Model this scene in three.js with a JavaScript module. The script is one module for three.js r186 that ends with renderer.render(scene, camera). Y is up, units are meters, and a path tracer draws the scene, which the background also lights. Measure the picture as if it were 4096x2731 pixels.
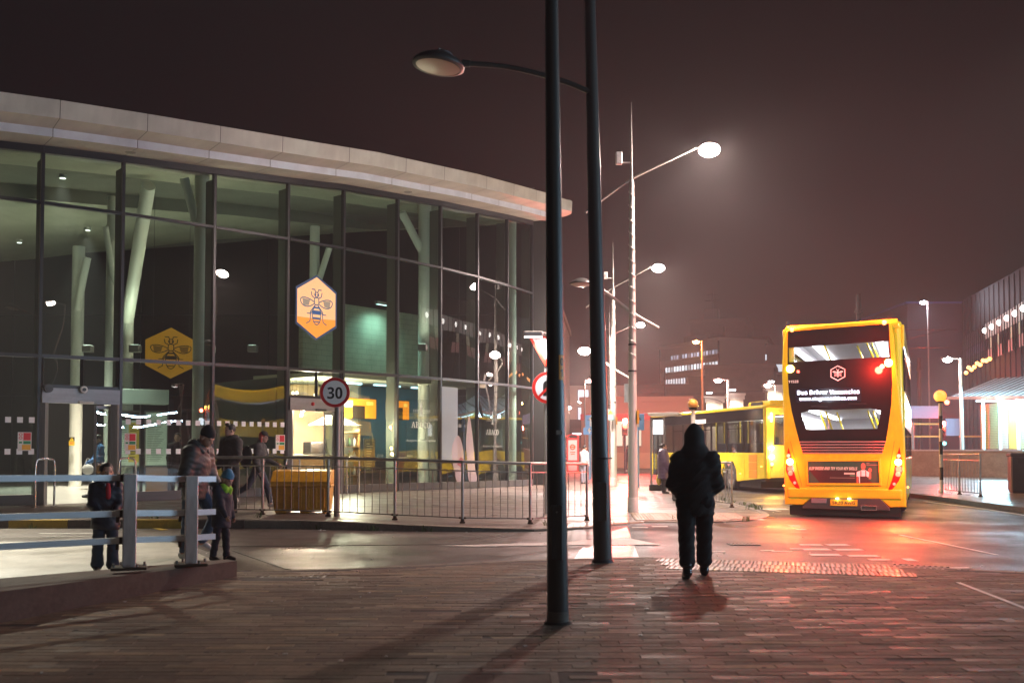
import * as THREE from 'three';
import { RoundedBoxGeometry } from 'three/addons/geometries/RoundedBoxGeometry.js';
import { mergeGeometries } from 'three/addons/utils/BufferGeometryUtils.js';
import { ImprovedNoise } from 'three/addons/math/ImprovedNoise.js';

// ---------- camera, sky, exposure ----------
const F = 3982, CY = 1644.5, PITCH = Math.atan(0.038), EYE = 1.49;
const scene = new THREE.Scene();
const camera = new THREE.PerspectiveCamera(2 * Math.atan(CY / F) * 180 / Math.PI, 4096 / 3289, 0.1, 3000);
camera.position.set(0, EYE, 0);
camera.rotation.x = PITCH;
camera.setViewOffset(4096, 3289, 0, 0, 4096, 2731);
camera.focus = 26; camera.userData.fStop = 2.0;
const renderer = new THREE.WebGLRenderer();
renderer.toneMapping = THREE.LinearToneMapping;
renderer.toneMappingExposure = 0.88;
renderer.shadowMap.enabled = true;
{ // overcast city night: a dim warm-violet sky, slightly brighter towards the horizon
  const w = 256, h = 128, d = new Float32Array(w * h * 4), nz = new ImprovedNoise();
  for (let y = 0; y < h; y++) for (let x = 0; x < w; x++) {
    const up = Math.max(0, ((y + 0.5) / h - 0.5) * 2), el = ((y + 0.5) / h - 0.5) * Math.PI, az = (x + 0.5) / w * 2 * Math.PI, cx = Math.cos(el) * Math.cos(az), cy = Math.sin(el), cz = Math.cos(el) * Math.sin(az), k = (1 + 0.5 * Math.pow(1 - up, 3)) * (1 + 0.38 * nz.noise(cx * 2.3 + 5, cy * 5 + 2, cz * 2.3 + 9) + 0.22 * nz.noise(cx * 5.1 + 1, cy * 11, cz * 5.1 + 3)), i = (y * w + x) * 4;
    d[i] = 0.0026 * k; d[i + 1] = 0.0021 * k; d[i + 2] = 0.0026 * k; d[i + 3] = 1;
  }
  const t = new THREE.DataTexture(d, w, h, THREE.RGBAFormat, THREE.FloatType);
  t.mapping = THREE.EquirectangularReflectionMapping; t.magFilter = THREE.LinearFilter; t.needsUpdate = true;
  scene.background = t; scene.environment = t;
}
const moon = new THREE.DirectionalLight(new THREE.Color(0.9, 0.8, 0.85), 0.02);
moon.position.set(20, 60, 10); moon.castShadow = true; moon.shadow.radius = 40; moon.name = 'night_sky_glow';
Object.assign(moon.shadow.camera, { left: -60, right: 60, top: 60, bottom: -60, far: 200 });
scene.add(moon);
scene.fog = new THREE.FogExp2(new THREE.Color(1.0, 0.95, 0.95), 0.0018);

// ---------- helpers ----------
let seed = 12345;
const rnd = () => { seed = (seed + 0x6D2B79F5) | 0; let t = Math.imul(seed ^ (seed >>> 15), 1 | seed); t = (t + Math.imul(t ^ (t >>> 7), 61 | t)) ^ t; return ((t ^ (t >>> 14)) >>> 0) / 4294967296; };
const rr = (a, b) => a + (b - a) * rnd();
const lerp = (a, b, t) => a + (b - a) * t, clamp = (x, a = 0, b = 1) => Math.min(b, Math.max(a, x)), sstep = (a, b, x) => { const t = clamp((x - a) / (b - a)); return t * t * (3 - 2 * t); };
const V = (x, y, z) => new THREE.Vector3(x, y, z);
const CP = Math.cos(PITCH), SP = Math.sin(PITCH);
function slope(px, py) { const t = (CY - py) / F, fz = CP - t * SP; return [(px - 2048) / F / fz, (t * CP + SP) / fz]; }
const at = (px, py, d) => { const [a, b] = slope(px, py); return V(a * d, EYE + b * d, -d); };
const gnd = (px, py, y = 0) => { const b = slope(px, py)[1]; return at(px, py, (y - EYE) / b); };
const used = {};
function numbered(n) { const k = used[n] = (used[n] ?? -1) + 1; return k ? n + '_' + String(k).padStart(3, '0') : n; }
function tag(o, label, category, group) { o.userData.label = label; o.userData.category = category; if (group) o.userData.group = group; return o; }
function thing(name, label, category, p = [0, 0, 0], ry = 0, group) {
  const o = new THREE.Group(); o.name = numbered(name); o.position.set(p.x ?? p[0], p.y ?? p[1], p.z ?? p[2]); o.rotation.y = ry; scene.add(o);
  return tag(o, label, category, group);
}
function part(name, g, m, parent) {
  g = Array.isArray(g) ? mg(g) : g;
  const o = new THREE.Mesh(g, m); o.name = parent === scene || !parent ? numbered(name) : name; o.castShadow = o.receiveShadow = true; (parent || scene).add(o); return o;
}
function struct(name, g, m) { const o = part(name, g, m, scene); o.userData.kind = 'structure'; return o; }
function copy(o, p, ry, label) { const c = o.clone(); c.name = numbered(o.name.replace(/_\d{3}$/, '')); scene.add(c); c.position.set(p.x ?? p[0], p.y ?? p[1], p.z ?? p[2]); if (ry !== undefined) c.rotation.y = ry; c.userData = { ...o.userData }; if (label) c.userData.label = label; return c; }
const plain = (g) => { g = g.index ? g.toNonIndexed() : g; for (const k of Object.keys(g.attributes)) if (!['position', 'normal', 'uv'].includes(k)) g.deleteAttribute(k); if (!g.attributes.normal) g.computeVertexNormals(); if (!g.attributes.uv) g.setAttribute('uv', new THREE.BufferAttribute(new Float32Array(g.attributes.position.count * 2), 2)); g.morphAttributes = {}; g.groups = []; return g; };
const mg = (a) => a.length === 1 ? a[0] : mergeGeometries(a.map(plain));
function boxUV(g, s = 1, ox = 0, oy = 0) { // uv in metres by the dominant normal
  g = plain(g); const p = g.attributes.position, n = g.attributes.normal, u = g.attributes.uv;
  for (let i = 0; i < p.count; i++) { const a = Math.abs(n.getX(i)), b = Math.abs(n.getY(i)), c = Math.abs(n.getZ(i)); const x = p.getX(i), y = p.getY(i), z = p.getZ(i); const q = b >= a && b >= c ? [x, z] : a >= c ? [z, y] : [x, y]; u.setXY(i, (q[0] + ox) / s, (q[1] + oy) / s); }
  return g;
}
const box = (w, h, d, x = 0, y = 0, z = 0, ry = 0, rx = 0, rz = 0) => { const g = new THREE.BoxGeometry(w, h, d); if (rx) g.rotateX(rx); if (rz) g.rotateZ(rz); if (ry) g.rotateY(ry); return g.translate(x, y, z); };
const rbox = (w, h, d, r, x = 0, y = 0, z = 0, ry = 0) => { const g = new RoundedBoxGeometry(w, h, d, 2, Math.min(r, w / 2.01, h / 2.01, d / 2.01)); if (ry) g.rotateY(ry); return g.translate(x, y, z); };
const cyl = (r1, r2, h, x = 0, y = 0, z = 0, n = 20) => new THREE.CylinderGeometry(r2, r1, h, n).translate(x, y + h / 2, z); // r1 at the base
const disc = (r, t, n = 40) => new THREE.CylinderGeometry(r, r, t, n).rotateX(Math.PI / 2);
const sph = (r, x = 0, y = 0, z = 0, sx = 1, sy = 1, sz = 1, n = 14) => new THREE.SphereGeometry(r, n, Math.ceil(n * 0.7)).scale(sx, sy, sz).translate(x, y, z);
function bar(a, b, w, h = w) { // rectangular bar between two points, h upright
  const d = b.clone().sub(a), L = d.length(), g = new THREE.BoxGeometry(w, h, L), m = new THREE.Matrix4().lookAt(a, b, Math.abs(d.y) > 0.98 * L ? V(1, 0, 0) : V(0, 1, 0));
  return g.applyMatrix4(m).translate((a.x + b.x) / 2, (a.y + b.y) / 2, (a.z + b.z) / 2);
}
function rod(a, b, r1, r2 = r1, n = 10) { const d = b.clone().sub(a), L = d.length(), g = new THREE.CylinderGeometry(r2, r1, L, n); g.applyQuaternion(new THREE.Quaternion().setFromUnitVectors(V(0, 1, 0), d.normalize())); return g.translate((a.x + b.x) / 2, (a.y + b.y) / 2, (a.z + b.z) / 2); }
const tube = (pts, r, seg = 40, n = 8, closed = false) => new THREE.TubeGeometry(new THREE.CatmullRomCurve3(pts, closed), seg, r, n, closed);
const poly = (pts, holes = []) => { const s = new THREE.Shape(pts.map((p) => new THREE.Vector2(p[0], p[1]))); s.holes = holes.map((h) => new THREE.Path(h.map((p) => new THREE.Vector2(p[0], p[1])))); return s; };
const ext = (shape, t, bevel = 0) => new THREE.ExtrudeGeometry(shape, { depth: t - 2 * bevel, bevelEnabled: bevel > 0, bevelSize: bevel, bevelThickness: bevel, bevelOffset: -bevel, bevelSegments: 1, curveSegments: 14 }).translate(0, 0, bevel);
const slab = (pts, y0, y1) => ext(poly(pts.map(([x, z]) => [x, -z])), y1 - y0).rotateX(-Math.PI / 2).translate(0, y0, 0); // plan polygon (x, z) to a prism
function loftStrip(A, B, uvs = 1) { // quad strip between two polylines of Vector3
  const p = [], u = []; let s = 0;
  for (let i = 0; i < A.length - 1; i++) {
    const l = A[i].distanceTo(A[i + 1]), w = A[i].distanceTo(B[i]);
    p.push(...A[i].toArray(), ...A[i + 1].toArray(), ...B[i].toArray(), ...A[i + 1].toArray(), ...B[i + 1].toArray(), ...B[i].toArray());
    u.push(s, 0, s + l, 0, s, w, s + l, 0, s + l, w, s, w); s += l;
  }
  const g = new THREE.BufferGeometry(); g.setAttribute('position', new THREE.Float32BufferAttribute(p, 3)); g.setAttribute('uv', new THREE.Float32BufferAttribute(u.map((x) => x / uvs), 2)); g.computeVertexNormals(); return g;
}
// ---------- textures ----------
const pn = new ImprovedNoise();
function fbm(x, y, per, oct = 4, z = 0) { // tileable over per
  let s = 0, a = 1, t = 0, f = 1;
  for (let o = 0; o < oct; o++) {
    const X = x * f, Y = y * f, P = per * f, ux = (((x / per) % 1) + 1) % 1, uy = (((y / per) % 1) + 1) % 1;
    const n = (dx, dy) => pn.noise(X - dx * P + 200, Y - dy * P + 200, z + o * 7.3);
    s += a * (n(0, 0) * (1 - ux) * (1 - uy) + n(1, 0) * ux * (1 - uy) + n(0, 1) * (1 - ux) * uy + n(1, 1) * ux * uy); t += a; a *= 0.5; f *= 2;
  }
  return s / t;
}
function dtex(n, fn, srgb = false, rep = 1) { // fn(u, v) -> [r, g, b] in 0..1
  const d = new Uint8Array(n * n * 4);
  for (let y = 0; y < n; y++) for (let x = 0; x < n; x++) { const c = fn(x / n, y / n, x, y), i = (y * n + x) * 4; for (let k = 0; k < 3; k++) d[i + k] = clamp(c[k] ?? c[0]) * 255; d[i + 3] = 255; }
  const t = new THREE.DataTexture(d, n, n); t.wrapS = t.wrapT = THREE.RepeatWrapping; t.magFilter = THREE.LinearFilter; t.repeat.set(rep, rep); if (srgb) t.colorSpace = THREE.SRGBColorSpace; t.needsUpdate = true; return t;
}
function ctex(w, h, draw) { const c = document.createElement('canvas'); c.width = w; c.height = h; const x = c.getContext('2d'); draw(x, w, h); const t = new THREE.CanvasTexture(c); t.colorSpace = THREE.SRGBColorSpace; return t; }
const grain = new Float32Array(512 * 512).map(() => rnd());
const gr = (x, y) => grain[(y & 511) * 512 + (x & 511)];
const tAsphalt = dtex(1024, (u, v, x, y) => { const a = fbm(u * 6, v * 6, 6, 4), b = gr(x, y), c = gr(x >> 1, y >> 1), k = 0.62 + 0.5 * a + (b - 0.5) * 0.34 + (c - 0.5) * 0.3 + (b > 0.985 ? 0.4 : 0); return [k, k * 0.97, k * 0.95]; });
const tAsphaltB = dtex(512, (u, v, x, y) => [0.5 + 0.35 * (gr(x, y) - 0.5) + 0.35 * (gr(x >> 1, y >> 1) - 0.5) + 0.3 * fbm(u * 24, v * 24, 24, 2)]);
const tWet = dtex(512, (u, v, x, y) => { const a = fbm(u * 5, v * 5, 5, 5, 3), b = fbm(u * 11, v * 11, 11, 3, 9); return [clamp(0.6 + 0.75 * a + 0.28 * b + 0.12 * (gr(x, y) - 0.5))]; });
const tRough = dtex(256, (u, v, x, y) => [clamp(0.78 + 0.5 * fbm(u * 4, v * 4, 4, 4, 33) + 0.1 * (gr(x, y) - 0.5))]);
const tStone = dtex(512, (u, v, x, y) => { const a = fbm(u * 5, v * 5, 5, 5, 1), b = fbm(u * 20, v * 20, 20, 3, 5), k = 0.68 + 0.42 * a + 0.28 * b + (gr(x, y) - 0.5) * 0.22; return [k, k * 0.985, k * 0.96]; });
const tGrime = dtex(512, (u, v, x, y) => { const a = fbm(u * 3, v * 3, 3, 5, 21), b = fbm(u * 16, v * 4, 4, 3, 11), k = 0.84 + 0.3 * a + 0.16 * b + (gr(x, y) - 0.5) * 0.07; return [k, k, k * 0.98]; });
const tCloth = dtex(256, (u, v, x, y) => { const k = 0.75 + 0.3 * fbm(u * 6, v * 6, 6, 4, 2) + 0.2 * (gr(x, y) - 0.5); return [k]; });
const rep = (t, s) => { const c = t.clone(); c.repeat.set(1 / s, 1 / s); c.needsUpdate = true; return c; };
// ---------- materials ----------
const C = (r, g, b) => new THREE.Color(r, g ?? r, b ?? r);
const M = (c, rough = 0.6, metal = 0, o = {}) => new THREE.MeshPhysicalMaterial({ color: Array.isArray(c) ? C(...c) : C(c), roughness: rough, metalness: metal, ...o });
const glow = (c, k, base = 0.6) => new THREE.MeshStandardMaterial({ color: C(base), emissive: C(...c), emissiveIntensity: k, roughness: 0.5 });
const m = {
  asphalt: M([0.05, 0.047, 0.047], 0.85, 0, { specularIntensity: 0.5, map: rep(tAsphalt, 1.7), bumpMap: rep(tAsphaltB, 0.8), bumpScale: 0.004, roughnessMap: rep(tWet, 9) }),
  lane: M([0.135, 0.11, 0.093], 0.8, 0, { map: rep(tAsphalt, 1.9), bumpMap: rep(tAsphaltB, 0.8), bumpScale: 0.002, roughnessMap: rep(tWet, 7) }),
  concreteApron: M([0.48, 0.46, 0.39], 0.85, 0, { map: rep(tStone, 2.3), roughnessMap: rep(tWet, 6) }),
  mortar: M([0.06, 0.05, 0.045], 0.9, 0, { map: rep(tStone, 1) }),
  kerb: M([0.3, 0.27, 0.22], 0.8, 0, { map: rep(tStone, 0.9), bumpMap: rep(tStone, 0.4), bumpScale: 0.006 }),
  flag: M([0.26, 0.215, 0.185], 0.62, 0, { map: rep(tStone, 1.5), roughnessMap: rep(tWet, 5) }),
  white: M([0.72, 0.7, 0.66], 0.6, 0, { map: rep(tGrime, 1.2) }), yellowPaint: M([0.62, 0.4, 0.03], 0.6, 0, { map: rep(tStone, 0.8) }),
  plinth: M([0.13, 0.095, 0.075], 0.85, 0, { map: rep(tStone, 1.1), bumpMap: rep(tStone, 0.5), bumpScale: 0.006 }),
  galv: M([0.5, 0.49, 0.47], 0.42, 0.75, { map: rep(tGrime, 0.7) }), galvDull: M([0.3, 0.29, 0.27], 0.6, 0.35, { map: rep(tGrime, 0.5) }),
  rust: M([0.1, 0.065, 0.04], 0.85, 0.2, { map: rep(tStone, 0.3) }),
  pole: M([0.075, 0.073, 0.07], 0.42, 0.2, { map: rep(tGrime, 0.9) }), poleBase: M([0.2, 0.18, 0.16], 0.7, 0, { map: rep(tStone, 0.5) }),
  mast: M([0.52, 0.5, 0.45], 0.5, 0.1, { map: rep(tGrime, 0.8) }), black: M(0.012, 0.4), rubber: M(0.014, 0.8), dark: M([0.022, 0.023, 0.026], 0.5),
  frame: M([0.014, 0.016, 0.02], 0.4, 0.2), fin: M([0.11, 0.12, 0.1], 0.5, 0.1), doorGrey: M([0.3, 0.3, 0.31], 0.45, 0.35, { map: rep(tGrime, 1) }),
  roofPanel: M([0.62, 0.64, 0.57], 0.55, 0, { map: rep(tGrime, 2.3) }), soffit: M([0.5, 0.47, 0.42], 0.6, 0, { map: rep(tGrime, 3) }), riser: M([0.62, 0.7, 0.8], 0.45, 0, { map: rep(tGrime, 2.5) }),  // riser: bluish tint stands in for cool light on the band
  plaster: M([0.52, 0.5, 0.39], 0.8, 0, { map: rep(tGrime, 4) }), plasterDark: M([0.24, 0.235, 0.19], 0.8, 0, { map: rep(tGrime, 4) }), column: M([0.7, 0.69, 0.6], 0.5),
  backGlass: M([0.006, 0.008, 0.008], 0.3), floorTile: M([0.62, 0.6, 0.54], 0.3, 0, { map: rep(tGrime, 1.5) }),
  glass: M([0.38, 0.49, 0.475], 0, 0, { transmission: 1, thickness: 0, ior: 1.9 }), busGlass: M([0.66, 0.68, 0.68], 0, 0, { transmission: 1, thickness: 0, ior: 1.8 }), clearGlass: M([0.95, 0.97, 0.97], 0, 0, { transmission: 1, thickness: 0, ior: 1.5 }),
  busYellow: M([0.9, 0.67, 0.018], 0.28, 0, { map: rep(tGrime, 1.3), clearcoat: 0.6, clearcoatRoughness: 0.12 }), busBlack: M([0.014, 0.011, 0.012], 0.12), busGrey: M([0.05, 0.045, 0.045], 0.5), rubberTyre: M([0.016, 0.015, 0.015], 0.75),
  steel: M([0.62, 0.6, 0.58], 0.25, 0.9), skin: M([0.45, 0.26, 0.18], 0.55), red: M([0.6, 0.02, 0.02], 0.4), wood: M([0.42, 0.22, 0.08], 0.5, 0, { map: rep(tStone, 1.2) }),
  brick: M([0.34, 0.24, 0.18], 0.85, 0, { map: rep(tStone, 2) }), brickDark: M([0.16, 0.1, 0.085], 0.9, 0, { map: rep(tStone, 3) }), stoneWall: M([0.45, 0.36, 0.26], 0.85, 0, { map: rep(tStone, 2.5) }),
  plinthGrey: M([0.075, 0.078, 0.085], 0.5, 0.2, { map: rep(tGrime, 1) }),
  grass: M([0.06, 0.1, 0.02], 0.8, 0, { side: THREE.DoubleSide }),
};
const pointAt = (name, p, c, I, soft = 3, parent = scene) => { const l = new THREE.PointLight(C(...c), I); l.position.copy(p); l.castShadow = true; l.shadow.radius = soft; l.name = name; parent.add(l); return l; };
const spotAt = (name, p, to, c, I, ang = 1.2, pen = 0.6, soft = 4, parent = scene) => { const l = new THREE.SpotLight(C(...c), I, 0, ang, pen); l.position.copy(p); l.target.position.copy(to); l.castShadow = true; l.shadow.radius = soft; l.name = name; parent.add(l); parent.add(l.target); l.target.name = name + '_target'; return l; };
// ---------- ground ----------
const pav = (x) => lerp(0.16, 0.02, sstep(-4.5, 2.4, x)); // station pavement falls to a dropped kerb on the right
struct('road', boxUV(slab([[-160, 60], [160, 60], [160, -260], [-160, -260]], -0.3, 0)), m.asphalt);
const edgeBack = [[900, 2287], [1274, 2282], [1580, 2269], [2050, 2246], [2376, 2236], [2560, 2233]].map(([x, y]) => gnd(x, y));
const laneFront = edgeBack.map((p) => [p.x, p.z - 0.02]);
// smoother brown tarmac of the bus lane in front of the station
struct('bus_lane', boxUV(slab([[-30, -11.2], [-3.4, -11.6], ...laneFront.slice(0, 5), [gnd(2440, 2170).x, gnd(2440, 2170).z], [1.8, -17.9], [0, -18.3], [-8, -18.75], [-30, -18.75]], 0.001, 0.005)), m.lane);
struct('concrete_apron', boxUV(slab([[-30, -11.3], [-5.2, -10.6], [-3.9, -13.2], [-5.4, -15.9], [-30, -16.9]], 0.004, 0.009)), m.concreteApron);
{ const a = (x, y) => { const p = gnd(x, y); return [p.x, p.z]; };
  struct('concrete_patch', boxUV(slab([a(2400, 2140), a(2508, 2110), a(2556, 2231), a(2376, 2236), a(2300, 2236), a(2330, 2190)], 0.005, 0.01)), M([0.34, 0.29, 0.25], 0.6, 0, { map: rep(tStone, 1.2), roughnessMap: rep(tWet, 3) })); }
// ---------- plaza of long block pavers ----------
const plaza = new THREE.Group(); plaza.name = 'plaza_paving'; plaza.userData.kind = 'structure'; scene.add(plaza);
const zBack = (x) => { const q = [...edgeBack.map((p) => [p.x, p.z]), [2.2, -13.55], [4.95, -12.75], [5.6, -12.3], [9, -10.6]]; for (let i = 0; i < q.length - 1; i++) if (x < q[i + 1][0]) return lerp(q[i][1], q[i + 1][1], clamp((x - q[i][0]) / (q[i + 1][0] - q[i][0]))); return q[q.length - 1][1]; };
{
  const out = []; for (let x = -8; x <= 9; x += 0.25) out.push([x, Math.max(zBack(x), x < -3.3 ? -11.2 : -99)]);
  part('bedding', boxUV(slab([[-8, 4], ...out, [9, 4]], 0.003, 0.0175)), m.mortar, plaza);
  const tones = [[0.2, 0.155, 0.12], [0.235, 0.182, 0.138], [0.265, 0.207, 0.157], [0.29, 0.23, 0.17], [0.33, 0.262, 0.19], [0.42, 0.33, 0.22]].map((c) => [0, 1].map((k) => M(c, 1, 0, { specularIntensity: 0.4, map: rep(tStone, 0.9), bumpMap: rep(tStone, 0.5), bumpScale: 0.004, roughnessMap: rep(tRough, 2.7 + k) })));
  const L = 0.46, D = 0.105, spec = [];
  function paver(l, d) { // chamfered slab, top at y 0.02
    const a = l / 2 - 0.0016, b = d / 2 - 0.0016, c = 0.0025, y0 = 0.004, y1 = 0.016, y2 = 0.021, P = [], q = (w, x, y, z) => P.push(...w, ...x, ...y, ...w, ...y, ...z);
    const r = (x, z, y) => [[-x, y, z], [x, y, z], [x, y, -z], [-x, y, -z]], A = r(a, b, y0), B = r(a, b, y1), T = r(a - c, b - c, y2);
    for (let i = 0; i < 4; i++) { const j = (i + 1) % 4; q(A[i], A[j], B[j], B[i]); q(B[i], B[j], T[j], T[i]); } q(T[0], T[1], T[2], T[3]);
    const g = new THREE.BufferGeometry(); g.setAttribute('position', new THREE.Float32BufferAttribute(P, 3)); g.computeVertexNormals(); return g;
  }
  const geos = Array.from({ length: 12 }, () => boxUV(paver(L, D), 1, rr(0, 9), rr(0, 9)));
  let row = 0;
  for (let z = -4.8; z > -13.8; z -= D, row++) {
    const off = ((row * 0.37) % 1) * L + rr(-0.04, 0.04);
    for (let x = -7.2 + off; x < 9; x += L) {
      if (z - D / 2 < Math.max(zBack(x - L / 2), zBack(x + L / 2)) + 0.16) continue;
      const front = -3.2 - (z + 11.5) / 3.07 * 1.13; // line of the plinth face
      if (x - L / 2 < front - 0.75) continue;
      if (x > -0.77 && x < 0.53 && z > -6.67 && z < -5.89) continue;                    // inspection cover frame
      if (x > -3.1 && x < -2.2 && z < -11.2 && z > -11.62) continue;
      const inFrame = Math.abs(x) < -z * 0.53 && z < -6.2;
      spec.push({ x, z, inFrame, tone: rnd() < 0.06 ? 5 : clamp(Math.floor(2.4 + 5.5 * (pn.noise(x * 0.9 + 7, z * 0.9 + 3, 4) + 0.45 * pn.noise(x * 2.7, z * 2.7, 8)) + rr(-1.3, 1.3)), 0, 4), g: (rnd() * 12) | 0 });
    }
  }
  const rest = []; let n = 0;
  for (const s of spec) {
    const ry = rr(-0.004, 0.004), rx = rr(-0.004, 0.004), dy = rr(-0.0012, 0.0012) - (rnd() < 0.03 ? 0.003 : 0);
    if (s.inFrame && n < 300) { const o = part('paver', geos[s.g], tones[s.tone][s.g & 1], plaza); o.position.set(s.x, dy, s.z); o.rotation.set(rx, ry, rr(-0.002, 0.002)); n++; } else { const g = geos[s.g].clone().rotateX(rx).translate(s.x, dy, s.z); (rest[s.tone] ??= []).push(g); }
  }
  rest.forEach((r, i) => { part('pavers_beyond', r, tones[i][0], plaza).userData.kind = 'stuff'; });
  // flush edging stones along the lane
  for (let i = 0; i < 26; i++) { const x0 = -3.15 + i * 0.46, x1 = x0 + 0.452; if (x1 > 8.6) break; const z0 = zBack(x0) + 0.08, z1 = zBack(x1) + 0.08; part('edging_stone', boxUV(bar(V(x0, 0.011, z0), V(x1, 0.011, z1), 0.145, 0.016)), m.kerb, plaza); }
}
{ // inspection covers
  const c = thing('inspection_cover', 'recessed paved inspection cover at the bottom edge near the front pole', 'manhole cover', [-0.12, 0.004, -6.28]);
  part('frame', [box(0.84, 0.016, 0.05, 0, 0.008, 0.33), box(0.84, 0.016, 0.05, 0, 0.008, -0.33), box(0.05, 0.016, 0.61, -0.395, 0.008, 0), box(0.05, 0.016, 0.61, 0.395, 0.008, 0)], m.kerb, c);
  for (const s of [-1, 1]) part('infill_panel', boxUV(box(0.362, 0.014, 0.6, s * 0.183, 0.007, 0)), M([0.2, 0.155, 0.12], 0.9, 0, { map: rep(tStone, 0.8) }), c);
  const d = thing('inspection_cover', 'small dark rectangular cover in the paving near the low wall end', 'manhole cover', [gnd(1180, 2308).x, 0.004, gnd(1180, 2308).z]);
  part('frame', [box(0.74, 0.016, 0.03, 0, 0.008, 0.2), box(0.74, 0.016, 0.03, 0, 0.008, -0.2), box(0.03, 0.016, 0.37, -0.355, 0.008, 0), box(0.03, 0.016, 0.37, 0.355, 0.008, 0)], m.galvDull, d);
  part('lid', [box(0.67, 0.012, 0.36, 0, 0.006, 0), ...Array.from({ length: 8 }, (_, i) => box(0.02, 0.004, 0.34, -0.28 + i * 0.08, 0.014, 0))], m.dark, d);
  const e = gnd(2975, 2178), g = thing('drain_grating', 'small iron drain grating in the road ahead of the hooded person', 'drain', [e.x, 0.001, e.z]);
  part('frame', [box(0.46, 0.012, 0.03, 0, 0.005, 0.14), box(0.46, 0.012, 0.03, 0, 0.005, -0.14), box(0.03, 0.012, 0.25, 0.215, 0.005, 0), box(0.03, 0.012, 0.25, -0.215, 0.005, 0)], m.dark, g);
  part('bars', Array.from({ length: 7 }, (_, i) => box(0.025, 0.01, 0.25, -0.17 + i * 0.057, 0.005, 0)), m.galvDull, g);
  const f = gnd(3680, 2272), h = thing('drain_grating', 'wet iron grating at the plaza edge glowing red behind the bus', 'drain', [f.x, 0.001, f.z], -0.5);
  part('frame', [box(0.66, 0.012, 0.03, 0, 0.012, 0.17), box(0.66, 0.012, 0.03, 0, 0.012, -0.17)], m.galvDull, h);
  part('bars', Array.from({ length: 9 }, (_, i) => box(0.03, 0.01, 0.31, -0.28 + i * 0.07, 0.012, 0)), m.galvDull, h);
}
// tactile paving
const tactileDots = []; for (let i = 0; i < 6; i++) for (let j = 0; j < 6; j++) tactileDots.push(new THREE.CylinderGeometry(0.014, 0.02, 0.004, 7).translate(-0.165 + i * 0.066, 0.002, -0.165 + j * 0.066));
const tactileGeo = boxUV(mg([box(0.392, 0.016, 0.392, 0, -0.008, 0), ...tactileDots]));
const mTactile = [[0.34, 0.27, 0.2], [0.38, 0.3, 0.22]].map((c) => M(c, 0.75, 0, { map: rep(tStone, 0.7), roughnessMap: rep(tWet, 2) }));
{
  const t = new THREE.Group(); t.name = 'tactile_paving'; t.userData.kind = 'structure'; scene.add(t);
  for (let i = 0; i < 7; i++) for (let j = 0; j < 3; j++) { const x = 2.12 + i * 0.4, zb = zBack(x) + 0.36 + j * 0.4, o = part('tactile_slab', tactileGeo, mTactile[(i + j) & 1], t); o.position.set(x, 0.026, zb); o.rotation.y = -0.27; }
}
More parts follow.
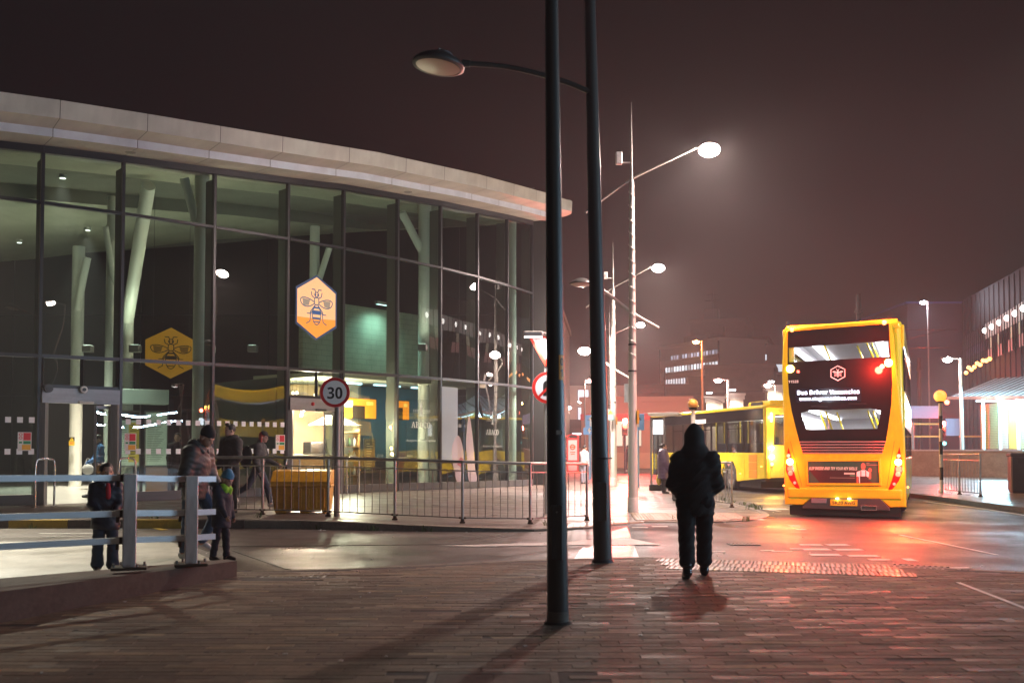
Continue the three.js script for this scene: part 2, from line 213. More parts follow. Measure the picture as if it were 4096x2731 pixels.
// ---------- station pavement and kerb ----------
const kerbLine = [[-26, -18.7], [-18, -18.7], [-12, -18.7], [-9, -18.72], [-6.5, -18.75], [-4.4, -18.7], [-2.6, -18.25], [-1.2, -18.0], [0.2, -17.95], [1.2, -18.5], [1.9, -19.3], [2.35, -20.1], [3.1, -20.3], [4.2, -20.3], [5.15, -21.0], [5.75, -22.3], [6.0, -24.4], [6.0, -28], [5.6, -33], [5.0, -42], [4.2, -60]];
const kp = new THREE.CatmullRomCurve3(kerbLine.map(([x, z]) => V(x, 0, z)), false, 'centripetal').getSpacedPoints(130);
{
  const A = [], N = kp.length;
  const far = [V(4, 0, -120), V(-40, 0, -120), V(-40, 0, -18.7)];
  const top = new THREE.BufferGeometry(), P = [], idx = [];
  // triangulated plan with the sloping height
  const outline = [...kp.map((p) => [p.x, p.z]), ...far.map((p) => [p.x, p.z])];
  const sh = new THREE.ShapeGeometry(poly(outline.map(([x, z]) => [x, -z]))).rotateX(-Math.PI / 2);
  let g = sh.toNonIndexed(); // subdivide long triangles so that the slope follows pav(x)
  let tris = []; { const p = g.attributes.position; for (let i = 0; i < p.count; i += 3) tris.push([0, 1, 2].map((k) => V(p.getX(i + k), 0, p.getZ(i + k)))); }
  for (let it = 0; it < 9; it++) { const o = []; for (const t of tris) { const l = [0, 1, 2].map((k) => Math.abs(t[k].x - t[(k + 1) % 3].x)); const k = l.indexOf(Math.max(...l)); const lo = Math.min(t[0].x, t[1].x, t[2].x), hi = Math.max(t[0].x, t[1].x, t[2].x); if (l[k] < 1 || hi < -5 || lo > 3) { o.push(t); continue; } const a = t[k], b = t[(k + 1) % 3], c = t[(k + 2) % 3], mid = a.clone().lerp(b, 0.5); o.push([a, mid, c], [mid, b, c]); } tris = o; }
  const fl = tris.flatMap((t) => t.flatMap((v) => [v.x, pav(v.x) - 0.002, v.z])); top.setAttribute('position', new THREE.Float32BufferAttribute(fl, 3)); top.computeVertexNormals();
  struct('station_pavement', boxUV(top), M([0.17, 0.135, 0.112], 0.7, 0, { map: rep(dtex(1024, (u, v, x, y) => { const r = Math.floor(v * 20), c = (u * 5 + ((r * 0.37) % 1)) % 1, e = ((v * 20) % 1) < 0.09 || c < 0.02 ? 0.5 : 1, k = (0.75 + 0.3 * fbm(u * 6, v * 6, 6, 4, 4) + 0.3 * (gr(r * 7 + 3, Math.floor(u * 5 + ((r * 0.37) % 1)) * 13 + r) - 0.5) + 0.12 * (gr(x, y) - 0.5)) * e; return [k, k * 0.97, k * 0.94]; }), 3), roughnessMap: rep(tWet, 4) }));
  const kerb = new THREE.Group(); kerb.name = 'station_kerb'; kerb.userData.kind = 'structure'; scene.add(kerb);
  // kerb stones, each its own
  let i = 0, n = 0; while (i < N - 1) {
    let j = i, l = 0; while (j < N - 1 && l < 0.9) { l += kp[j].distanceTo(kp[j + 1]); j++; }
    const a = kp[i], b = kp[j], d = b.clone().sub(a).normalize(), nrm = V(-d.z, 0, d.x); // outward: towards the road
    const y0 = pav(a.x), y1 = pav(b.x), e = 0.006;
    const a2 = a.clone().addScaledVector(d, e), b2 = b.clone().addScaledVector(d, -e);
    const pr = (p, y) => { const up = nrm.clone().multiplyScalar(0.01); return [p.clone().add(up).setY(-0.05), p.clone().add(nrm.clone().multiplyScalar(0.004)).setY(Math.max(0.006, y - 0.018)), p.clone().add(nrm.clone().multiplyScalar(-0.014)).setY(Math.max(0.012, y + 0.004)), p.clone().add(nrm.clone().multiplyScalar(-0.16)).setY(Math.max(0.014, y + 0.005)), p.clone().add(nrm.clone().multiplyScalar(-0.16)).setY(-0.05)]; };
    const A1 = pr(a2, y0), B1 = pr(b2, y1), gs = []; for (let k = 0; k < 4; k++) gs.push(loftStrip([A1[k], B1[k]].reverse(), [A1[k + 1], B1[k + 1]].reverse()));
    for (const [Q, s] of [[A1, 0], [B1, 1]]) { const gg = new THREE.BufferGeometry(), v = []; for (let k = 1; k < 4; k++) v.push(...Q[0].toArray(), ...Q[k + s ? (s ? k + 1 : k) : k].toArray(), ...Q[s ? k : k + 1].toArray()); gg.setAttribute('position', new THREE.Float32BufferAttribute(v, 3)); gg.computeVertexNormals(); gs.push(gg); }
    const mid = (a.x + b.x) / 2, painted = mid < -5.2;
    part('kerb_stone', boxUV(mg(gs), 1, rr(0, 5), rr(0, 5)), painted ? (n % 2 ? m.yellowPaint : m.plinth) : m.kerb, kerb); n++; i = j;
  }
}
{ // second tactile area and right-hand ground
  const t = new THREE.Group(); t.name = 'far_tactile_paving'; t.userData.kind = 'structure'; scene.add(t);
  for (let i = 0; i < 6; i++) for (let j = 0; j < 6; j++) { const x = 2.75 + i * 0.4 + j * 0.03, z = -20.75 - j * 0.4; if (x > 4.6 && j < 1) continue; const o = part('tactile_slab', tactileGeo, mTactile[(i + j) & 1], t); o.position.set(x, 0.03, z); }
  const rk = [[11.2, -60], [12.0, -42], [12.35, -34], [12.3, -29], [12.0, -24], [12.6, -19], [16, -15], [40, -13]];
  const c = new THREE.CatmullRomCurve3(rk.map(([x, z]) => V(x, 0, z)), false, 'centripetal').getSpacedPoints(70);
  struct('right_pavement', boxUV(slab([...c.map((p) => [p.x + 0.14, p.z]), [60, -13], [60, -90], [11.3, -90]], 0.0, 0.11)), m.flag);
  const k = new THREE.Group(); k.name = 'right_kerb'; k.userData.kind = 'structure'; scene.add(k);
  for (let i = 0; i < 70; i++) part('kerb_stone', boxUV(bar(c[i].clone().setY(0.055).add(V(0.07, 0, 0)), c[i].clone().lerp(c[i + 1], 0.99).setY(0.055).add(V(0.07, 0, 0)), 0.15, 0.125)), m.kerb, k);
}
{ // road markings
  const g = new THREE.Group(); g.name = 'road_markings'; g.userData.kind = 'structure'; scene.add(g);
  const q = (name, pts, mat, y = 0.005) => part(name, boxUV(slab(pts.map(([x, z]) => [x, z]), y, y + 0.004)), mat, g);
  const pp = (x, y) => { const p = gnd(x, y); return [p.x, p.z]; };
  const line = (name, a, b, w, mat, y) => { const A = gnd(...a), B = gnd(...b), d = B.clone().sub(A).normalize(), n = V(-d.z, 0, d.x).multiplyScalar(w / 2); q(name, [[A.x + n.x, A.z + n.z], [B.x + n.x, B.z + n.z], [B.x - n.x, B.z - n.z], [A.x - n.x, A.z - n.z]], mat, y); };
  q('arrow_marking', [pp(1752, 2186), pp(2270, 2170), pp(2400, 2158), pp(2500, 2152), pp(2646, 2182), pp(2300, 2183), pp(2100, 2186), pp(1900, 2189)], m.white, 0.0105);
  for (const [x, y, w, h] of [[3245, 2180, 0.34, 0.2], [3266, 2198, 0.4, 0.24], [3302, 2220, 0.42, 0.24], [3352, 2180, 0.34, 0.22], [3395, 2199, 0.4, 0.22], [3455, 2224, 0.42, 0.22], [3520, 2240, 0.3, 0.14], [3008, 2078, 0.5, 0.3], [3180, 2104, 0.24, 0.14], [3205, 2118, 0.2, 0.14], [3110, 2036, 0.5, 0.4], [3830, 2272, 0.32, 0.12], [3130, 2206, 0.3, 0.1], [3190, 2196, 0.22, 0.12], [3070, 2203, 0.2, 0.1], [2860, 2207, 0.3, 0.1], [2560, 2110, 0.3, 0.12], [2640, 2106, 0.3, 0.12], [3640, 2240, 0.14, 0.3]])
    { const p = gnd(x, y); part('give_way_dash', boxUV(box(w, 0.004, h, p.x, 0.004, p.z, rr(-0.1, 0.1))), m.white, g); }
  line('edge_line', [3700, 2006], [3925, 2034], 0.12, m.white, 0.003); line('edge_line', [3925, 2034], [4220, 2080], 0.12, m.white, 0.003);
  line('edge_line', [3600, 2140], [3990, 2220], 0.05, m.white, 0.003); line('edge_line', [3010, 2030], [3120, 2045], 0.1, m.white, 0.003);
  line('yellow_line', [2990, 2068], [3100, 2071], 0.1, m.yellowPaint, 0.003); line('yellow_line', [560, 2168], [760, 2168], 0.09, m.yellowPaint, 0.0095); line('yellow_line', [585, 2105], [655, 2122], 0.14, m.yellowPaint, 0.0095);
  line('white_line', [155, 2137], [380, 2136], 0.08, m.white, 0.0095); line('white_line', [180, 2150], [380, 2146], 0.05, m.white, 0.0095);
  line('plaza_line', [3835, 2338], [4300, 2520], 0.05, m.white, 0.0215);
  line('joint', [860, 2188], [2300, 2174], 0.025, m.black, 0.006); line('joint', [935, 2205], [1150, 2279], 0.05, m.black, 0.006);
}
// ---------- bus station ----------
const FP = [[-17.4, -20.0], [-15.3, -21.1], [-13.25, -22.35], [-11.33, -23.77], [-9.88, -25.03], [-8.07, -26.73], [-6.45, -28.39], [-5.11, -29.9], [-3.68, -31.7], [-2.43, -33.49], [-1.25, -35.47], [-0.19, -37.5], [0.79, -39.7]].map(([x, z]) => V(x, 0, z));
const FH = [8.35, 8.5, 8.65, 8.8, 8.93, 9.1, 9.29, 9.5, 9.68, 9.9, 10.12, 10.38, 10.66];
const fN = FP.map((p, i) => { const a = FP[Math.max(0, i - 1)], b = FP[Math.min(FP.length - 1, i + 1)], d = b.clone().sub(a).normalize(); return V(-d.z, 0, d.x); }); // outward
const fT = (i) => clamp((i - 3) / 9, -0.3, 1), fLow = (i) => 3.72 + 0.2 * fT(i), fMid = (i) => 7.42 + 0.3 * fT(i);
const offs = (i, o, y) => FP[i].clone().addScaledVector(fN[i], o).setY(y);
const st = thing('bus_station', 'curved glass bus station with a white overhanging roof', 'bus station');
{
  const bodyM = (a, b) => [a, b];
  const NP = FP.length;
  for (let i = 0; i < NP; i++) {
    const base = pav(FP[i].x), ang = Math.atan2(fN[i].x, fN[i].z);
    part('mullion', box(0.075, FH[i] - base, 0.12, FP[i].x, (FH[i] + base) / 2, FP[i].z, ang), m.frame, st);
    const c = offs(i, -0.26, 0); part('glazing_fin', box(0.05, FH[i] - base - 0.3, 0.36, c.x, (FH[i] + base - 0.3) / 2, c.z, ang), m.fin, st);
  }
  const pane = (A, B, C0, D, bulge, n = 12) => { // A bottom left, B bottom right, C0 top right, D top left
    const g = new THREE.PlaneGeometry(1, 1, n, n), p = g.attributes.position, d = B.clone().sub(A), nr = V(-d.z, 0, d.x).normalize(), ph = rr(0, 6), k2 = rr(-0.4, 0.4);
    for (let i = 0; i < p.count; i++) { const u = p.getX(i) + 0.5, v = p.getY(i) + 0.5; const q = A.clone().lerp(B, u).lerp(D.clone().lerp(C0, u), v); const s = bulge * (Math.sin(Math.PI * u) * Math.sin(Math.PI * v) + k2 * Math.sin(2 * Math.PI * u + ph) * Math.sin(2 * Math.PI * v) * 0.4); q.addScaledVector(nr, s); p.setXYZ(i, q.x, q.y, q.z); }
    g.computeVertexNormals(); return g;
  };
  const doors = [3, 6], mMark = M(0.88, 0.8);
  for (let i = 0; i < NP - 1; i++) {
    const d = FP[i + 1].clone().sub(FP[i]).normalize(), a = FP[i].clone().addScaledVector(d, 0.045), b = FP[i + 1].clone().addScaledVector(d, -0.045);
    const y = (p, h) => p.clone().setY(h), L0 = fLow(i), L1 = fLow(i + 1), M0 = fMid(i), M1 = fMid(i + 1), b0 = pav(a.x), b1 = pav(b.x);
    part('transom', bar(y(a, L0), y(b, L1), 0.13, 0.085), m.frame, st); part('transom', bar(y(a, M0), y(b, M1), 0.13, 0.07), m.frame, st);
    part('head_beam', bar(y(FP[i], FH[i] - 0.09), y(FP[i + 1], FH[i + 1] - 0.09), 0.16, 0.17), m.frame, st);
    part('glass_pane', pane(y(a, L0 + 0.05), y(b, L1 + 0.05), y(b, M1 - 0.04), y(a, M0 - 0.04), rr(0.006, 0.016)), m.glass, st);
    part('glass_pane', pane(y(a, M0 + 0.04), y(b, M1 + 0.04), y(b, FH[i + 1] - 0.19), y(a, FH[i] - 0.19), rr(0.004, 0.01)), m.glass, st);
    if (!doors.includes(i)) {
      part('plinth_panel', bar(y(a, b0 + 0.13), y(b, b1 + 0.13), 0.14, 0.24), m.plinthGrey, st);
      part('glass_pane', pane(y(a, b0 + 0.26), y(b, b1 + 0.26), y(b, L1 - 0.05), y(a, L0 - 0.05), rr(0.01, 0.022)), m.glass, st);
      if (i >= 1 && i <= 5) { const n = i === 2 ? 9 : 9, nr = V(-d.z, 0, d.x); for (const h of [1.27, 2.02]) for (let k = 0; k < n; k++) { const q = a.clone().lerp(b, (k + 0.6) / n).addScaledVector(nr, 0.035); part('glass_marker', box(0.125, 0.135, 0.004, q.x, pav(q.x) + h, q.z, Math.atan2(nr.x, nr.z)), mMark, st); } }
    } else { // entrance: header, two top lights, posts, sliding leaf
      const H = 2.78, w = a.distanceTo(b), nr = V(-d.z, 0, d.x), ang = Math.atan2(nr.x, nr.z), en = new THREE.Group(); en.name = 'entrance'; st.add(en);
      const pt = (t, h, o = 0) => a.clone().addScaledVector(d, t).addScaledVector(nr, o).setY(h + pav(a.x) - 0.16);
      part('door_header', bar(pt(0, H, 0.03), pt(w, H, 0.03), 0.2, 0.36), m.doorGrey, en);
      part('door_post', bar(pt(0.06, 0.1, 0.03), pt(0.06, H - 0.18, 0.03), 0.17, 0.17), m.doorGrey, en); part('door_post', bar(pt(w - 0.07, 0.1, 0.03), pt(w - 0.07, H - 0.18, 0.03), 0.17, 0.17), m.doorGrey, en);
      part('top_light_frame', [bar(pt(0, H + 0.22), pt(w, H + 0.22), 0.1, 0.08), bar(pt(w * 0.52, H + 0.2), pt(w * 0.52, L0 - 0.02), 0.08, 0.08), bar(pt(0.03, H + 0.2), pt(0.03, L0), 0.08, 0.06), bar(pt(w - 0.03, H + 0.2), pt(w - 0.03, L0), 0.08, 0.06)], m.frame, en);
      part('top_light_pane', pane(pt(0.06, H + 0.25), pt(w * 0.52 - 0.04, H + 0.25), pt(w * 0.52 - 0.04, L0 - 0.04), pt(0.06, L0 - 0.04), 0.004, 4), m.glass, en); part('top_light_pane', pane(pt(w * 0.52 + 0.04, H + 0.25), pt(w - 0.06, H + 0.25), pt(w - 0.06, L0 - 0.04), pt(w * 0.52 + 0.04, L0 - 0.04), 0.004, 4), m.glass, en);
      const leaf = part('sliding_door', [bar(pt(w - 0.5, 0.2, -0.14), pt(w - 0.5, H - 0.2, -0.14), 0.05, 0.05), bar(pt(w - 0.16, 0.2, -0.14), pt(w - 0.16, H - 0.2, -0.14), 0.05, 0.05), bar(pt(w - 0.5, 0.25, -0.14), pt(w - 0.16, 0.25, -0.14), 0.05, 0.1), bar(pt(w - 0.5, H - 0.25, -0.14), pt(w - 0.16, H - 0.25, -0.14), 0.05, 0.08)], m.doorGrey, en);
      part('door_pane', pane(pt(w - 0.47, 0.3, -0.14), pt(w - 0.19, 0.3, -0.14), pt(w - 0.19, H - 0.3, -0.14), pt(w - 0.47, H - 0.3, -0.14), 0.002, 3), m.glass, en);
      part('door_sensor', rbox(0.36, 0.06, 0.09, 0.02, ...pt(w * 0.55, H - 0.15, 0.16).toArray(), ang), i === 3 ? m.white : m.dark, en);
      if (i === 3) for (const [t, mat, r] of [[0.12, m.dark, 0.1], [w * 0.51, m.white, 0.085]]) {
        const q = pt(t, H + 0.16, 0.18), cam = thing('security_camera', t < 0.2 ? 'dark dome security camera above the left door post' : 'white round security camera over the middle of the left door', 'security camera', q, ang);
        part('mount', cyl(r * 0.5, r * 0.5, 0.1, 0, 0, 0).rotateX(Math.PI / 2).translate(0, 0, -0.1), mat, cam); part('housing', [new THREE.CylinderGeometry(r, r, 0.1, 24).rotateX(Math.PI / 2)], mat, cam); part('lens', disc(r * 0.5, 0.02, 20).translate(0, 0, 0.055), m.black, cam);
      }
      else part('alarm_sounder', sph(0.055, ...pt(w * 0.4, H + 0.02, 0.15).toArray(), 1, 1, 0.6), m.red, en);
    }
  }
  // safety notices stuck on the glass
  const tNotice = ctex(64, 110, (x, w, h) => { x.fillStyle = '#ddd8d2'; x.fillRect(0, 0, w, h); x.fillStyle = '#d3182a'; x.fillRect(26, 4, 34, 44); x.fillStyle = '#128a55'; x.fillRect(26, 52, 34, 18); x.fillStyle = '#e9a92a'; x.fillRect(20, 74, 40, 30); x.strokeStyle = '#c33'; x.lineWidth = 3; for (const y of [14, 34]) { x.beginPath(); x.arc(13, y, 7, 0, 7); x.stroke(); } x.fillStyle = '#128a55'; x.fillRect(6, 56, 14, 10); });
  for (const [px, py, i] of [[95, 1760, 2], [517, 1766, 4], [1117, 1766, 5]]) { const A = FP[i], B = FP[i + 1], [sx] = slope(px, py), t = clamp((sx * -A.z - A.x) / ((B.x - A.x) + sx * (B.z - A.z))), q = A.clone().lerp(B, t), d = B.clone().sub(A).normalize(), nr = V(-d.z, 0, d.x), g = new THREE.PlaneGeometry(0.3, 0.44); const o = part('safety_notice', g, new THREE.MeshStandardMaterial({ map: tNotice, roughness: 0.6, side: THREE.DoubleSide }), st); o.position.copy(q.addScaledVector(nr, 0.045)).setY(1.67); o.rotation.y = Math.atan2(nr.x, nr.z); }
  // roof: a path round the front and the rounded right-hand end
  const path = []; for (let i = 0; i < NP; i++) path.push({ p: FP[i], n: fN[i], h: FH[i] });
  const e = path[NP - 1], ed = FP[NP - 1].clone().sub(FP[NP - 2]).normalize();
  path.push({ p: e.p.clone().addScaledVector(ed, 0.35), n: e.n, h: 10.72 });
  for (let k = 1; k <= 7; k++) { const a = k / 7 * Math.PI * 0.62, n = e.n.clone().applyAxisAngle(V(0, 1, 0), a); path.push({ p: e.p.clone().addScaledVector(ed, 0.35), n, h: 10.75 + 0.02 * k }); }
  path.push({ p: V(-6, 0, -42.5), n: path[path.length - 1].n, h: 10.7 });
  const dense = []; for (let i = 0; i < path.length - 1; i++) { const k = i < NP - 1 ? 4 : i === NP - 1 ? 1 : 1; for (let j = 0; j < k; j++) { const t = j / k; dense.push({ p: path[i].p.clone().lerp(path[i + 1].p, t), n: path[i].n.clone().lerp(path[i + 1].n, t).normalize(), h: lerp(path[i].h, path[i + 1].h, t) }); } } dense.push(path[path.length - 1]);
  const P = (k, o, dy) => dense[k].p.clone().addScaledVector(dense[k].n, o).setY(dense[k].h + dy);
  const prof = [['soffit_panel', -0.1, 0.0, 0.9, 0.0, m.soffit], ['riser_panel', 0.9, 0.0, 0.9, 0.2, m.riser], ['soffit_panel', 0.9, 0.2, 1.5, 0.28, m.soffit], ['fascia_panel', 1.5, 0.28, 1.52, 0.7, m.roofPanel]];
  let k0 = 0; const cuts = []; { let l = 0; for (let k = 1; k < dense.length; k++) { l += P(k, 1.5, 0).distanceTo(P(k - 1, 1.5, 0)); if (l > 1.75 || k === dense.length - 1) { cuts.push([k0, k]); k0 = k; l = 0; } } }
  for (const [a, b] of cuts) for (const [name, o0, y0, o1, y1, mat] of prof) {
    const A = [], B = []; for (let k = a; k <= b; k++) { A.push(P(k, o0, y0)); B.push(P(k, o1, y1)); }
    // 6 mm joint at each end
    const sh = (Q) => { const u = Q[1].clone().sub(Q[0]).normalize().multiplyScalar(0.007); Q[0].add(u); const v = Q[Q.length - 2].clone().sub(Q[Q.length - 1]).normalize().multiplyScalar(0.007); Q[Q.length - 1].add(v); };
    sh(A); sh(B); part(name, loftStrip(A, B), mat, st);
  }
  const back = dense.map((_, k) => P(k, 1.46, 0.69)), inn = dense.map((d, k) => d.p.clone().addScaledVector(d.n, -1.0).setY(d.h + 0.95)), far = dense.map((d) => V(Math.min(d.p.x - 0.4, -1), d.h + 1.15, -42.6));
  part('roof_sheet', [loftStrip(back, inn), loftStrip(inn, far)], m.galvDull, st);
  part('roof_core', [loftStrip(dense.map((_, k) => P(k, 1.49, 0.3)), dense.map((_, k) => P(k, 1.5, 0.68))), loftStrip(dense.map((_, k) => P(k, -0.1, 0.02)), dense.map((_, k) => P(k, 1.49, 0.31)))], m.dark, st);
  // downlights set in the soffit, mostly unlit
  for (const i of [4, 8]) { const q = offs(i, 0.45, FH[i] - 0.012); part('soffit_downlight', [cyl(0.13, 0.13, 0.02, q.x, q.y, q.z, 24)], m.galvDull, st); }
  // ---------- inside ----------
  const bz = -40.5, bmax = (i) => Math.min(30, (FP[i].z - bz) / Math.max(0.05, -(-fN[i].z))), inn2 = (i, o) => { const mx = (FP[i].z - bz) / fN[i].z, oo = Math.min(o, mx); return offs(i, -oo, 0); };
  const idx = FP.map((_, i) => i);
  part('interior_floor', boxUV(loftStrip(idx.map((i) => inn2(i, 40).setY(pav(inn2(i, 40).x) * 0 + 0.165)), idx.map((i) => inn2(i, 0.02).setY(Math.max(pav(FP[i].x), 0.03) + 0.006)))), m.floorTile, st);
  const cst = (name, o0, o1, dy0, dy1, mat) => part(name, boxUV(loftStrip(idx.map((i) => inn2(i, o1).setY(FH[i] + dy1)), idx.map((i) => inn2(i, o0).setY(FH[i] + dy0)))), mat, st);
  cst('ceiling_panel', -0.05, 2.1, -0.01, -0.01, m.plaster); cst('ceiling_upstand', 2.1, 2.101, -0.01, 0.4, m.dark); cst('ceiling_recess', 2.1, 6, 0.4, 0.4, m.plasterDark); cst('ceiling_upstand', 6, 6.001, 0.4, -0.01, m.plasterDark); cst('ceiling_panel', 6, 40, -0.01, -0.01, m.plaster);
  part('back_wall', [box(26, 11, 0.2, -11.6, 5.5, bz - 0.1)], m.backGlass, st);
  part('end_wall', box(0.2, 10, 22, -24.5, 5, -30), m.plasterDark, st);
  for (let x = -23; x < 0; x += 2.6) part('back_mullion', box(0.09, 10.5, 0.1, x, 5.3, bz + 0.05), m.frame, st);
  part('back_transom', box(24, 0.1, 0.12, -12, 7.0, bz + 0.06), m.frame, st); part('back_transom', box(24, 0.1, 0.12, -12, 3.7, bz + 0.06), m.frame, st);
  // columns with raking branches
  const colr = (pts, r, br) => { const gs = []; for (let i = 0; i < pts.length - 1; i++) gs.push(rod(pts[i], pts[i + 1], r, r, 20)); for (let i = 1; i < pts.length - 1; i++) gs.push(sph(r, ...pts[i].toArray())); const c = part('column', gs, m.column, st); if (br) part('column_branch', [rod(br[0], br[1], r * 0.62, r * 0.62, 14)], m.column, c); };
  const Y = (v, y) => v.clone().setY(y);
  const c1 = at(300, 1795, 35.5); colr([Y(c1, 0.16), Y(c1, 8.75)], 0.215, [at(305, 1240, 35.3), at(348, 1030, 35)]);
  const c2 = at(505, 1795, 31.5), k2 = at(508, 1282, 31.5); colr([Y(c2, 0.16), k2, at(592, 742, 27.2)], 0.19);
  const c3 = at(795, 1795, 27.4); colr([Y(c3, 0.16), Y(c3, 9.05)], 0.2, [at(790, 905, 27.4), at(735, 712, 27.0)]);
  const c4 = at(1252, 1795, 36); colr([Y(c4, 0.16), Y(c4, 9.6)], 0.18, [at(1262, 1160, 36), at(1320, 980, 35.6)]);
  const c5 = at(1696, 1795, 33.9); colr([Y(c5, 0.1), Y(c5, 10.0)], 0.22, [at(1690, 1010, 33.9), at(1606, 848, 33.2)]);
  const c6 = at(2046, 1795, 39.2); colr([Y(c6, 0.05), Y(c6, 10.6)], 0.19);
  const c7 = at(432, 1795, 29); colr([Y(c7, 0.16), Y(c7, 8.9)], 0.14, [at(455, 1140, 29), at(420, 905, 28.4)]);
}
// ---------- lettering, bee emblem ----------
function drawBee(x, cx, cy, s, col, wing, bands, lw = 0.035) { // s = body unit
  const L = (pts, w = lw) => { x.lineWidth = w * s; x.beginPath(); pts.forEach((p, i) => (i ? x.lineTo : x.moveTo).call(x, cx + p[0] * s, cy + p[1] * s)); x.stroke(); };
  x.strokeStyle = col; x.fillStyle = col; x.lineCap = x.lineJoin = 'round';
  for (const k of [-1, 1]) {
    x.fillStyle = wing; x.beginPath(); x.moveTo(cx + k * 0.9 * s, cy - 0.3 * s); x.lineTo(cx + k * 0.42 * s, cy - 0.26 * s); x.lineTo(cx + k * 0.5 * s, cy + 0.02 * s); x.lineTo(cx + k * 0.85 * s, cy + 0.06 * s); x.fill();
    x.lineWidth = lw * s; x.beginPath(); x.moveTo(cx + k * 0.14 * s, cy - 0.16 * s); x.bezierCurveTo(cx + k * 0.5 * s, cy - 0.38 * s, cx + k * 1.02 * s, cy - 0.42 * s, cx + k * 1.02 * s, cy - 0.2 * s); x.bezierCurveTo(cx + k * 1.0 * s, cy + 0.06 * s, cx + k * 0.6 * s, cy + 0.24 * s, cx + k * 0.14 * s, cy - 0.1 * s); x.stroke();
    L([[k * 0.14, -0.38], [k * 0.3, -0.46], [k * 0.34, -0.66]]); L([[k * 0.07, -0.66], [k * 0.12, -0.8], [k * 0.3, -0.8]]);
    L([[k * 0.13, 0.02], [k * 0.38, 0.3], [k * 0.42, 0.42], [k * 0.6, 0.42]]); L([[k * 0.1, 0.05], [k * 0.38, 0.42], [k * 0.42, 0.8], [k * 0.64, 0.92]]);
  }
  x.lineWidth = lw * s; x.beginPath(); x.arc(cx, cy - 0.55 * s, 0.12 * s, 0, 7); x.stroke(); x.beginPath(); x.arc(cx - 0.09 * s, cy - 0.54 * s, 0.06 * s, 0, 7); x.arc(cx + 0.09 * s, cy - 0.54 * s, 0.06 * s, 0, 7); x.fillStyle = col; x.fill();
  x.beginPath(); x.roundRect(cx - 0.14 * s, cy - 0.4 * s, 0.28 * s, 0.36 * s, 0.1 * s); x.stroke();
  x.save(); x.beginPath(); x.ellipse(cx, cy + 0.45 * s, 0.27 * s, 0.5 * s, 0, 0, 7); x.stroke(); x.clip(); x.fillStyle = bands;
  for (const [a, b] of [[0.06, 0.14], [0.24, 0.44], [0.58, 0.68], [0.78, 0.83]]) x.fillRect(cx - s, cy + a * s, 2 * s, (b - a) * s); x.restore();
}
const hexPts = (w, h, sh) => [[0, -h / 2], [w / 2, -h / 2 + sh], [w / 2, h / 2 - sh], [0, h / 2], [-w / 2, h / 2 - sh], [-w / 2, -h / 2 + sh]];
function fitUV(g) { g = plain(g); g.computeBoundingBox(); const b = g.boundingBox, p = g.attributes.position, u = g.attributes.uv; for (let i = 0; i < p.count; i++) u.setXY(i, (p.getX(i) - b.min.x) / (b.max.x - b.min.x), (p.getY(i) - b.min.y) / (b.max.y - b.min.y)); return g; }
const onFacade = (px, py, o) => { // the point of the facade seen at that pixel and the facing angle
  const s = slope(px, py); for (let i = 1; i < FP.length - 1; i++) { const A = FP[i], B = FP[i + 1], t = (s[0] * -A.z - A.x) / ((B.x - A.x) + s[0] * (B.z - A.z)); if (t >= 0 && t <= 1) { const q = A.clone().lerp(B, t), d = B.clone().sub(A).normalize(), n = V(-d.z, 0, d.x); q.setY(EYE + s[1] * -q.z).addScaledVector(n, o); return { q, ry: Math.atan2(n.x, n.z), i, d, n }; } }
};
const printMat = (t, o = {}) => new THREE.MeshStandardMaterial({ map: t, roughness: 0.5, ...o });
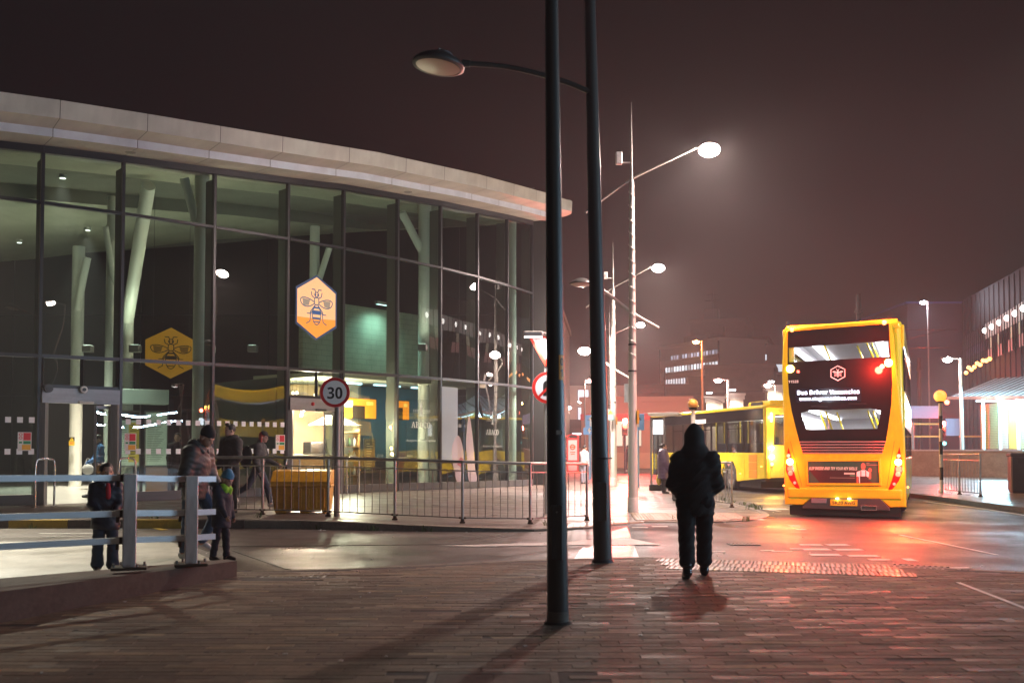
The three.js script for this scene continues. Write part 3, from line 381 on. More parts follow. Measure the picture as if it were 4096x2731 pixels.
{
  const tBee = ctex(512, 632, (x, w, h) => {
    x.fillStyle = '#17355c'; x.fillRect(0, 0, w, h); const hp = hexPts(w - 34, h - 38, (w - 34) * 0.29);
    x.save(); x.translate(w / 2, h / 2); x.beginPath(); hp.forEach((p, i) => (i ? x.lineTo(...p) : x.moveTo(...p))); x.closePath(); x.clip(); x.fillStyle = '#dcb784'; x.fillRect(-w, -h, 2 * w, 2 * h); x.fillStyle = '#dd9330'; x.beginPath(); x.moveTo(-w, h * 0.15); x.quadraticCurveTo(0, h * 0.2, w, h * 0.13); x.lineTo(w, h); x.lineTo(-w, h); x.fill();
    drawBee(x, 0, -18, 195, '#22446b', 'rgba(70,80,95,.55)', '#1b4a80', 0.045); x.restore();
  });
  const f = onFacade(1260, 1231, 0.05), s = thing('bee_sign', 'cream and amber hexagonal sign with a blue bee on the upper glass', 'sign', f.q, f.ry);
  const W = 1.5, H = 1.93, hp = hexPts(W, H, 0.43); part('backing', ext(poly(hp), 0.03, 0.006).translate(0, 0, -0.015), M([0.03, 0.06, 0.12], 0.5), s);
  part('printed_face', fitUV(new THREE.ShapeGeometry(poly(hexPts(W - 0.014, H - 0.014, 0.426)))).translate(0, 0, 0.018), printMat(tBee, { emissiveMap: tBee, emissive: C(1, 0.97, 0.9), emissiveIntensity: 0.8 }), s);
  const tBee2 = ctex(512, 560, (x, w, h) => { x.fillStyle = '#c8851c'; x.fillRect(0, 0, w, h); drawBee(x, w / 2, h * 0.47, 200, '#241a10', 'rgba(40,25,10,.5)', '#241a10', 0.045); });
  const p2 = at(682, 1412, 29.2), s2 = thing('bee_sign', 'orange hexagonal bee sign hanging inside behind the entrance glass', 'sign', p2, f.ry - 0.45);
  const hp2 = hexPts(1.42, 1.5, 0.38); part('backing', ext(poly(hp2), 0.04, 0.006).translate(0, 0, -0.03), m.dark, s2); part('printed_face', fitUV(new THREE.ShapeGeometry(poly(hp2))).translate(0, 0, 0.012), printMat(tBee2, { emissiveMap: tBee2, emissive: C(1), emissiveIntensity: 0.75 }), s2);
  part('hanger', [rod(V(-0.5, 0.55, 0), V(-0.5, 4.9, 0), 0.006), rod(V(0.5, 0.55, 0), V(0.5, 4.9, 0), 0.006)], m.dark, s2);
}
{ // cafe vinyl lettering on the glass
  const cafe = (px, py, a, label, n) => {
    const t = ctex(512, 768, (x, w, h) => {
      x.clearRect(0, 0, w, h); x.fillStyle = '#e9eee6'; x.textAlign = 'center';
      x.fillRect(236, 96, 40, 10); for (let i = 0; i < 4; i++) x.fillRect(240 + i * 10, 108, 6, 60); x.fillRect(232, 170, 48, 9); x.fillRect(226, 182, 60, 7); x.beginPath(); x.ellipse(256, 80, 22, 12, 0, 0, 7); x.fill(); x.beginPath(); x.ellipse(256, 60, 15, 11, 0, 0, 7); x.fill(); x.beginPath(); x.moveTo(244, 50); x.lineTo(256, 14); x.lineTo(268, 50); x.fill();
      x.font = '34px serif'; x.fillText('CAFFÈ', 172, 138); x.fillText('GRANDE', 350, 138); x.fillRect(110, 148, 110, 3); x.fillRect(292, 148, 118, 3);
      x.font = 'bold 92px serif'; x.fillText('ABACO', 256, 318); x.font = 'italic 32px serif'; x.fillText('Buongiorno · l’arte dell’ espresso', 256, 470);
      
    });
    const f = onFacade(px, py, 0.045), g = new THREE.PlaneGeometry(1.5, 2.25), o = part('window_lettering', g, new THREE.MeshPhysicalMaterial({ map: t, transparent: true, opacity: a, roughness: 0.9, transmission: 0.5, thickness: 0, emissiveMap: t, emissive: C(0.8, 0.95, 0.9), emissiveIntensity: a > 0.9 ? 0.3 : 0.12, side: THREE.DoubleSide }), scene);  // lettering emits faintly in place of backlight from the cafe
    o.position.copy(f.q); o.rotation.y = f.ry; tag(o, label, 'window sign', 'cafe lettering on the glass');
  };
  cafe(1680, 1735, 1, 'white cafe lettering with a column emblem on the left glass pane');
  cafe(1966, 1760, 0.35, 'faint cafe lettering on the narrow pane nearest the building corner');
  const petal = (pts) => { const s = new THREE.Shape(); s.moveTo(...pts[0]); s.splineThru(pts.slice(1).map((p) => new THREE.Vector2(...p))); return new THREE.ShapeGeometry(s, 24); };
  const f = onFacade(1850, 1840, 0.05), d = thing('window_graphic', 'translucent lilac swirl graphic on the corner glass', 'window sign', [f.q.x, f.q.y, f.q.z], f.ry);
  const pm = M([0.62, 0.5, 0.54], 0.8, 0, { transparent: true, opacity: 0.5, side: THREE.DoubleSide });
  part('petal', petal([[-0.25, -1.05], [-0.62, -0.3], [-0.72, 0.45], [-0.35, 0.85], [-0.05, 0.4], [0.0, -0.4], [-0.25, -1.05]]), pm, d);
  part('petal', petal([[0.55, -1.0], [0.85, -0.7], [0.72, -0.25], [0.62, 0.5], [0.35, 1.55], [0.15, 0.75], [0.22, -0.1], [0.3, -0.65], [0.55, -1.0]]), pm, d);
  part('petal', petal([[-0.42, -0.15], [-0.2, 0.1], [0.02, -0.05], [-0.1, -0.25], [-0.42, -0.15]]).translate(0, 0, 0.004), M([0.3, 0.06, 0.08], 0.8, 0, { transparent: true, opacity: 0.75, side: THREE.DoubleSide }), d);
  const bl = onFacade(1795, 1680, 0.045), b = part('window_blind', new THREE.PlaneGeometry(0.95, 2.5), M([0.5, 0.62, 0.72], 0.7, 0, { transparent: true, opacity: 0.55, side: THREE.DoubleSide }), scene); b.position.copy(bl.q).setY(2.35); b.rotation.y = bl.ry; tag(b, 'pale blue translucent film covering the corner pane beside the cafe lettering', 'window film');
}
// ---------- inside the station: things and lamps ----------
const mk = (px, py, d) => at(px, py, d);
{
  const f6 = onFacade(1450, 1700, 0), inw = f6.n.clone().negate(), al = f6.d;
  const base = onFacade(1300, 1700, 0).q.clone().setY(0.165), Q = (a, i, y = 0) => base.clone().addScaledVector(al, a).addScaledVector(inw, i).setY(0.165 + y), ry = f6.ry;
  const B = (w, h, t, a, i, y) => { const q = Q(a, i, y); return new THREE.BoxGeometry(w, h, t).rotateY(ry).translate(q.x, q.y, q.z); };
  // the cafe room: back wall, low ceiling, block wall above
  part('cafe_wall', boxUV(B(3.0, 3.5, 0.15, 1.8, 3.9, 1.75)), M([0.5, 0.36, 0.22], 0.8, 0, { map: rep(tGrime, 2) }), st);
  { const a = FP[6].clone().addScaledVector(fN[6], -0.45), b = FP[6].clone().addScaledVector(fN[6], -4.6); part('cafe_partition', boxUV(bar(a.setY(1.85), b.setY(1.85), 0.12, 3.4)), M([0.1, 0.11, 0.1], 0.35), st); }
  part('cafe_ceiling', boxUV(B(7.6, 0.15, 3.4, 4.1, 2.15, 3.6)), m.plaster, st);
  part('cafe_teal_wall', boxUV(B(4.6, 3.5, 0.15, 5.6, 2.9, 1.75)), M([0.06, 0.2, 0.26], 0.6, 0, { map: rep(tGrime, 2) }), st); part('cafe_divider', boxUV(B(0.12, 3.5, 1.8, 3.3, 3.0, 1.75)), m.plasterDark, st);
  { const u = thing('wall_washer', 'cool wall washer lamp above the pale block wall inside the station', 'lamp', Q(4.3, 1.9, 6.3), ry); part('housing', rbox(0.9, 0.1, 0.14, 0.02), m.galvDull, u); part('lamp_face', box(0.8, 0.012, 0.1, 0, -0.056, 0), glow([0.7, 1, 0.97], 6), u); spotAt('wash_light', V(0, -0.08, 0), V(0, -3, -0.55), [0.6, 1, 0.92], 34, 1.25, 0.7, 5, u); }
  part('block_wall', boxUV(B(6.4, 2.5, 0.2, 4.4, 2.6, 4.95)), M([0.44, 0.47, 0.36], 0.85, 0, { map: rep(dtex(512, (u, v, x, y) => { const r = Math.floor(v * 8), c = (u * 4 + (r & 1) * 0.5) % 1, e = (v * 8) % 1 < 0.1 || c < 0.04 ? 0.72 : 1, k = (0.72 + 0.4 * fbm(u * 4, v * 1.5, 4, 4, 8)) * e; return [k, k, k * 0.95]; }), 1.4) }), st);
  const tWood = M([0.62, 0.4, 0.17], 0.45, 0, { map: rep(tStone, 1.4) });
  const ct = thing('cafe_counter', 'pale wooden cafe counter seen through the right-hand door', 'counter', Q(0.75, 1.7), ry);
  for (let i = 0; i < 5; i++) part('front_board', rbox(2.6, 0.2, 0.04, 0.008, 0, 0.12 + i * 0.205, 0.3), tWood, ct); part('worktop', rbox(2.7, 0.05, 0.75, 0.012, 0, 1.13, 0), m.white, ct); part('carcass', box(2.5, 1.05, 0.5, 0, 0.54, 0), m.wood, ct); part('coffee_machine', [rbox(0.7, 0.42, 0.4, 0.05, 0.4, 1.36, -0.1)], m.steel, ct);
  const ct2 = thing('cafe_counter', 'dark cafe counter with plates behind the lettered glass', 'counter', Q(4.2, 1.6), ry); part('front_panel', rbox(3.4, 1.0, 0.06, 0.01, 0, 0.5, 0.3), m.dark, ct2); part('worktop', rbox(3.5, 0.05, 0.7, 0.012, 0, 1.03, 0), m.steel, ct2); for (let i = 0; i < 4; i++) part('plate_stack', cyl(0.1, 0.1, 0.06 + 0.03 * (i % 3), -1.2 + i * 0.7, 1.06, 0.1), m.white, ct2);
  const tMenu = ctex(256, 160, (x, w, h) => { x.fillStyle = '#ff9a1e'; x.fillRect(0, 0, w, h); x.fillStyle = '#fff6df'; x.fillRect(30, 16, 70, 56); x.fillStyle = '#30200c'; x.fillRect(96, 58, 84, 102); x.fillStyle = '#ffd36b'; x.fillRect(190, 20, 46, 30); });
  for (const [a, w, lab] of [[2.15, 1.7, 'glowing orange menu panel just right of the speed limit sign'], [4.0, 1.05, 'second glowing orange menu panel above the cafe lettering']]) {
    const o = thing('menu_light_panel', lab, 'menu board', Q(a, 1.0, 2.62), ry); part('housing', box(w, 0.66, 0.08), m.dark, o); part('lit_panel', new THREE.PlaneGeometry(w - 0.04, 0.62).translate(0, 0, 0.045), new THREE.MeshStandardMaterial({ map: tMenu, emissiveMap: tMenu, emissive: C(1, 0.8, 0.6), emissiveIntensity: 2.2 }), o);
    const rl = new THREE.RectAreaLight(C(1, 0.62, 0.25), 2.2, w, 0.6); rl.position.set(0, 0, 0.07); rl.rotation.y = Math.PI; rl.name = 'menu_panel_light'; o.add(rl);
  }
  const bulbs = thing('pendant_bulbs', 'cluster of warm glowing pendant bulbs inside the right-hand door', 'pendant lamps', Q(0.8, 1.6, 0), ry);
  for (let i = 0; i < 16; i++) { const x = rr(-0.9, 1.0), y = rr(2.35, 3.1), z = rr(-0.9, 0.6); part('bulb', sph(0.05, x, y, z, 1, 1.2, 1, 10), glow([1, 0.66, 0.4], 9), bulbs); part('cable', rod(V(x, y + 0.05, z), V(x, 3.5, z), 0.006, 0.006, 5), m.dark, bulbs); }
  pointAt('pendant_light', V(0, 2.6, 0.1), [1, 0.8, 0.56], 110, 6, bulbs); pointAt('pendant_light', V(0.7, 2.1, 1.1), [1, 0.8, 0.56], 110, 6, bulbs);
  const parasol = thing('cafe_parasol', 'white fabric parasol inside the cafe door', 'parasol', Q(1.5, 1.25, 0), ry); part('canopy', new THREE.ConeGeometry(0.85, 0.45, 8, 1, true).translate(0, 2.3, 0), M([0.7, 0.66, 0.58], 0.8, 0, { side: THREE.DoubleSide }), parasol); part('pole', cyl(0.02, 0.02, 2.5), m.white, parasol);
  const shelf = thing('bottle_shelf', 'orange lit wooden shelf unit to the right of the door', 'shelf', Q(1.55, 0.7, 0), ry); for (const y of [0.5, 0.95, 1.4, 1.85]) part('shelf_board', box(0.7, 0.03, 0.28, 0, y, 0), m.wood, shelf); for (const x of [-0.35, 0.35]) part('upright', box(0.04, 1.95, 0.28, x, 0.98, 0), m.wood, shelf);
  for (let i = 0; i < 9; i++) { const b = thing('bottle', ['left', 'middle', 'right'][i % 3] + ' bottle on the ' + ['lowest', 'middle', 'upper'][(i / 3) | 0] + ' board of the orange wooden shelf', 'bottle', Q(1.33 + (i % 3) * 0.22, 0.66, 0.515 + ((i / 3) | 0) * 0.45), 0, 'bottles on the cafe shelf'); part('glass', new THREE.LatheGeometry([[0, 0], [0.045, 0], [0.045, 0.17], [0.018, 0.23], [0.016, 0.29], [0, 0.29]].map((p) => new THREE.Vector2(...p)), 12), M([[0.5, 0.4, 0.3], [0.08, 0.15, 0.06], [0.6, 0.58, 0.55]][i % 3], 0.2), b); part('cap', cyl(0.018, 0.018, 0.03, 0, 0.285, 0, 10), m.red, b); }
  const tChalk = ctex(128, 256, (x, w, h) => { x.fillStyle = '#14120f'; x.fillRect(0, 0, w, h); x.strokeStyle = '#c9b37a'; x.lineWidth = 3; x.strokeRect(8, 8, w - 16, h - 16); x.fillStyle = '#cbb98a'; for (let i = 0; i < 11; i++) x.fillRect(24, 30 + i * 19, 40 + ((i * 37) % 45), 6); });
  const cb = thing('chalk_menu_board', 'narrow black menu board with gold writing beside the shelf', 'menu board', Q(2.35, 0.6, 1.1), ry); part('board', rbox(0.5, 1.1, 0.04, 0.01), m.dark, cb); part('face', new THREE.PlaneGeometry(0.46, 1.06).translate(0, 0, 0.022), printMat(tChalk), cb);
  const wl = thing('cafe_ceiling_lights', 'row of cool strip lights under the cafe ceiling', 'ceiling lights', Q(4.5, 1.8, 3.48), ry); for (let i = 0; i < 3; i++) { part('tube', box(1.2, 0.04, 0.1, -2 + i * 1.8, 0, 0), glow([0.5, 0.8, 1], 9), wl); const r = new THREE.RectAreaLight(C(0.42, 0.74, 1), 30, 1.2, 0.1); r.position.set(-2 + i * 1.8, -0.03, 0); r.rotation.x = -Math.PI / 2; r.name = 'strip_light'; wl.add(r); }
}
{ // concourse information kiosk
  const p = mk(575, 1795, 28.6), k = thing('information_kiosk', 'pale green headed information kiosk with two timetable posters behind the glass', 'kiosk', [p.x, 0.165, p.z], 0.5);
  part('header', rbox(1.45, 0.42, 0.5, 0.02, -0.1, 2.82, 0), M([0.75, 0.86, 0.76], 0.6), k); part('post', [box(0.09, 2.6, 0.2, -0.8, 1.3, 0), box(0.14, 2.75, 0.2, 0.72, 1.38, 0), box(0.07, 2.6, 0.2, -0.08, 1.3, 0)], m.frame, k); part('side_panel', box(0.62, 1.0, 0.06, 0.36, 0.5, 0.02), M([0.36, 0.16, 0.05], 0.6), k);
  const tp = (c2) => ctex(128, 256, (x, w, h) => { x.fillStyle = '#d9dccb'; x.fillRect(0, 0, w, h); if (c2) { x.fillStyle = '#252725'; x.fillRect(0, 0, w, 40); x.fillStyle = '#e5bd55'; x.fillRect(66, 50, 62, 190); x.fillStyle = '#6d5a22'; for (let i = 0; i < 12; i++) x.fillRect(74, 60 + i * 14, 24 + (i * 17) % 20, 4); } x.fillStyle = '#8a9086'; for (let i = 0; i < 22; i++) x.fillRect(10, 52 + i * 8.6, c2 ? 44 : 60 + (i * 31) % 40, 2.5); });
  for (const [x, c2] of [[-0.44, true], [0.32, false]]) { part('poster_frame', rbox(0.66, 1.62, 0.05, 0.01, x, 1.62, 0.03), m.galvDull, k); part('poster', new THREE.PlaneGeometry(0.58, 1.52).translate(x, 1.62, 0.058), new THREE.MeshStandardMaterial({ map: tp(c2), emissiveMap: tp(c2), emissive: C(0.8, 0.95, 0.8), emissiveIntensity: 0.34 }), k); }
}
{ // yellow wet-floor style notice on the white column, barriers by the doors
  const q = mk(290, 1765, 35.2), o = part('column_notice', new THREE.PlaneGeometry(0.2, 0.3), printMat(ctex(64, 96, (x, w, h) => { x.fillStyle = '#e8c21d'; x.beginPath(); x.moveTo(32, 2); x.lineTo(56, 40); x.lineTo(8, 40); x.fill(); x.fillRect(0, 44, w, 52); x.fillStyle = '#222'; x.fillRect(29, 14, 6, 18); x.fillStyle = '#c5283a'; x.fillRect(8, 54, 48, 5); x.fillRect(8, 66, 48, 5); x.fillRect(8, 78, 40, 5); })), scene); o.position.copy(q).add(V(0, 0, 0.1)); tag(o, 'small yellow warning notice on the white inside column', 'notice');
  const hoop = (px, d, lab, ry) => { const p = mk(px, 1795, d), h = thing('hoop_barrier', lab, 'barrier', [p.x, pav(p.x), p.z], ry, 'steel hoop barriers by the doors'); part('hoop', tube([V(-0.22, 0, 0), V(-0.22, 0.95, 0), V(-0.2, 1.06, 0), V(-0.12, 1.1, 0), V(0.12, 1.1, 0), V(0.2, 1.06, 0), V(0.22, 0.95, 0), V(0.22, 0, 0)], 0.024, 60, 10), m.steel, h); part('base_plate', [box(0.12, 0.012, 0.12, -0.22, 0.006, 0), box(0.12, 0.012, 0.12, 0.22, 0.006, 0)], m.steel, h); };
  hoop(180, 22.9, 'steel hoop barrier beside the left door post', 0.9); hoop(508, 24.3, 'steel hoop barrier right of the left-hand entrance', 0.9); hoop(1172, 27.0, 'steel hoop barrier in front of the bright cafe door', 0.85); hoop(1412, 29.2, 'pale steel hoop barrier right of the cafe door', 0.8);
}
{ // uplighters on the columns and downlights over the entrance floor
  const upWhere = ['on the column above the left entrance', 'on the leaning column left of the orange bee sign', 'on the thick column right of the orange bee sign', 'on the column behind the cream bee sign', 'on the column left of the corner panes', 'beyond the leftmost glass pane', 'between the two bee signs']; let upN = 0;
  const up = (px, py, d, I) => { const p = mk(px, py, d), u = thing('column_uplighter', 'box uplighter ' + upWhere[upN++], 'lamp', p, 0, 'uplighters on the inside columns'); part('housing', rbox(0.3, 0.22, 0.3, 0.02), m.galvDull, u); part('lamp_face', box(0.22, 0.01, 0.22, 0, 0.116, 0), glow([0.9, 1, 0.8], 5), u); spotAt('uplight', V(0, 0.14, 0), V(0, 5, 0.01), [1, 0.97, 0.74], I * 1.25, 1.35, 0.8, 6, u); };
  up(350, 1395, 33, 20); up(540, 1395, 30.5, 17); up(835, 1395, 28.5, 18); up(1290, 1395, 33, 16); up(1690, 1390, 33.0, 12); up(-120, 1395, 30, 22); up(1010, 1395, 33, 15);
  const down = (px, d, I, lab) => { const p = mk(px, 1795, d); p.y = 8.79; const u = thing('ceiling_downlight', lab, 'lamp', p, 0, 'downlights over the entrance floor'); part('housing', cyl(0.1, 0.1, 0.1), m.white, u); part('lamp_face', cyl(0.075, 0.075, 0.01, 0, -0.008, 0), glow([1, 0.95, 0.82], 8), u); spotAt('downlight', V(0, -0.05, 0), V(0, -8, 0.01), [1, 0.95, 0.8], I, 0.5, 0.5, 5, u); };
  for (const [px, d, I] of [[335, 33.0, 760], [230, 26.6, 700], [560, 34.5, 30], [60, 35, 25]]) down(px, d, I, 'round white ceiling downlight ' + { 335: 'over the white column', 230: 'just inside the left entrance', 560: 'deep inside behind the orange bee sign', 60: 'deep inside behind the leftmost pane' }[px]);
  // unseen lamp added past the left edge: throws the pool of light on the lane
  const q = mk(-170, 1600, 21.2); q.y = 8.45; const e = thing('added_floodlight', 'added unseen floodlight under the roof edge left of the entrance', 'lamp', q); part('housing', rbox(0.3, 0.14, 0.24, 0.02), m.galvDull, e); part('lamp_face', box(0.24, 0.01, 0.18, 0, -0.076, 0), glow([1, 0.95, 0.8], 8), e); spotAt('floodlight', V(0, -0.1, 0), V(2.4, -8.4, 6.2), [1, 0.94, 0.76], 1300, 0.5, 0.5, 5, e);
}
// ---------- street furniture ----------
const PN = (p, pr) => p.clone().setY(pr);
{ // twin dark poles in front
  const p = gnd(2232, 2492, 0.02), q = thing('lamp_post', 'tall dark grey tapered pole nearest the camera', 'lamp post', [p.x, 0.01, p.z]);
  const top = at(2205, -120, 8.6).sub(q.position); part('pole', rod(V(0, 0.11, 0), top, 0.0915, 0.055, 40), m.pole, q); part('base_sleeve', cyl(0.0945, 0.093, 0.115, 0, 0, 0, 40), m.poleBase, q); part('access_door', rbox(0.1, 0.46, 0.03, 0.012, -0.012, 0.78, 0.075), m.pole, q); part('door_lock', cyl(0.008, 0.008, 0.006, 0, 0, 0, 10).rotateX(Math.PI / 2).translate(-0.012, 0.95, 0.092), m.galvDull, q); part('sticker', box(0.05, 0.035, 0.004, 0.01, 1.62, 0.087), m.white, q); part('ground_sealant', cyl(0.125, 0.105, 0.022, 0, 0.008, 0, 32), m.mortar, q);
  const tNum = ctex(64, 256, (x, w, h) => { x.fillStyle = '#e08a1a'; x.fillRect(0, 0, w, h); x.fillStyle = '#171310'; x.font = 'bold 76px sans-serif'; x.textAlign = 'center'; x.textBaseline = 'middle'; x.fillText('0', 32, 48); x.fillText('1', 32, 128); x.fillText('0', 32, 208); });
  const c = at(2245, 1493, 8.54).sub(q.position); const g = new THREE.CylinderGeometry(0.0805, 0.082, 0.3, 24, 1, true, 0.35, 0.75); part('number_plate', g.translate(V(0, 0, 0).lerp(top, c.y / top.y).x, c.y, V(0, 0, 0).lerp(top, c.y / top.y).z), printMat(tNum), q);
  const p2 = gnd(2412, 2248, 0.02), q2 = thing('lamp_post', 'second tall dark pole carrying the unlit curved-arm street lamp', 'lamp post', [p2.x, 0.01, p2.z]);
  const t2 = at(2357, -140, 13.3).sub(q2.position); part('pole', rod(V(0, 0, 0), t2, 0.122, 0.07, 40), m.pole, q2); part('base_ring', cyl(0.15, 0.13, 0.05, 0, 0, 0, 40), m.dark, q2); part('access_door', rbox(0.13, 0.5, 0.03, 0.012, -0.02, 0.8, 0.104), m.pole, q2); part('joint_band', cyl(0.122, 0.121, 0.02, 0.005, 1.35, 0, 40), m.dark, q2);
  const P = (x, y, d = 13.2) => at(x, y, d).sub(q2.position); const arm = part('arm', tube([P(2362, 368), P(2270, 330), P(2150, 293), P(2010, 264), P(1880, 254)], 0.036, 40, 12), m.pole, q2); part('arm_joint', rod(P(1880, 254), P(1848, 252), 0.05, 0.05, 14), m.pole, q2);
  const h = P(1754, 252), head = new THREE.LatheGeometry([[0, 0.15], [0.1, 0.145], [0.2, 0.1], [0.31, 0.035], [0.355, -0.02], [0.35, -0.05], [0.3, -0.06]].map((a) => new THREE.Vector2(...a)), 40), tilt = (g) => g.rotateZ(-0.13).translate(h.x, h.y, h.z);
  part('lamp_head', tilt(head), m.pole, q2); part('lamp_lens', tilt(new THREE.LatheGeometry([[0, -0.075], [0.2, -0.068], [0.3, -0.055]].map((a) => new THREE.Vector2(...a)), 40)), M([0.42, 0.3, 0.22], 0.35), q2); part('photocell', tilt(mg([sph(0.13, 0.06, 0.11, 0, 1, 0.55, 1), cyl(0.02, 0.02, 0.05, -0.02, 0.15, 0)])), M([0.35, 0.35, 0.36], 0.25, 0.6), q2);
}
// tall masts with a lit outreach lamp and a lower pavement lamp
const LAMP = [1, 0.76, 0.68];
function lampHead(parent, p, r, lit, I, glowShare = 0.25, soft = 4) {
  const tiltz = 0; part('lamp_head', new THREE.LatheGeometry([[0, 0.13], [0.12, 0.12], [0.27, 0.04], [0.34, -0.02], [0.3, -0.03]].map((a) => new THREE.Vector2(a[0] * r / 0.34 * (lit ? 0.55 : 1), a[1] * r / 0.34)), 28).translate(p.x, p.y, p.z), m.pole, parent);
  part('lamp_lens', (lit ? sph(0.245, p.x, p.y - 0.06, p.z, 1, 0.62, 1, 20) : new THREE.LatheGeometry([[0, -0.09], [0.16, -0.08], [0.29, -0.03]].map((a) => new THREE.Vector2(a[0] * r / 0.34, a[1] * r / 0.34)), 24).translate(p.x, p.y, p.z)), lit ? glow([1, 0.85, 0.78], lit) : M([0.4, 0.3, 0.26], 0.4), parent);
  if (I) { const c = p.clone().add(V(0, -0.07, 0)); spotAt('street_light', c, c.clone().add(V(0, -5, 0.01)), LAMP, I, 1.18, 0.3, soft * 3, parent); pointAt('lamp_glow', c, LAMP, I * glowShare, soft, parent); }
}
function mast(label, base, H, r0, topLamp, low, I, lit, lowI, lowLit, d) {
  const q = thing('lamp_mast', label, 'lamp post', base, 0, 'tall street lamp masts'), L = (v) => v.clone().sub(q.position);
  const TL = L(topLamp), hA = TL.y - 0.75;
  part('base_sleeve', cyl(r0 * 1.12, r0 * 1.08, 0.34, 0, 0, 0, 24), m.white, q); part('pole', rod(V(0, 0.34, 0), V(0, hA, 0), r0, r0 * 0.45, 24), m.mast, q); part('spike', rod(V(0, hA, 0), V(0, hA + 1.9, 0), r0 * 0.3, 0.008, 10), m.galvDull, q);
  part('arm', tube([V(-1.1, hA - 0.75, 0), V(-0.5, hA - 0.3, 0), V(0, hA + 0.05, 0), V(TL.x * 0.5, hA + 0.48, TL.z * 0.5), V(TL.x - 0.3, TL.y, TL.z)], 0.028, 40, 8), m.galvDull, q);
  const coil = []; for (let i = 0; i <= 260; i++) { const t = i / 260, y = lerp(H * 0.42, hA - 0.1, t), R = lerp(r0, r0 * 0.45, y / hA) + 0.007, a = t * 2 * Math.PI * 13; coil.push(V(Math.cos(a) * R, y, Math.sin(a) * R)); } part('wound_cable', new THREE.TubeGeometry(new THREE.CatmullRomCurve3(coil), 420, 0.009, 5), m.white, q);
  for (const y of [0.42, 0.5]) part('band', cyl(lerp(r0, r0 * 0.55, y) + 0.008, lerp(r0, r0 * 0.55, y) + 0.008, 0.04, 0, hA * y, 0, 20), m.dark, q);
  part('sensor_box', [rbox(0.16, 0.3, 0.14, 0.03, -0.3, hA + 0.55, 0), bar(V(0, hA + 0.45, 0), V(-0.24, hA + 0.45, 0), 0.03)], m.white, q);
  lampHead(q, TL, 0.34, lit, I, d ?? 0.25);
  if (low) { const LL = L(low), yb = LL.y - 0.62; part('lower_arm', tube([V(0.62, yb - 0.42, 0), V(0, yb - 0.05, 0), V(LL.x * 0.45, yb + 0.38, 0), V(LL.x + 0.25, LL.y, LL.z)], 0.04, 30, 8), m.mast, q); lampHead(q, LL, 0.3, lowLit, lowI); }
  return q;
}
{
  const m1 = mast('nearest pale lamp mast wound with cable under the brightest lamp', [gnd(2533, 2047, 0.02).x, 0.02, gnd(2533, 2047, 0.02).z], 8.6, 0.118, at(2838, 590, 23.2), at(2326, 1132, 23.2), 250, 220, 0, 0, 0.95);
  const q = m1.position, L = (x, y) => at(x, y, -q.z).sub(q);
  part('banner_bracket', [bar(L(2533, 1546), L(2500, 1546), 0.03), bar(L(2533, 1602), L(2500, 1602), 0.03)], m.dark, m1); part('end_on_sign', bar(L(2511, 1535), L(2511, 1610), 0.05, 0.16), m.white, m1);
  part('number_plate', box(0.05, 0.32, 0.09, 0.115, L(2533, 1668).y, 0.06), M([0.75, 0.35, 0.02], 0.5), m1);
  const p2 = gnd(2456, 1943, 0.02); const m2 = mast('second pale lamp mast behind the nearest one with a green notice', [p2.x, 0.02, p2.z], 8.6, 0.13, at(2634, 1066, 39), at(2338, 1398, 39), 300, 150, 600, 90, 0.5);
  const tG = ctex(128, 170, (x, w, h) => { x.fillStyle = '#4d6e6a'; x.fillRect(0, 0, w, h); x.fillStyle = '#f0a020'; x.beginPath(); x.moveTo(64, 14); x.lineTo(108, 72); x.lineTo(20, 72); x.fill(); x.fillStyle = '#c9d2cc'; for (let i = 0; i < 5; i++) x.fillRect(20, 88 + i * 15, 88 - (i % 2) * 14, 5); });
  const gq = at(2454, 1655, 38.5).sub(m2.position); part('notice_board', box(0.3, 0.44, 0.02, gq.x, gq.y, 0.2), m.galvDull, m2); part('notice_face', new THREE.PlaneGeometry(0.29, 0.43).translate(gq.x, gq.y, 0.213), printMat(tG), m2);
  const m3 = mast('third lamp mast further along the road', [5.6, 0.02, -57], 8.6, 0.13, at(2562, 1296, 57), null, 300, 110, 0, 0, 0.6);
  part('number_plate', box(0.06, 0.3, 0.1, 0.11, 2.6, 0.05), M([0.75, 0.35, 0.02], 0.5), m2);
}
function columnLamp(label, base, H, lampP, c, I, lit, mat = m.galvDull, r = 0.07) {
  const q = thing('street_lamp', label, 'street lamp', base); const L = lampP.clone().sub(q.position);
  part('pole', rod(V(0, 0, 0), V(0, H, 0), r, r * 0.7, 12), mat, q); part('arm', tube([V(0, H - 0.05, 0), V(L.x * 0.4, L.y + 0.03, L.z * 0.4), V(L.x, L.y + 0.04, L.z)], 0.035, 14, 7), mat, q);
  part('lamp_head', rbox(0.62, 0.1, 0.3, 0.04, L.x, L.y + 0.06, L.z), m.galvDull, q); part('lamp_lens', sph(0.24, L.x, L.y - 0.02, L.z, 1, 0.6, 0.8), glow(c, lit), q); if (I) pointAt('lamp_glow', V(L.x, L.y - 0.03, L.z), c, I * 0.2, 3, q); if (I) spotAt('street_light', V(L.x, L.y - 0.03, L.z), V(L.x, 0, L.z + 0.01), c, I, 1.15, 0.4, 6, q); return q;
}
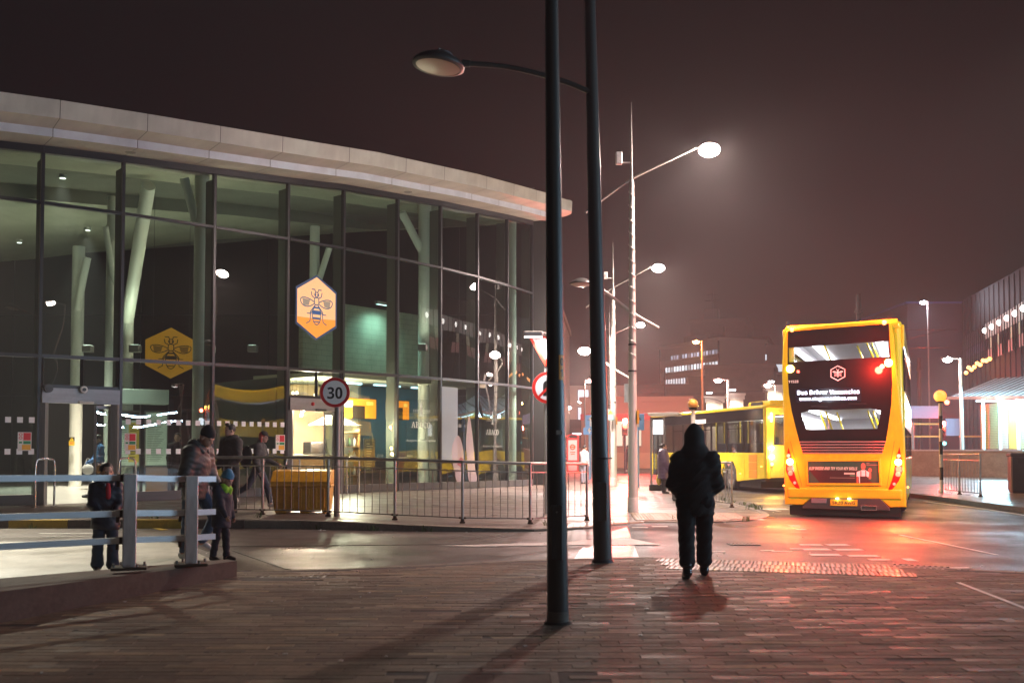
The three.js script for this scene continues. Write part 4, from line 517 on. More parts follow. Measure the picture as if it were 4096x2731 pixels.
{
  const B = (px, d) => [at(px, 1795, d).x, 0, -d], Hh = (py, d) => at(2048, py, d).y;
  columnLamp('orange sodium street lamp in front of the office block', B(2812, 70), Hh(1364, 70), at(2785, 1366, 70), [1, 0.42, 0.1], 320, 60, M([0.4, 0.2, 0.08], 0.6), 0.09);
  columnLamp('white street lamp on a pale post above the single-deck bus', B(2915, 62), Hh(1518, 62), at(2873, 1520, 62), [1, 0.6, 0.52], 150, 50, m.white, 0.1);
  columnLamp('street lamp behind the gap between the two yellow buses', B(3105, 66), Hh(1540, 66), at(3072, 1540, 66), [1, 0.58, 0.5], 170, 60);
  columnLamp('cool white street lamp at the top of the dark theatre wall', B(3722, 74), Hh(1206, 74), at(3695, 1208, 74), [0.8, 0.86, 1], 240, 90);
  columnLamp('bright street lamp on a pale post right of the double-decker', B(3850, 52), Hh(1433, 52), at(3792, 1436, 52), [1, 0.8, 0.74], 170, 110, m.white, 0.11);
  columnLamp('small white wall lamp high on the pale stone building', B(2330, 80), Hh(1598, 80), at(2324, 1604, 80), [1, 0.75, 0.7], 80, 60); columnLamp('small white lamp beside the near pole', B(2262, 84), Hh(1626, 84), at(2275, 1629, 84), [1, 0.75, 0.7], 70, 50);
  columnLamp('small bluish lamp low beside the near pole', B(2290, 90), Hh(1680, 90), at(2281, 1682, 90), [0.8, 0.9, 1], 20, 30);
  columnLamp('dim street lamp far down the road between the posts', B(2340, 70), Hh(1520, 70), at(2356, 1522, 70), [1, 0.58, 0.5], 110, 30);
  { const q = columnLamp('added unseen lamp over the road at right lighting the bus tail', [9.6, 0, -10.5], 8.2, V(8.2, 8.1, -10.5), [1, 0.86, 0.74], 0, 60); spotAt('street_light', V(-1.4, 8.07, 0), V(-2.2, 1.6, -11.2), [1, 0.86, 0.72], 620, 0.5, 0.7, 10, q); }  // unseen lamp added to brighten the tail of the bus
  // unseen lamp added behind the camera as fill for the forecourt
  columnLamp('added fill lamp behind the viewer at the plaza edge', [1.6, 0, 7], 8, V(0.5, 8, 6.2), [1, 0.82, 0.62], 60, 14);
}
{ // guard railings
  function railing(label, pts, bars, H = 1.16, mat = m.galv, cat = 'railing') {
    const q = thing('guard_railing', label, cat, pts[0]); const L = pts.map((p) => p.clone().sub(q.position)), up = (v, h) => v.clone().add(V(0, h, 0));
    L.forEach((p) => { part('post', rod(p, up(p, H), 0.027, 0.027, 12), mat, q); part('foot', [box(0.1, 0.03, 0.1, p.x, p.y + 0.015, p.z), cyl(0.04, 0.034, 0.08, p.x, p.y, p.z, 12)], m.rust, q); });
    for (let i = 0; i < L.length - 1; i++) {
      const a = L[i], b = L[i + 1]; part('handrail', rod(up(a, H), up(b, H), 0.03, 0.03, 12), mat, q); part('rail', bar(up(a, H - 0.17), up(b, H - 0.17), 0.03, 0.022), mat, q); part('rail', bar(up(a, 0.1), up(b, 0.1), 0.03, 0.022), m.galvDull, q);
      const n = bars[i] ?? bars; for (let k = 1; k < n; k++) { const p = a.clone().lerp(b, k / n); part('bar', rod(up(p, 0.11), up(p, H - 0.18), 0.0085, 0.0085, 6), m.galvDull, q); }
      for (const t of [0.035, 0.965]) part('clamp', sph(0.03, ...up(a.clone().lerp(b, t), 0.1).toArray(), 1, 0.7, 1, 8), m.rust, q);
    }
    return q;
  }
  const R = [[-6.25, -20.5], [-5.08, -20.3], [-3.66, -19.85], [-2.26, -19.25], [-0.94, -18.95], [0.35, -19.25], [1.54, -20.5]].map(([x, z]) => V(x, pav(x), z));
  railing('long steel guard railing along the station kerb', R, [7, 9, 9, 9, 9, 9]);
  const a = gnd(2722, 2003, 0.02), b = gnd(2928, 2029, 0.02); railing('short guard railing at the crossing partly behind the hooded person', [a, a.clone().lerp(b, 0.5), b], 9, 1.12);
  const c = at(3762, 1795, 32).setY(0.11), d = at(3921, 1795, 28.8).setY(0.11); railing('rusty pale guard railing on the right-hand pavement', [c, c.clone().lerp(d, 0.5), d], 7, 1.22, m.galv);
}
{ // low white crash rail on the concrete plinth at left
  const pl = [[-4.33, -8.43], [-3.18, -11.55], [-3.34, -11.72], [-4.1, -10.75], [-4.9, -9.7], [-7.6, -6.6], [-7.6, -4.0], [-5.95, -4.05]], top = pl.map(([x, z]) => V(x, lerp(0.2, 0.3, sstep(-11.6, -7.5, z)), z));
  const w = thing('low_concrete_wall', 'low dark concrete wall under the left railing', 'wall'); const sh = THREE.ShapeUtils.triangulateShape(pl.map((p) => new THREE.Vector2(p[0], -p[1])), []), P = [];
  for (const t of sh) for (const k of t) P.push(...top[k].toArray()); const tg = new THREE.BufferGeometry(); tg.setAttribute('position', new THREE.Float32BufferAttribute(P, 3)); tg.computeVertexNormals(); if (tg.attributes.normal.getY(0) < 0) { for (let i = 0; i < P.length; i += 9) for (let k = 0; k < 3; k++) [P[i + 3 + k], P[i + 6 + k]] = [P[i + 6 + k], P[i + 3 + k]]; tg.setAttribute('position', new THREE.Float32BufferAttribute(P, 3)); tg.computeVertexNormals(); }
  part('coping', boxUV(tg), m.plinth, w); const ring = [...top, top[0]]; part('wall_face', boxUV(loftStrip(ring, ring.map((v) => v.clone().setY(-0.02)))), m.plinth, w);
  const rp = [V(-6.6, 0.3, -7.35), V(-5.3, 0.3, -8.75), V(-3.9, 0.27, -10.18), V(-3.47, 0.235, -10.8)], ends = [...rp, V(-3.28, 0.23, -11.08)];
  const g = thing('crash_railing', 'pale blue three-bar metal railing with broad posts on the low wall', 'railing'); const post = M([0.78, 0.73, 0.72], 0.5, 0.3, { map: rep(tGrime, 0.6) }), railM = M([0.8, 0.82, 0.86], 0.45, 0.2, { map: rep(tGrime, 0.8) });
  for (const p of rp.slice(1)) { const d = 0.16; part('post', rbox(0.13, 0.965, 0.15, 0.012, p.x, p.y + 0.4825, p.z, 0.35), post, g); part('base_plate', rbox(0.34, 0.03, 0.3, 0.008, p.x, p.y + 0.015, p.z, 0.35), m.rust, g); for (const [x, z] of [[-0.12, -0.1], [0.12, 0.1], [0.12, -0.1], [-0.12, 0.1]]) part('bolt', cyl(0.014, 0.014, 0.035, p.x + x, p.y + 0.03, p.z + z, 8), m.galvDull, g); }
  const bk = V(-0.05, 0, -0.1);
  for (const h of [0.925, 0.56, 0.285]) { for (let i = 0; i < ends.length - 1; i++) { const y0 = ends[i].y + h, y1 = ends[i + 1].y + h; part('rail', bar(ends[i].clone().setY(y0).add(bk), ends[i + 1].clone().setY(y1).add(bk), 0.035, 0.062), railM, g); } for (const p of rp.slice(1)) part('bracket', [rbox(0.1, 0.075, 0.09, 0.01, p.x - 0.115, p.y + h, p.z - 0.06, 0.35), cyl(0.018, 0.018, 0.06, p.x - 0.13, p.y + h - 0.09, p.z - 0.02, 8)], m.rust, g); }
}
{ // road signs
  const face = (draw, n = 256) => ctex(n, n, draw);
  const t30 = face((x, w) => { x.fillStyle = '#f6f3f2'; x.fillRect(0, 0, w, w); x.strokeStyle = '#cc1220'; x.lineWidth = 25; x.beginPath(); x.arc(128, 128, 114, 0, 7); x.stroke(); x.fillStyle = '#141416'; x.font = 'bold 128px sans-serif'; x.textAlign = 'center'; x.textBaseline = 'middle'; x.save(); x.translate(128, 134); x.scale(0.96, 1.05); x.fillText('30', 0, 0); x.restore(); });
  const p = at(1348, 1795, 19.9), s = thing('speed_limit_sign', 'round red-bordered 30 speed limit sign on a grey post', 'road sign', [p.x, pav(p.x), p.z]); const L = at(1338, 1569, 19.8).sub(s.position);
  part('post', cyl(0.057, 0.057, L.y + 0.2, 0, 0, 0, 20), m.galvDull, s); part('disc', disc(0.302, 0.012).translate(L.x, L.y, 0.075), m.galvDull, s); part('printed_face', new THREE.CircleGeometry(0.3, 48).translate(L.x, L.y, 0.083), printMat(t30), s); part('clip', [box(0.14, 0.03, 0.06, 0, L.y + 0.12, 0.04), box(0.14, 0.03, 0.06, 0, L.y - 0.12, 0.04)], m.galvDull, s);
  const tNo = face((x, w) => { x.fillStyle = '#f6f3f2'; x.fillRect(0, 0, w, w); x.strokeStyle = '#151515'; x.lineWidth = 30; x.lineJoin = 'round'; x.beginPath(); x.moveTo(104, 196); x.lineTo(104, 112); x.quadraticCurveTo(104, 84, 132, 84); x.lineTo(160, 84); x.stroke(); x.fillStyle = '#151515'; x.beginPath(); x.moveTo(156, 50); x.lineTo(206, 84); x.lineTo(156, 120); x.fill(); x.strokeStyle = '#e02418'; x.lineWidth = 26; x.beginPath(); x.arc(128, 128, 114, 0, 7); x.stroke(); x.lineWidth = 20; x.beginPath(); x.moveTo(50, 208); x.lineTo(206, 48); x.stroke(); });
  const tGW = face((x, w) => { x.fillStyle = '#e8402a'; x.fillRect(0, 0, w, w); x.fillStyle = '#f4efec'; x.beginPath(); x.moveTo(30, 20); x.lineTo(226, 20); x.lineTo(128, 196); x.fill(); x.fillStyle = '#222'; x.font = 'bold 40px sans-serif'; x.textAlign = 'center'; x.fillText('GIVE', 128, 74); x.fillText('WAY', 128, 116); });
  const q = at(2186, 1795, 22.5), g = thing('junction_sign_post', 'give way and no right turn signs on a post behind the near pole', 'road sign', [q.x, pav(q.x), q.z]), K = (x, y) => at(x, y, 22.4).sub(g.position);
  const c1 = K(2192, 1550), c2 = K(2183, 1391), r = 0.39; part('post', cyl(0.05, 0.05, K(2190, 1335).y, 0, 0, 0, 16), m.white, g);
  part('disc', disc(r * 0.93, 0.014).translate(c1.x, c1.y, 0.07), m.galvDull, g); part('no_right_turn_face', new THREE.CircleGeometry(r * 0.925, 40).translate(c1.x, c1.y, 0.08), printMat(tNo), g);
  const tri = poly([[-0.4, 0.27], [0.4, 0.27], [0, -0.43]]); part('triangle_plate', ext(tri, 0.014).translate(c2.x, c2.y, 0.06), m.galvDull, g); part('give_way_face', fitUV(new THREE.ShapeGeometry(poly([[-0.396, 0.268], [0.396, 0.268], [0, -0.425]]))).translate(c2.x, c2.y, 0.078), printMat(tGW), g);
  const l = K(2132, 1340); part('sign_lamp', rbox(0.46, 0.13, 0.2, 0.05, l.x, l.y, 0.3), m.white, g); part('lamp_lens', box(0.4, 0.012, 0.15, l.x, l.y - 0.07, 0.3), glow([1, 0.97, 0.95], 8), g); part('lamp_arm', bar(V(0, l.y + 0.06, 0), V(l.x, l.y + 0.06, 0.3), 0.03), m.white, g); spotAt('sign_light', V(l.x + 0.25, l.y - 0.1, 0.42), V(c2.x, c2.y - 0.4, 0.07), [1, 0.96, 0.95], 16, 1.1, 0.7, 4, g);
}
{ // belisha beacons
  const bel = (label, base, H, r, lit) => { const q = thing('belisha_beacon', label, 'crossing beacon', base); const n = 7; for (let i = 0; i < n; i++) part('post_band', cyl(0.055, 0.055, H / n, 0, i * H / n, 0, 18), i % 2 ? m.black : m.white, q); part('globe_seat', cyl(0.1, 0.12, 0.06, 0, H, 0, 18), m.black, q); part('globe', sph(r, 0, H + r + 0.03, 0, 1, 1, 1, 24), lit ? glow([1, 0.3, 0.012], 2.4) : M([0.8, 0.36, 0.06], 0.35), q); if (!lit) part('clear_cover', sph(r * 1.28, 0, H + r + 0.03, 0, 1, 1, 1, 24), m.clearGlass, q); else pointAt('beacon_light', V(0, H + r + 0.03, 0), [1, 0.45, 0.05], 36, 6, q); };
  const p = at(2774, 1795, 25.5); bel('unlit amber belisha beacon globe above the hooded person', [p.x, 0.02, p.z], at(2774, 1642, 25.5).y, 0.125, false);
  const q = at(3766, 1795, 31.5); bel('brightly lit amber belisha beacon on the right pavement', [q.x, 0.11, q.z], at(3760, 1612, 31.5).y - 0.11, 0.19, true);
}
{ // yellow grit bin, litter bin on the right, dark post bin
  const p = at(1212, 1795, 20.9), b = thing('grit_bin', 'scuffed yellow plastic grit bin behind the railing', 'grit bin', [p.x, pav(p.x), p.z], 0.04), ym = M([0.72, 0.36, 0.008], 0.45, 0, { map: rep(tStone, 0.9), bumpMap: rep(tStone, 0.6), bumpScale: 0.004 });
  const sh = new THREE.Shape([[-0.54, 0.09], [-0.5, 0], [-0.3, 0], [-0.28, 0.07], [-0.02, 0.07], [0, 0], [0.18, 0], [0.2, 0.07], [0.44, 0.07], [0.46, 0], [0.52, 0], [0.56, 0.09], [0.6, 0.56], [-0.6, 0.56]].map((a) => new THREE.Vector2(...a)));
  part('tub', ext(sh, 0.62, 0.02).translate(0, 0, -0.31), ym, b); for (let i = 0; i < 7; i++) part('rib', rbox(0.05, 0.4, 0.03, 0.012, -0.48 + i * 0.16, 0.32, 0.315), ym, b); part('rim', rbox(1.27, 0.06, 0.72, 0.02, 0, 0.57, 0), ym, b);
  const lid = ext(poly([[-0.34, 0], [0.34, 0], [0.34, 0.06], [0.1, 0.27], [-0.28, 0.3], [-0.34, 0.22]]), 1.24, 0.02).translate(0, 0, -0.62).rotateY(-Math.PI / 2).translate(0, 0.6, 0); part('lid', lid, ym, b); part('hinge', [cyl(0.025, 0.025, 0.16, -0.4, 0.84, -0.32).rotateZ(0)], m.dark, b);
  const r = at(4090, 1795, 31.4), bin = thing('litter_bin', 'tall dark litter bin cut by the right edge', 'litter bin', [r.x, 0.11, r.z], -0.3); part('body', rbox(0.74, 1.12, 0.7, 0.05, 0, 0.6, 0), m.dark, bin); part('hood', rbox(0.8, 0.12, 0.76, 0.04, 0, 1.2, 0), m.dark, bin); part('plinth', box(0.66, 0.06, 0.62, 0, 0.03, 0), m.black, bin); part('aperture', box(0.4, 0.16, 0.02, 0, 1.0, 0.352), m.black, bin); part('edge_strip', rbox(0.05, 1.1, 0.05, 0.01, -0.36, 0.6, 0.34), m.brick, bin);
  const s = at(2708, 1795, 28.4), k = thing('litter_bin', 'slim dark grey bin post left of the hooded person', 'litter bin', [s.x, 0.02, s.z]); part('body', cyl(0.15, 0.15, 0.86, 0, 0.04, 0, 20), M([0.07, 0.065, 0.065], 0.5), k); part('lid', sph(0.16, 0, 0.9, 0, 1, 0.4, 1), m.dark, k); part('base', cyl(0.13, 0.13, 0.05, 0, 0, 0, 20), m.black, k);
}
// ---------- double-deck bus ----------
{
  const a = 22.5 * Math.PI / 180, B = thing('double_decker_bus', 'yellow double-deck bus seen from behind with its rear lamps lit', 'bus', [7.22, 0, -21.69], -a); // origin: middle of the tail, on the ground
  const W = 2.52, HW = W / 2, LEN = 10.9, HT = 4.25, G = (xz) => (xz - 562) * 0.003105, Yv = (yz) => (1424 - yz) * 0.00336; // photo crop units to metres
  const shp = (pts, holes = []) => poly(pts.map(([x, y]) => [G(x), Yv(y)]), holes.map((h) => h.map(([x, y]) => [G(x), Yv(y)])));
  const add = (name, g, mat, par = B) => part(name, g, mat, par);
  // shell: floor, roof, sides
  add('chassis', [box(2.3, 0.35, LEN - 0.6, 0, 0.42, -LEN / 2), box(2.2, 0.2, 3, 0, 0.3, -1.6)], m.busBlack);
  add('roof', rbox(W - 0.06, 0.22, LEN - 0.1, 0.1, 0, HT - 0.1, -LEN / 2), m.busYellow); add('upper_floor', box(W - 0.1, 0.08, LEN - 0.3, 0, 2.48, -LEN / 2), m.busGrey); add('lower_floor', box(W - 0.1, 0.08, LEN - 0.3, 0, 0.62, -LEN / 2), m.busGrey);
  for (const s of [-1, 1]) {
    const X = s * (HW - 0.02);
    const wheelCut = [2.9, 8.2]; const side = poly([[-0.15, 0.32], [-2.35, 0.32], [-2.4, 0.7], [-2.62, 1.0], [-3.18, 1.0], [-3.4, 0.7], [-3.45, 0.32], [-7.65, 0.32], [-7.7, 0.7], [-7.92, 1.0], [-8.48, 1.0], [-8.7, 0.7], [-8.75, 0.32], [-LEN + 0.2, 0.32], [-LEN + 0.02, 0.6], [-LEN + 0.02, 1.25], [-0.15, 1.3]]);
    const turn = (g) => g.rotateY(Math.PI / 2).translate(X - 0.02, 0, 0); // shape x becomes -z
    const S = (p) => turn(ext(poly(p.map(([z, y]) => [-z * -1, y])), 0.04));
    const sideG = ext(poly([[0.15, 0.32], [2.35, 0.32], [2.4, 0.7], [2.62, 1.0], [3.18, 1.0], [3.4, 0.7], [3.45, 0.32], [7.65, 0.32], [7.7, 0.7], [7.92, 1.0], [8.48, 1.0], [8.7, 0.7], [8.75, 0.32], [LEN - 0.2, 0.32], [LEN - 0.02, 0.6], [LEN - 0.02, 1.25], [0.15, 1.3]]), 0.04, 0.008).rotateY(Math.PI / 2).translate(X - 0.02, 0, 0);
    add('lower_side', sideG, m.busYellow);
    add('middle_band', rbox(0.05, 0.78, LEN - 0.25, 0.015, X, 2.34, -LEN / 2), m.busYellow); add('cant_rail', rbox(0.06, 0.5, LEN - 0.2, 0.03, X, 3.92, -LEN / 2), m.busYellow);
    for (let i = 0; i < 6; i++) for (const [y, h] of [[1.62, 0.66], [3.19, 0.92]]) add('side_window', rbox(0.03, h, 1.6, 0.01, X, y, -1.35 - i * 1.66), m.busGlass);
    for (let i = 0; i < 7; i++) for (const [y, h] of [[1.62, 0.66], [3.19, 0.92]]) add('window_pillar', box(0.045, h, 0.06, X, y, -0.52 - i * 1.66), m.busBlack);
    for (const z of [-2.9, -8.2]) { const w = new THREE.Group(); w.name = 'wheel'; w.position.set(s * (HW - 0.17), 0.48, z); B.add(w); add('tyre', new THREE.TorusGeometry(0.36, 0.13, 12, 28).rotateY(Math.PI / 2).scale(1.1, 1, 1), m.rubberTyre, w); add('rim', new THREE.CylinderGeometry(0.3, 0.3, 0.2, 20).rotateZ(Math.PI / 2), m.galvDull, w); }
    add('rear_corner', [rod(V(s * (HW - 0.1), 0.36, -0.1), V(s * (HW - 0.1), 1.45, -0.1), 0.1, 0.1, 20), rod(V(s * (HW - 0.1), 1.4, -0.1), V(s * (HW - 0.14), HT - 0.14, -0.17), 0.1, 0.1, 20), sph(0.1, s * (HW - 0.14), HT - 0.14, -0.17)], m.busYellow);
    add('mudguard', rbox(0.3, 0.34, 0.5, 0.05, s * (HW - 0.3), 0.24, -0.5), m.rubber);
  }
  add('front_panel', box(W - 0.1, 1.9, 0.08, 0, 1.2, -LEN + 0.04), m.busYellow); add('windscreen', box(W - 0.2, 1.6, 0.06, 0, 3.1, -LEN + 0.05), m.busGlass);
  // tail: yellow surround with the black glazed panel set in it
  const blackOutline = [[186, 196], [880, 172], [884, 300], [893, 430], [896, 560], [888, 700], [868, 830], [850, 930], [824, 1012], [284, 1018], [258, 930], [240, 860], [210, 740], [190, 620], [182, 480], [184, 330]];
  const yellowOut = [[160, 1345], [156, 700], [150, 460], [160, 280], [176, 205], [205, 180], [520, 163], [845, 158], [888, 175], [905, 260], [915, 420], [935, 640], [962, 900], [968, 1348], [862, 1352], [800, 1300], [345, 1298], [285, 1348]];
  add('tail_surround', ext(shp(yellowOut, [blackOutline]), 0.07, 0.02).translate(0, 0, -0.05), m.busYellow);
  const win1 = [[197, 308], [868, 290], [872, 390], [198, 405]], win2 = [[278, 742], [330, 728], [745, 720], [812, 735], [806, 780], [788, 850], [312, 854]];
  add('black_tail_panel', ext(shp(blackOutline, [win1, win2]), 0.03).translate(0, 0, -0.04), m.busBlack);
  add('upper_rear_window', ext(shp(win1), 0.008).translate(0, 0, -0.025), m.clearGlass); add('lower_rear_window', ext(shp(win2), 0.008).translate(0, 0, -0.025), m.clearGlass);
  add('roof_dome', [rod(V(-HW + 0.12, HT - 0.12, -0.12), V(HW - 0.12, HT - 0.05, -0.12), 0.1, 0.1, 16)], m.busYellow);
  // saloon interiors seen through the rear glass
  const inW = M([0.62, 0.6, 0.62], 0.6); add('saloon_lining', [box(0.03, 0.22, 9, -1.12, 2.63, -4.9), box(0.03, 0.22, 9, 1.12, 2.63, -4.9), box(0.03, 0.3, 9, -1.12, 3.86, -4.9), box(0.03, 0.3, 9, 1.12, 3.86, -4.9), box(2.26, 0.03, 9, 0, 4.02, -4.9), box(0.03, 0.6, 9, -1.12, 0.95, -4.9), box(0.03, 0.6, 9, 1.12, 0.95, -4.9), box(0.03, 0.4, 9, -1.12, 2.2, -4.9), box(0.03, 0.4, 9, 1.12, 2.2, -4.9), box(2.26, 0.03, 9, 0, 2.41, -4.9), box(2.2, 3.4, 0.03, 0, 2.3, -9.4)], inW);
  for (const y of [3.97, 2.38]) for (const s of [-1, 1]) { add('saloon_light', box(0.16, 0.025, 7.6, s * 0.72, y - 0.02, -4.6), glow([0.95, 0.95, 1], 9)); const r = new THREE.RectAreaLight(C(0.92, 0.94, 1), 55, 0.16, 7); r.position.set(s * 0.72, y - 0.05, -4.6); r.rotation.x = -Math.PI / 2; r.name = 'saloon_lamp'; B.add(r); }
  for (const [x, z, y0, y1] of [[-0.35, -1.4, 2.55, 3.95], [0.35, -2.2, 2.55, 3.95], [0.6, -1.3, 2.55, 3.95], [0.7, -1.6, 2.55, 3.95], [-0.3, -1.2, 0.7, 2.36], [-0.1, -1.8, 0.7, 2.36], [0.62, -1.2, 0.7, 2.36], [0.72, -1.5, 0.7, 2.36], [-0.45, -1.5, 0.7, 2.36]]) add('grab_pole', tube([V(x, y0, z), V(x + 0.03, lerp(y0, y1, 0.6), z), V(x - 0.16, y1, z)], 0.022, 16, 8), m.busYellow);
  for (let i = 0; i < 4; i++) for (const s of [-1, 1]) for (const y of [2.4, 0.66]) add('seat_back', rbox(0.85, 0.62, 0.1, 0.05, s * 0.62, y + 0.6, -1.6 - i * 1.3), M([0.03, 0.05, 0.1], 0.8));
  // lamps
  const lamp = (name, x, y, r, c, k, L, z = 0.02) => { const q = part(name, new THREE.CylinderGeometry(r, r, 0.03, 22).rotateX(Math.PI / 2).translate(G(x), Yv(y), z), k ? glow(c, k, 0.4) : M(c, 0.25), B); if (L) spotAt(name + '_light', V(G(x), Yv(y), z + 0.12), V(G(x), Yv(y) - 0.5, z + 3), c, L * 1.5, 1.35, 0.9, 4, B); return q; };
  const AMB = [1, 0.42, 0.03], RED = [1, 0.03, 0.015];
  lamp('upper_indicator', 208, 450, 0.082, [1, 0.62, 0.1], 45, 3); lamp('upper_indicator', 868, 430, 0.082, [1, 0.62, 0.1], 45, 3);
  lamp('high_brake_lamp', 826, 452, 0.05, RED, 24, 20, 0.0); lamp('high_brake_lamp', 262, 470, 0.03, RED, 14, 9, 0.0);
  pointAt('brake_glow', V(G(800), Yv(470), 0.22), RED, 26, 4, B); pointAt('brake_glow', V(G(926), Yv(1110), 0.3), RED, 14, 4, B); pointAt('brake_glow', V(G(196), Yv(1110), 0.3), RED, 9, 4, B); pointAt('marker_glow', V(G(222), Yv(150), 0.05), RED, 16, 3, B); pointAt('marker_glow', V(G(844), Yv(130), 0.05), RED, 16, 3, B);
  lamp('marker_lamp', 222, 191, 0.045, [1, 0.12, 0.02], 16, 5); lamp('marker_lamp', 844, 170, 0.05, [1, 0.12, 0.02], 16, 5);
  for (const s of [-1, 1]) {
    const mx = (x) => s < 0 ? x : 1124 - x; const cl = [[190, 968], [214, 1050], [226, 1130], [242, 1180], [268, 1242], [240, 1236], [196, 1180], [172, 1120], [176, 1050]].map(([x, y]) => [mx(x) - (s > 0 ? 4 : 0), y]);
    const h = add('tail_lamp_cluster', ext(shp(s > 0 ? cl.reverse() : cl), 0.05, 0.012).translate(0, 0, 0.0), M([0.32, 0.01, 0.01], 0.12)); const x0 = s < 0 ? 200 : 921;
    lamp('indicator', x0, 1064, 0.072, [1, 0.6, 0.1], 50, 4, 0.045); lamp('brake_lamp', s < 0 ? 190 : 925, 1024, 0.04, RED, 24, 16, 0.045); lamp('tail_lamp', x0 + s * -2, 1140, 0.052, [0.7, 0.35, 0.3], 0, 0, 0.045); lamp('tail_lamp', s < 0 ? 232 : 893, 1202, 0.032, RED, 8, 9, 0.045);
    lamp('side_marker', s < 0 ? 152 : 980, 1222, 0.022, AMB, 5, 0, -0.05);
  }
  // grille slats, engine door, advert, bumper, plate
  add('grille_recess', box(1.72, 0.31, 0.02, G(554), Yv(968), -0.02), m.black); for (let i = 0; i < 5; i++) add('grille_slat', rbox(1.79 - i * 0.035, 0.03, 0.035, 0.008, G(554), Yv(934 + i * 18), 0.012), M([0.4, 0.32, 0.3], 0.35, 0.5));
  const tAd = ctex(512, 160, (x, w, h) => { x.fillStyle = '#2a4d3d'; x.fillRect(0, 0, w, h); x.fillStyle = '#3a1e1e'; x.beginPath(); x.moveTo(10, 70); x.lineTo(350, 64); x.lineTo(470, 160); x.lineTo(92, 160); x.fill(); x.fillStyle = '#e2d6c4'; x.font = 'italic bold 29px sans-serif'; x.save(); x.translate(10, 66); x.scale(0.82, 1); x.fillText('SLIP INSIDE AND TRY YOUR KEY SKILLS', 0, 0, 420); x.restore(); x.fillStyle = '#c9c4b4'; x.fillRect(262, 84, 76, 12); x.fillStyle = '#5aa87c'; x.fillRect(304, 101, 36, 6); x.fillStyle = '#8a7c6c'; x.fillRect(160, 118, 180, 4); x.fillRect(420, 16, 22, 6); x.fillRect(420, 28, 84, 4);
    x.fillStyle = '#c9705a'; x.beginPath(); x.ellipse(398, 40, 16, 24, 0, 0, 7); x.fill(); x.fillRect(436, 56, 16, 70); x.beginPath(); x.ellipse(446, 64, 12, 12, 0, 0, 7); x.fill(); x.fillStyle = '#e9e6e2'; x.beginPath(); x.moveTo(352, 78); x.lineTo(386, 66); x.lineTo(414, 66); x.lineTo(440, 80); x.lineTo(436, 112); x.lineTo(424, 112); x.lineTo(424, 160); x.lineTo(368, 160); x.lineTo(366, 112); x.lineTo(350, 110); x.fill(); x.fillStyle = '#3c2a26'; x.fillRect(374, 108, 50, 52); x.fillRect(378, 70, 6, 40); x.fillRect(412, 70, 6, 40); x.fillStyle = '#b5563f'; x.fillRect(350, 110, 12, 50); });
  add('advert_frame', ext(shp([[306, 1048], [806, 1040], [812, 1212], [312, 1218]], [[[320, 1060], [796, 1054], [800, 1200], [322, 1204]]]), 0.03, 0.006).translate(0, 0, 0.02), m.busYellow); add('advert_poster', fitUV(new THREE.ShapeGeometry(shp([[320, 1060], [796, 1054], [800, 1200], [322, 1204]]))).translate(0, 0, 0.024), printMat(tAd, { emissiveMap: tAd, emissive: C(1), emissiveIntensity: 0.12 }));  // poster print glows faintly in place of light falling on it
  for (const s of [-1, 1]) add('panel_seam', bar(V(s * (s < 0 ? -G(280) : G(845)), Yv(1225), 0.022), V(s * (s < 0 ? -G(203) : G(898)), Yv(930), 0.022), 0.008, 0.006), m.rust);
  add('panel_seam', [bar(V(G(270), Yv(1236), 0.022), V(G(855), Yv(1240), 0.022), 0.006, 0.008), bar(V(G(315), Yv(1219), 0.022), V(G(808), Yv(1218), 0.022), 0.006, 0.006)], m.rust); add('door_handle', rbox(0.22, 0.022, 0.02, 0.006, G(558), Yv(1247), 0.03), m.black);
  add('bumper', rbox(W - 0.14, 0.24, 0.1, 0.05, 0, Yv(1268), 0.0), m.busYellow);
  add('diffuser', ext(shp([[284, 1354], [345, 1298], [800, 1296], [862, 1356], [862, 1372], [284, 1370]]), 0.05, 0.01).translate(0, 0, 0.0), m.busGrey); add('under_skirt', box(2.3, 0.2, 0.04, 0, 0.14, -0.06), m.black); add('under_skirt', box(2.2, 0.12, 0.2, 0, 0.3, -0.14), m.black);
  const tPl = ctex(256, 64, (x, w, h) => { x.fillStyle = '#e9a414'; x.fillRect(0, 0, w, h); x.fillStyle = '#2a221c'; x.font = 'bold 48px sans-serif'; x.textAlign = 'center'; x.textBaseline = 'middle'; x.fillText('SK20 AWG', w / 2, 34, 226); });
  add('number_plate', rbox(0.56, 0.14, 0.02, 0.006, G(562), Yv(1326), 0.055), m.busYellow); add('plate_face', new THREE.PlaneGeometry(0.54, 0.125).translate(G(562), Yv(1326), 0.067), printMat(tPl));
  for (const x of [520, 600]) { add('plate_lamp', box(0.06, 0.015, 0.03, G(x), Yv(1299), 0.075), glow([0.7, 0.85, 1], 9)); pointAt('plate_light', V(G(x), Yv(1304), 0.1), [0.75, 0.88, 1], 0.06, 1, B); }
  add('exhaust_vent', [rbox(0.32, 0.02, 0.03, 0.006, G(727), Yv(1344), 0.06), rbox(0.32, 0.02, 0.03, 0.006, G(727), Yv(1370), 0.06), box(0.02, 0.09, 0.03, G(678), Yv(1357), 0.06), box(0.02, 0.09, 0.03, G(777), Yv(1357), 0.06)], m.steel); add('reflector', rbox(0.32, 0.1, 0.02, 0.01, G(395), Yv(1318), 0.055), M([0.22, 0.18, 0.19], 0.3));
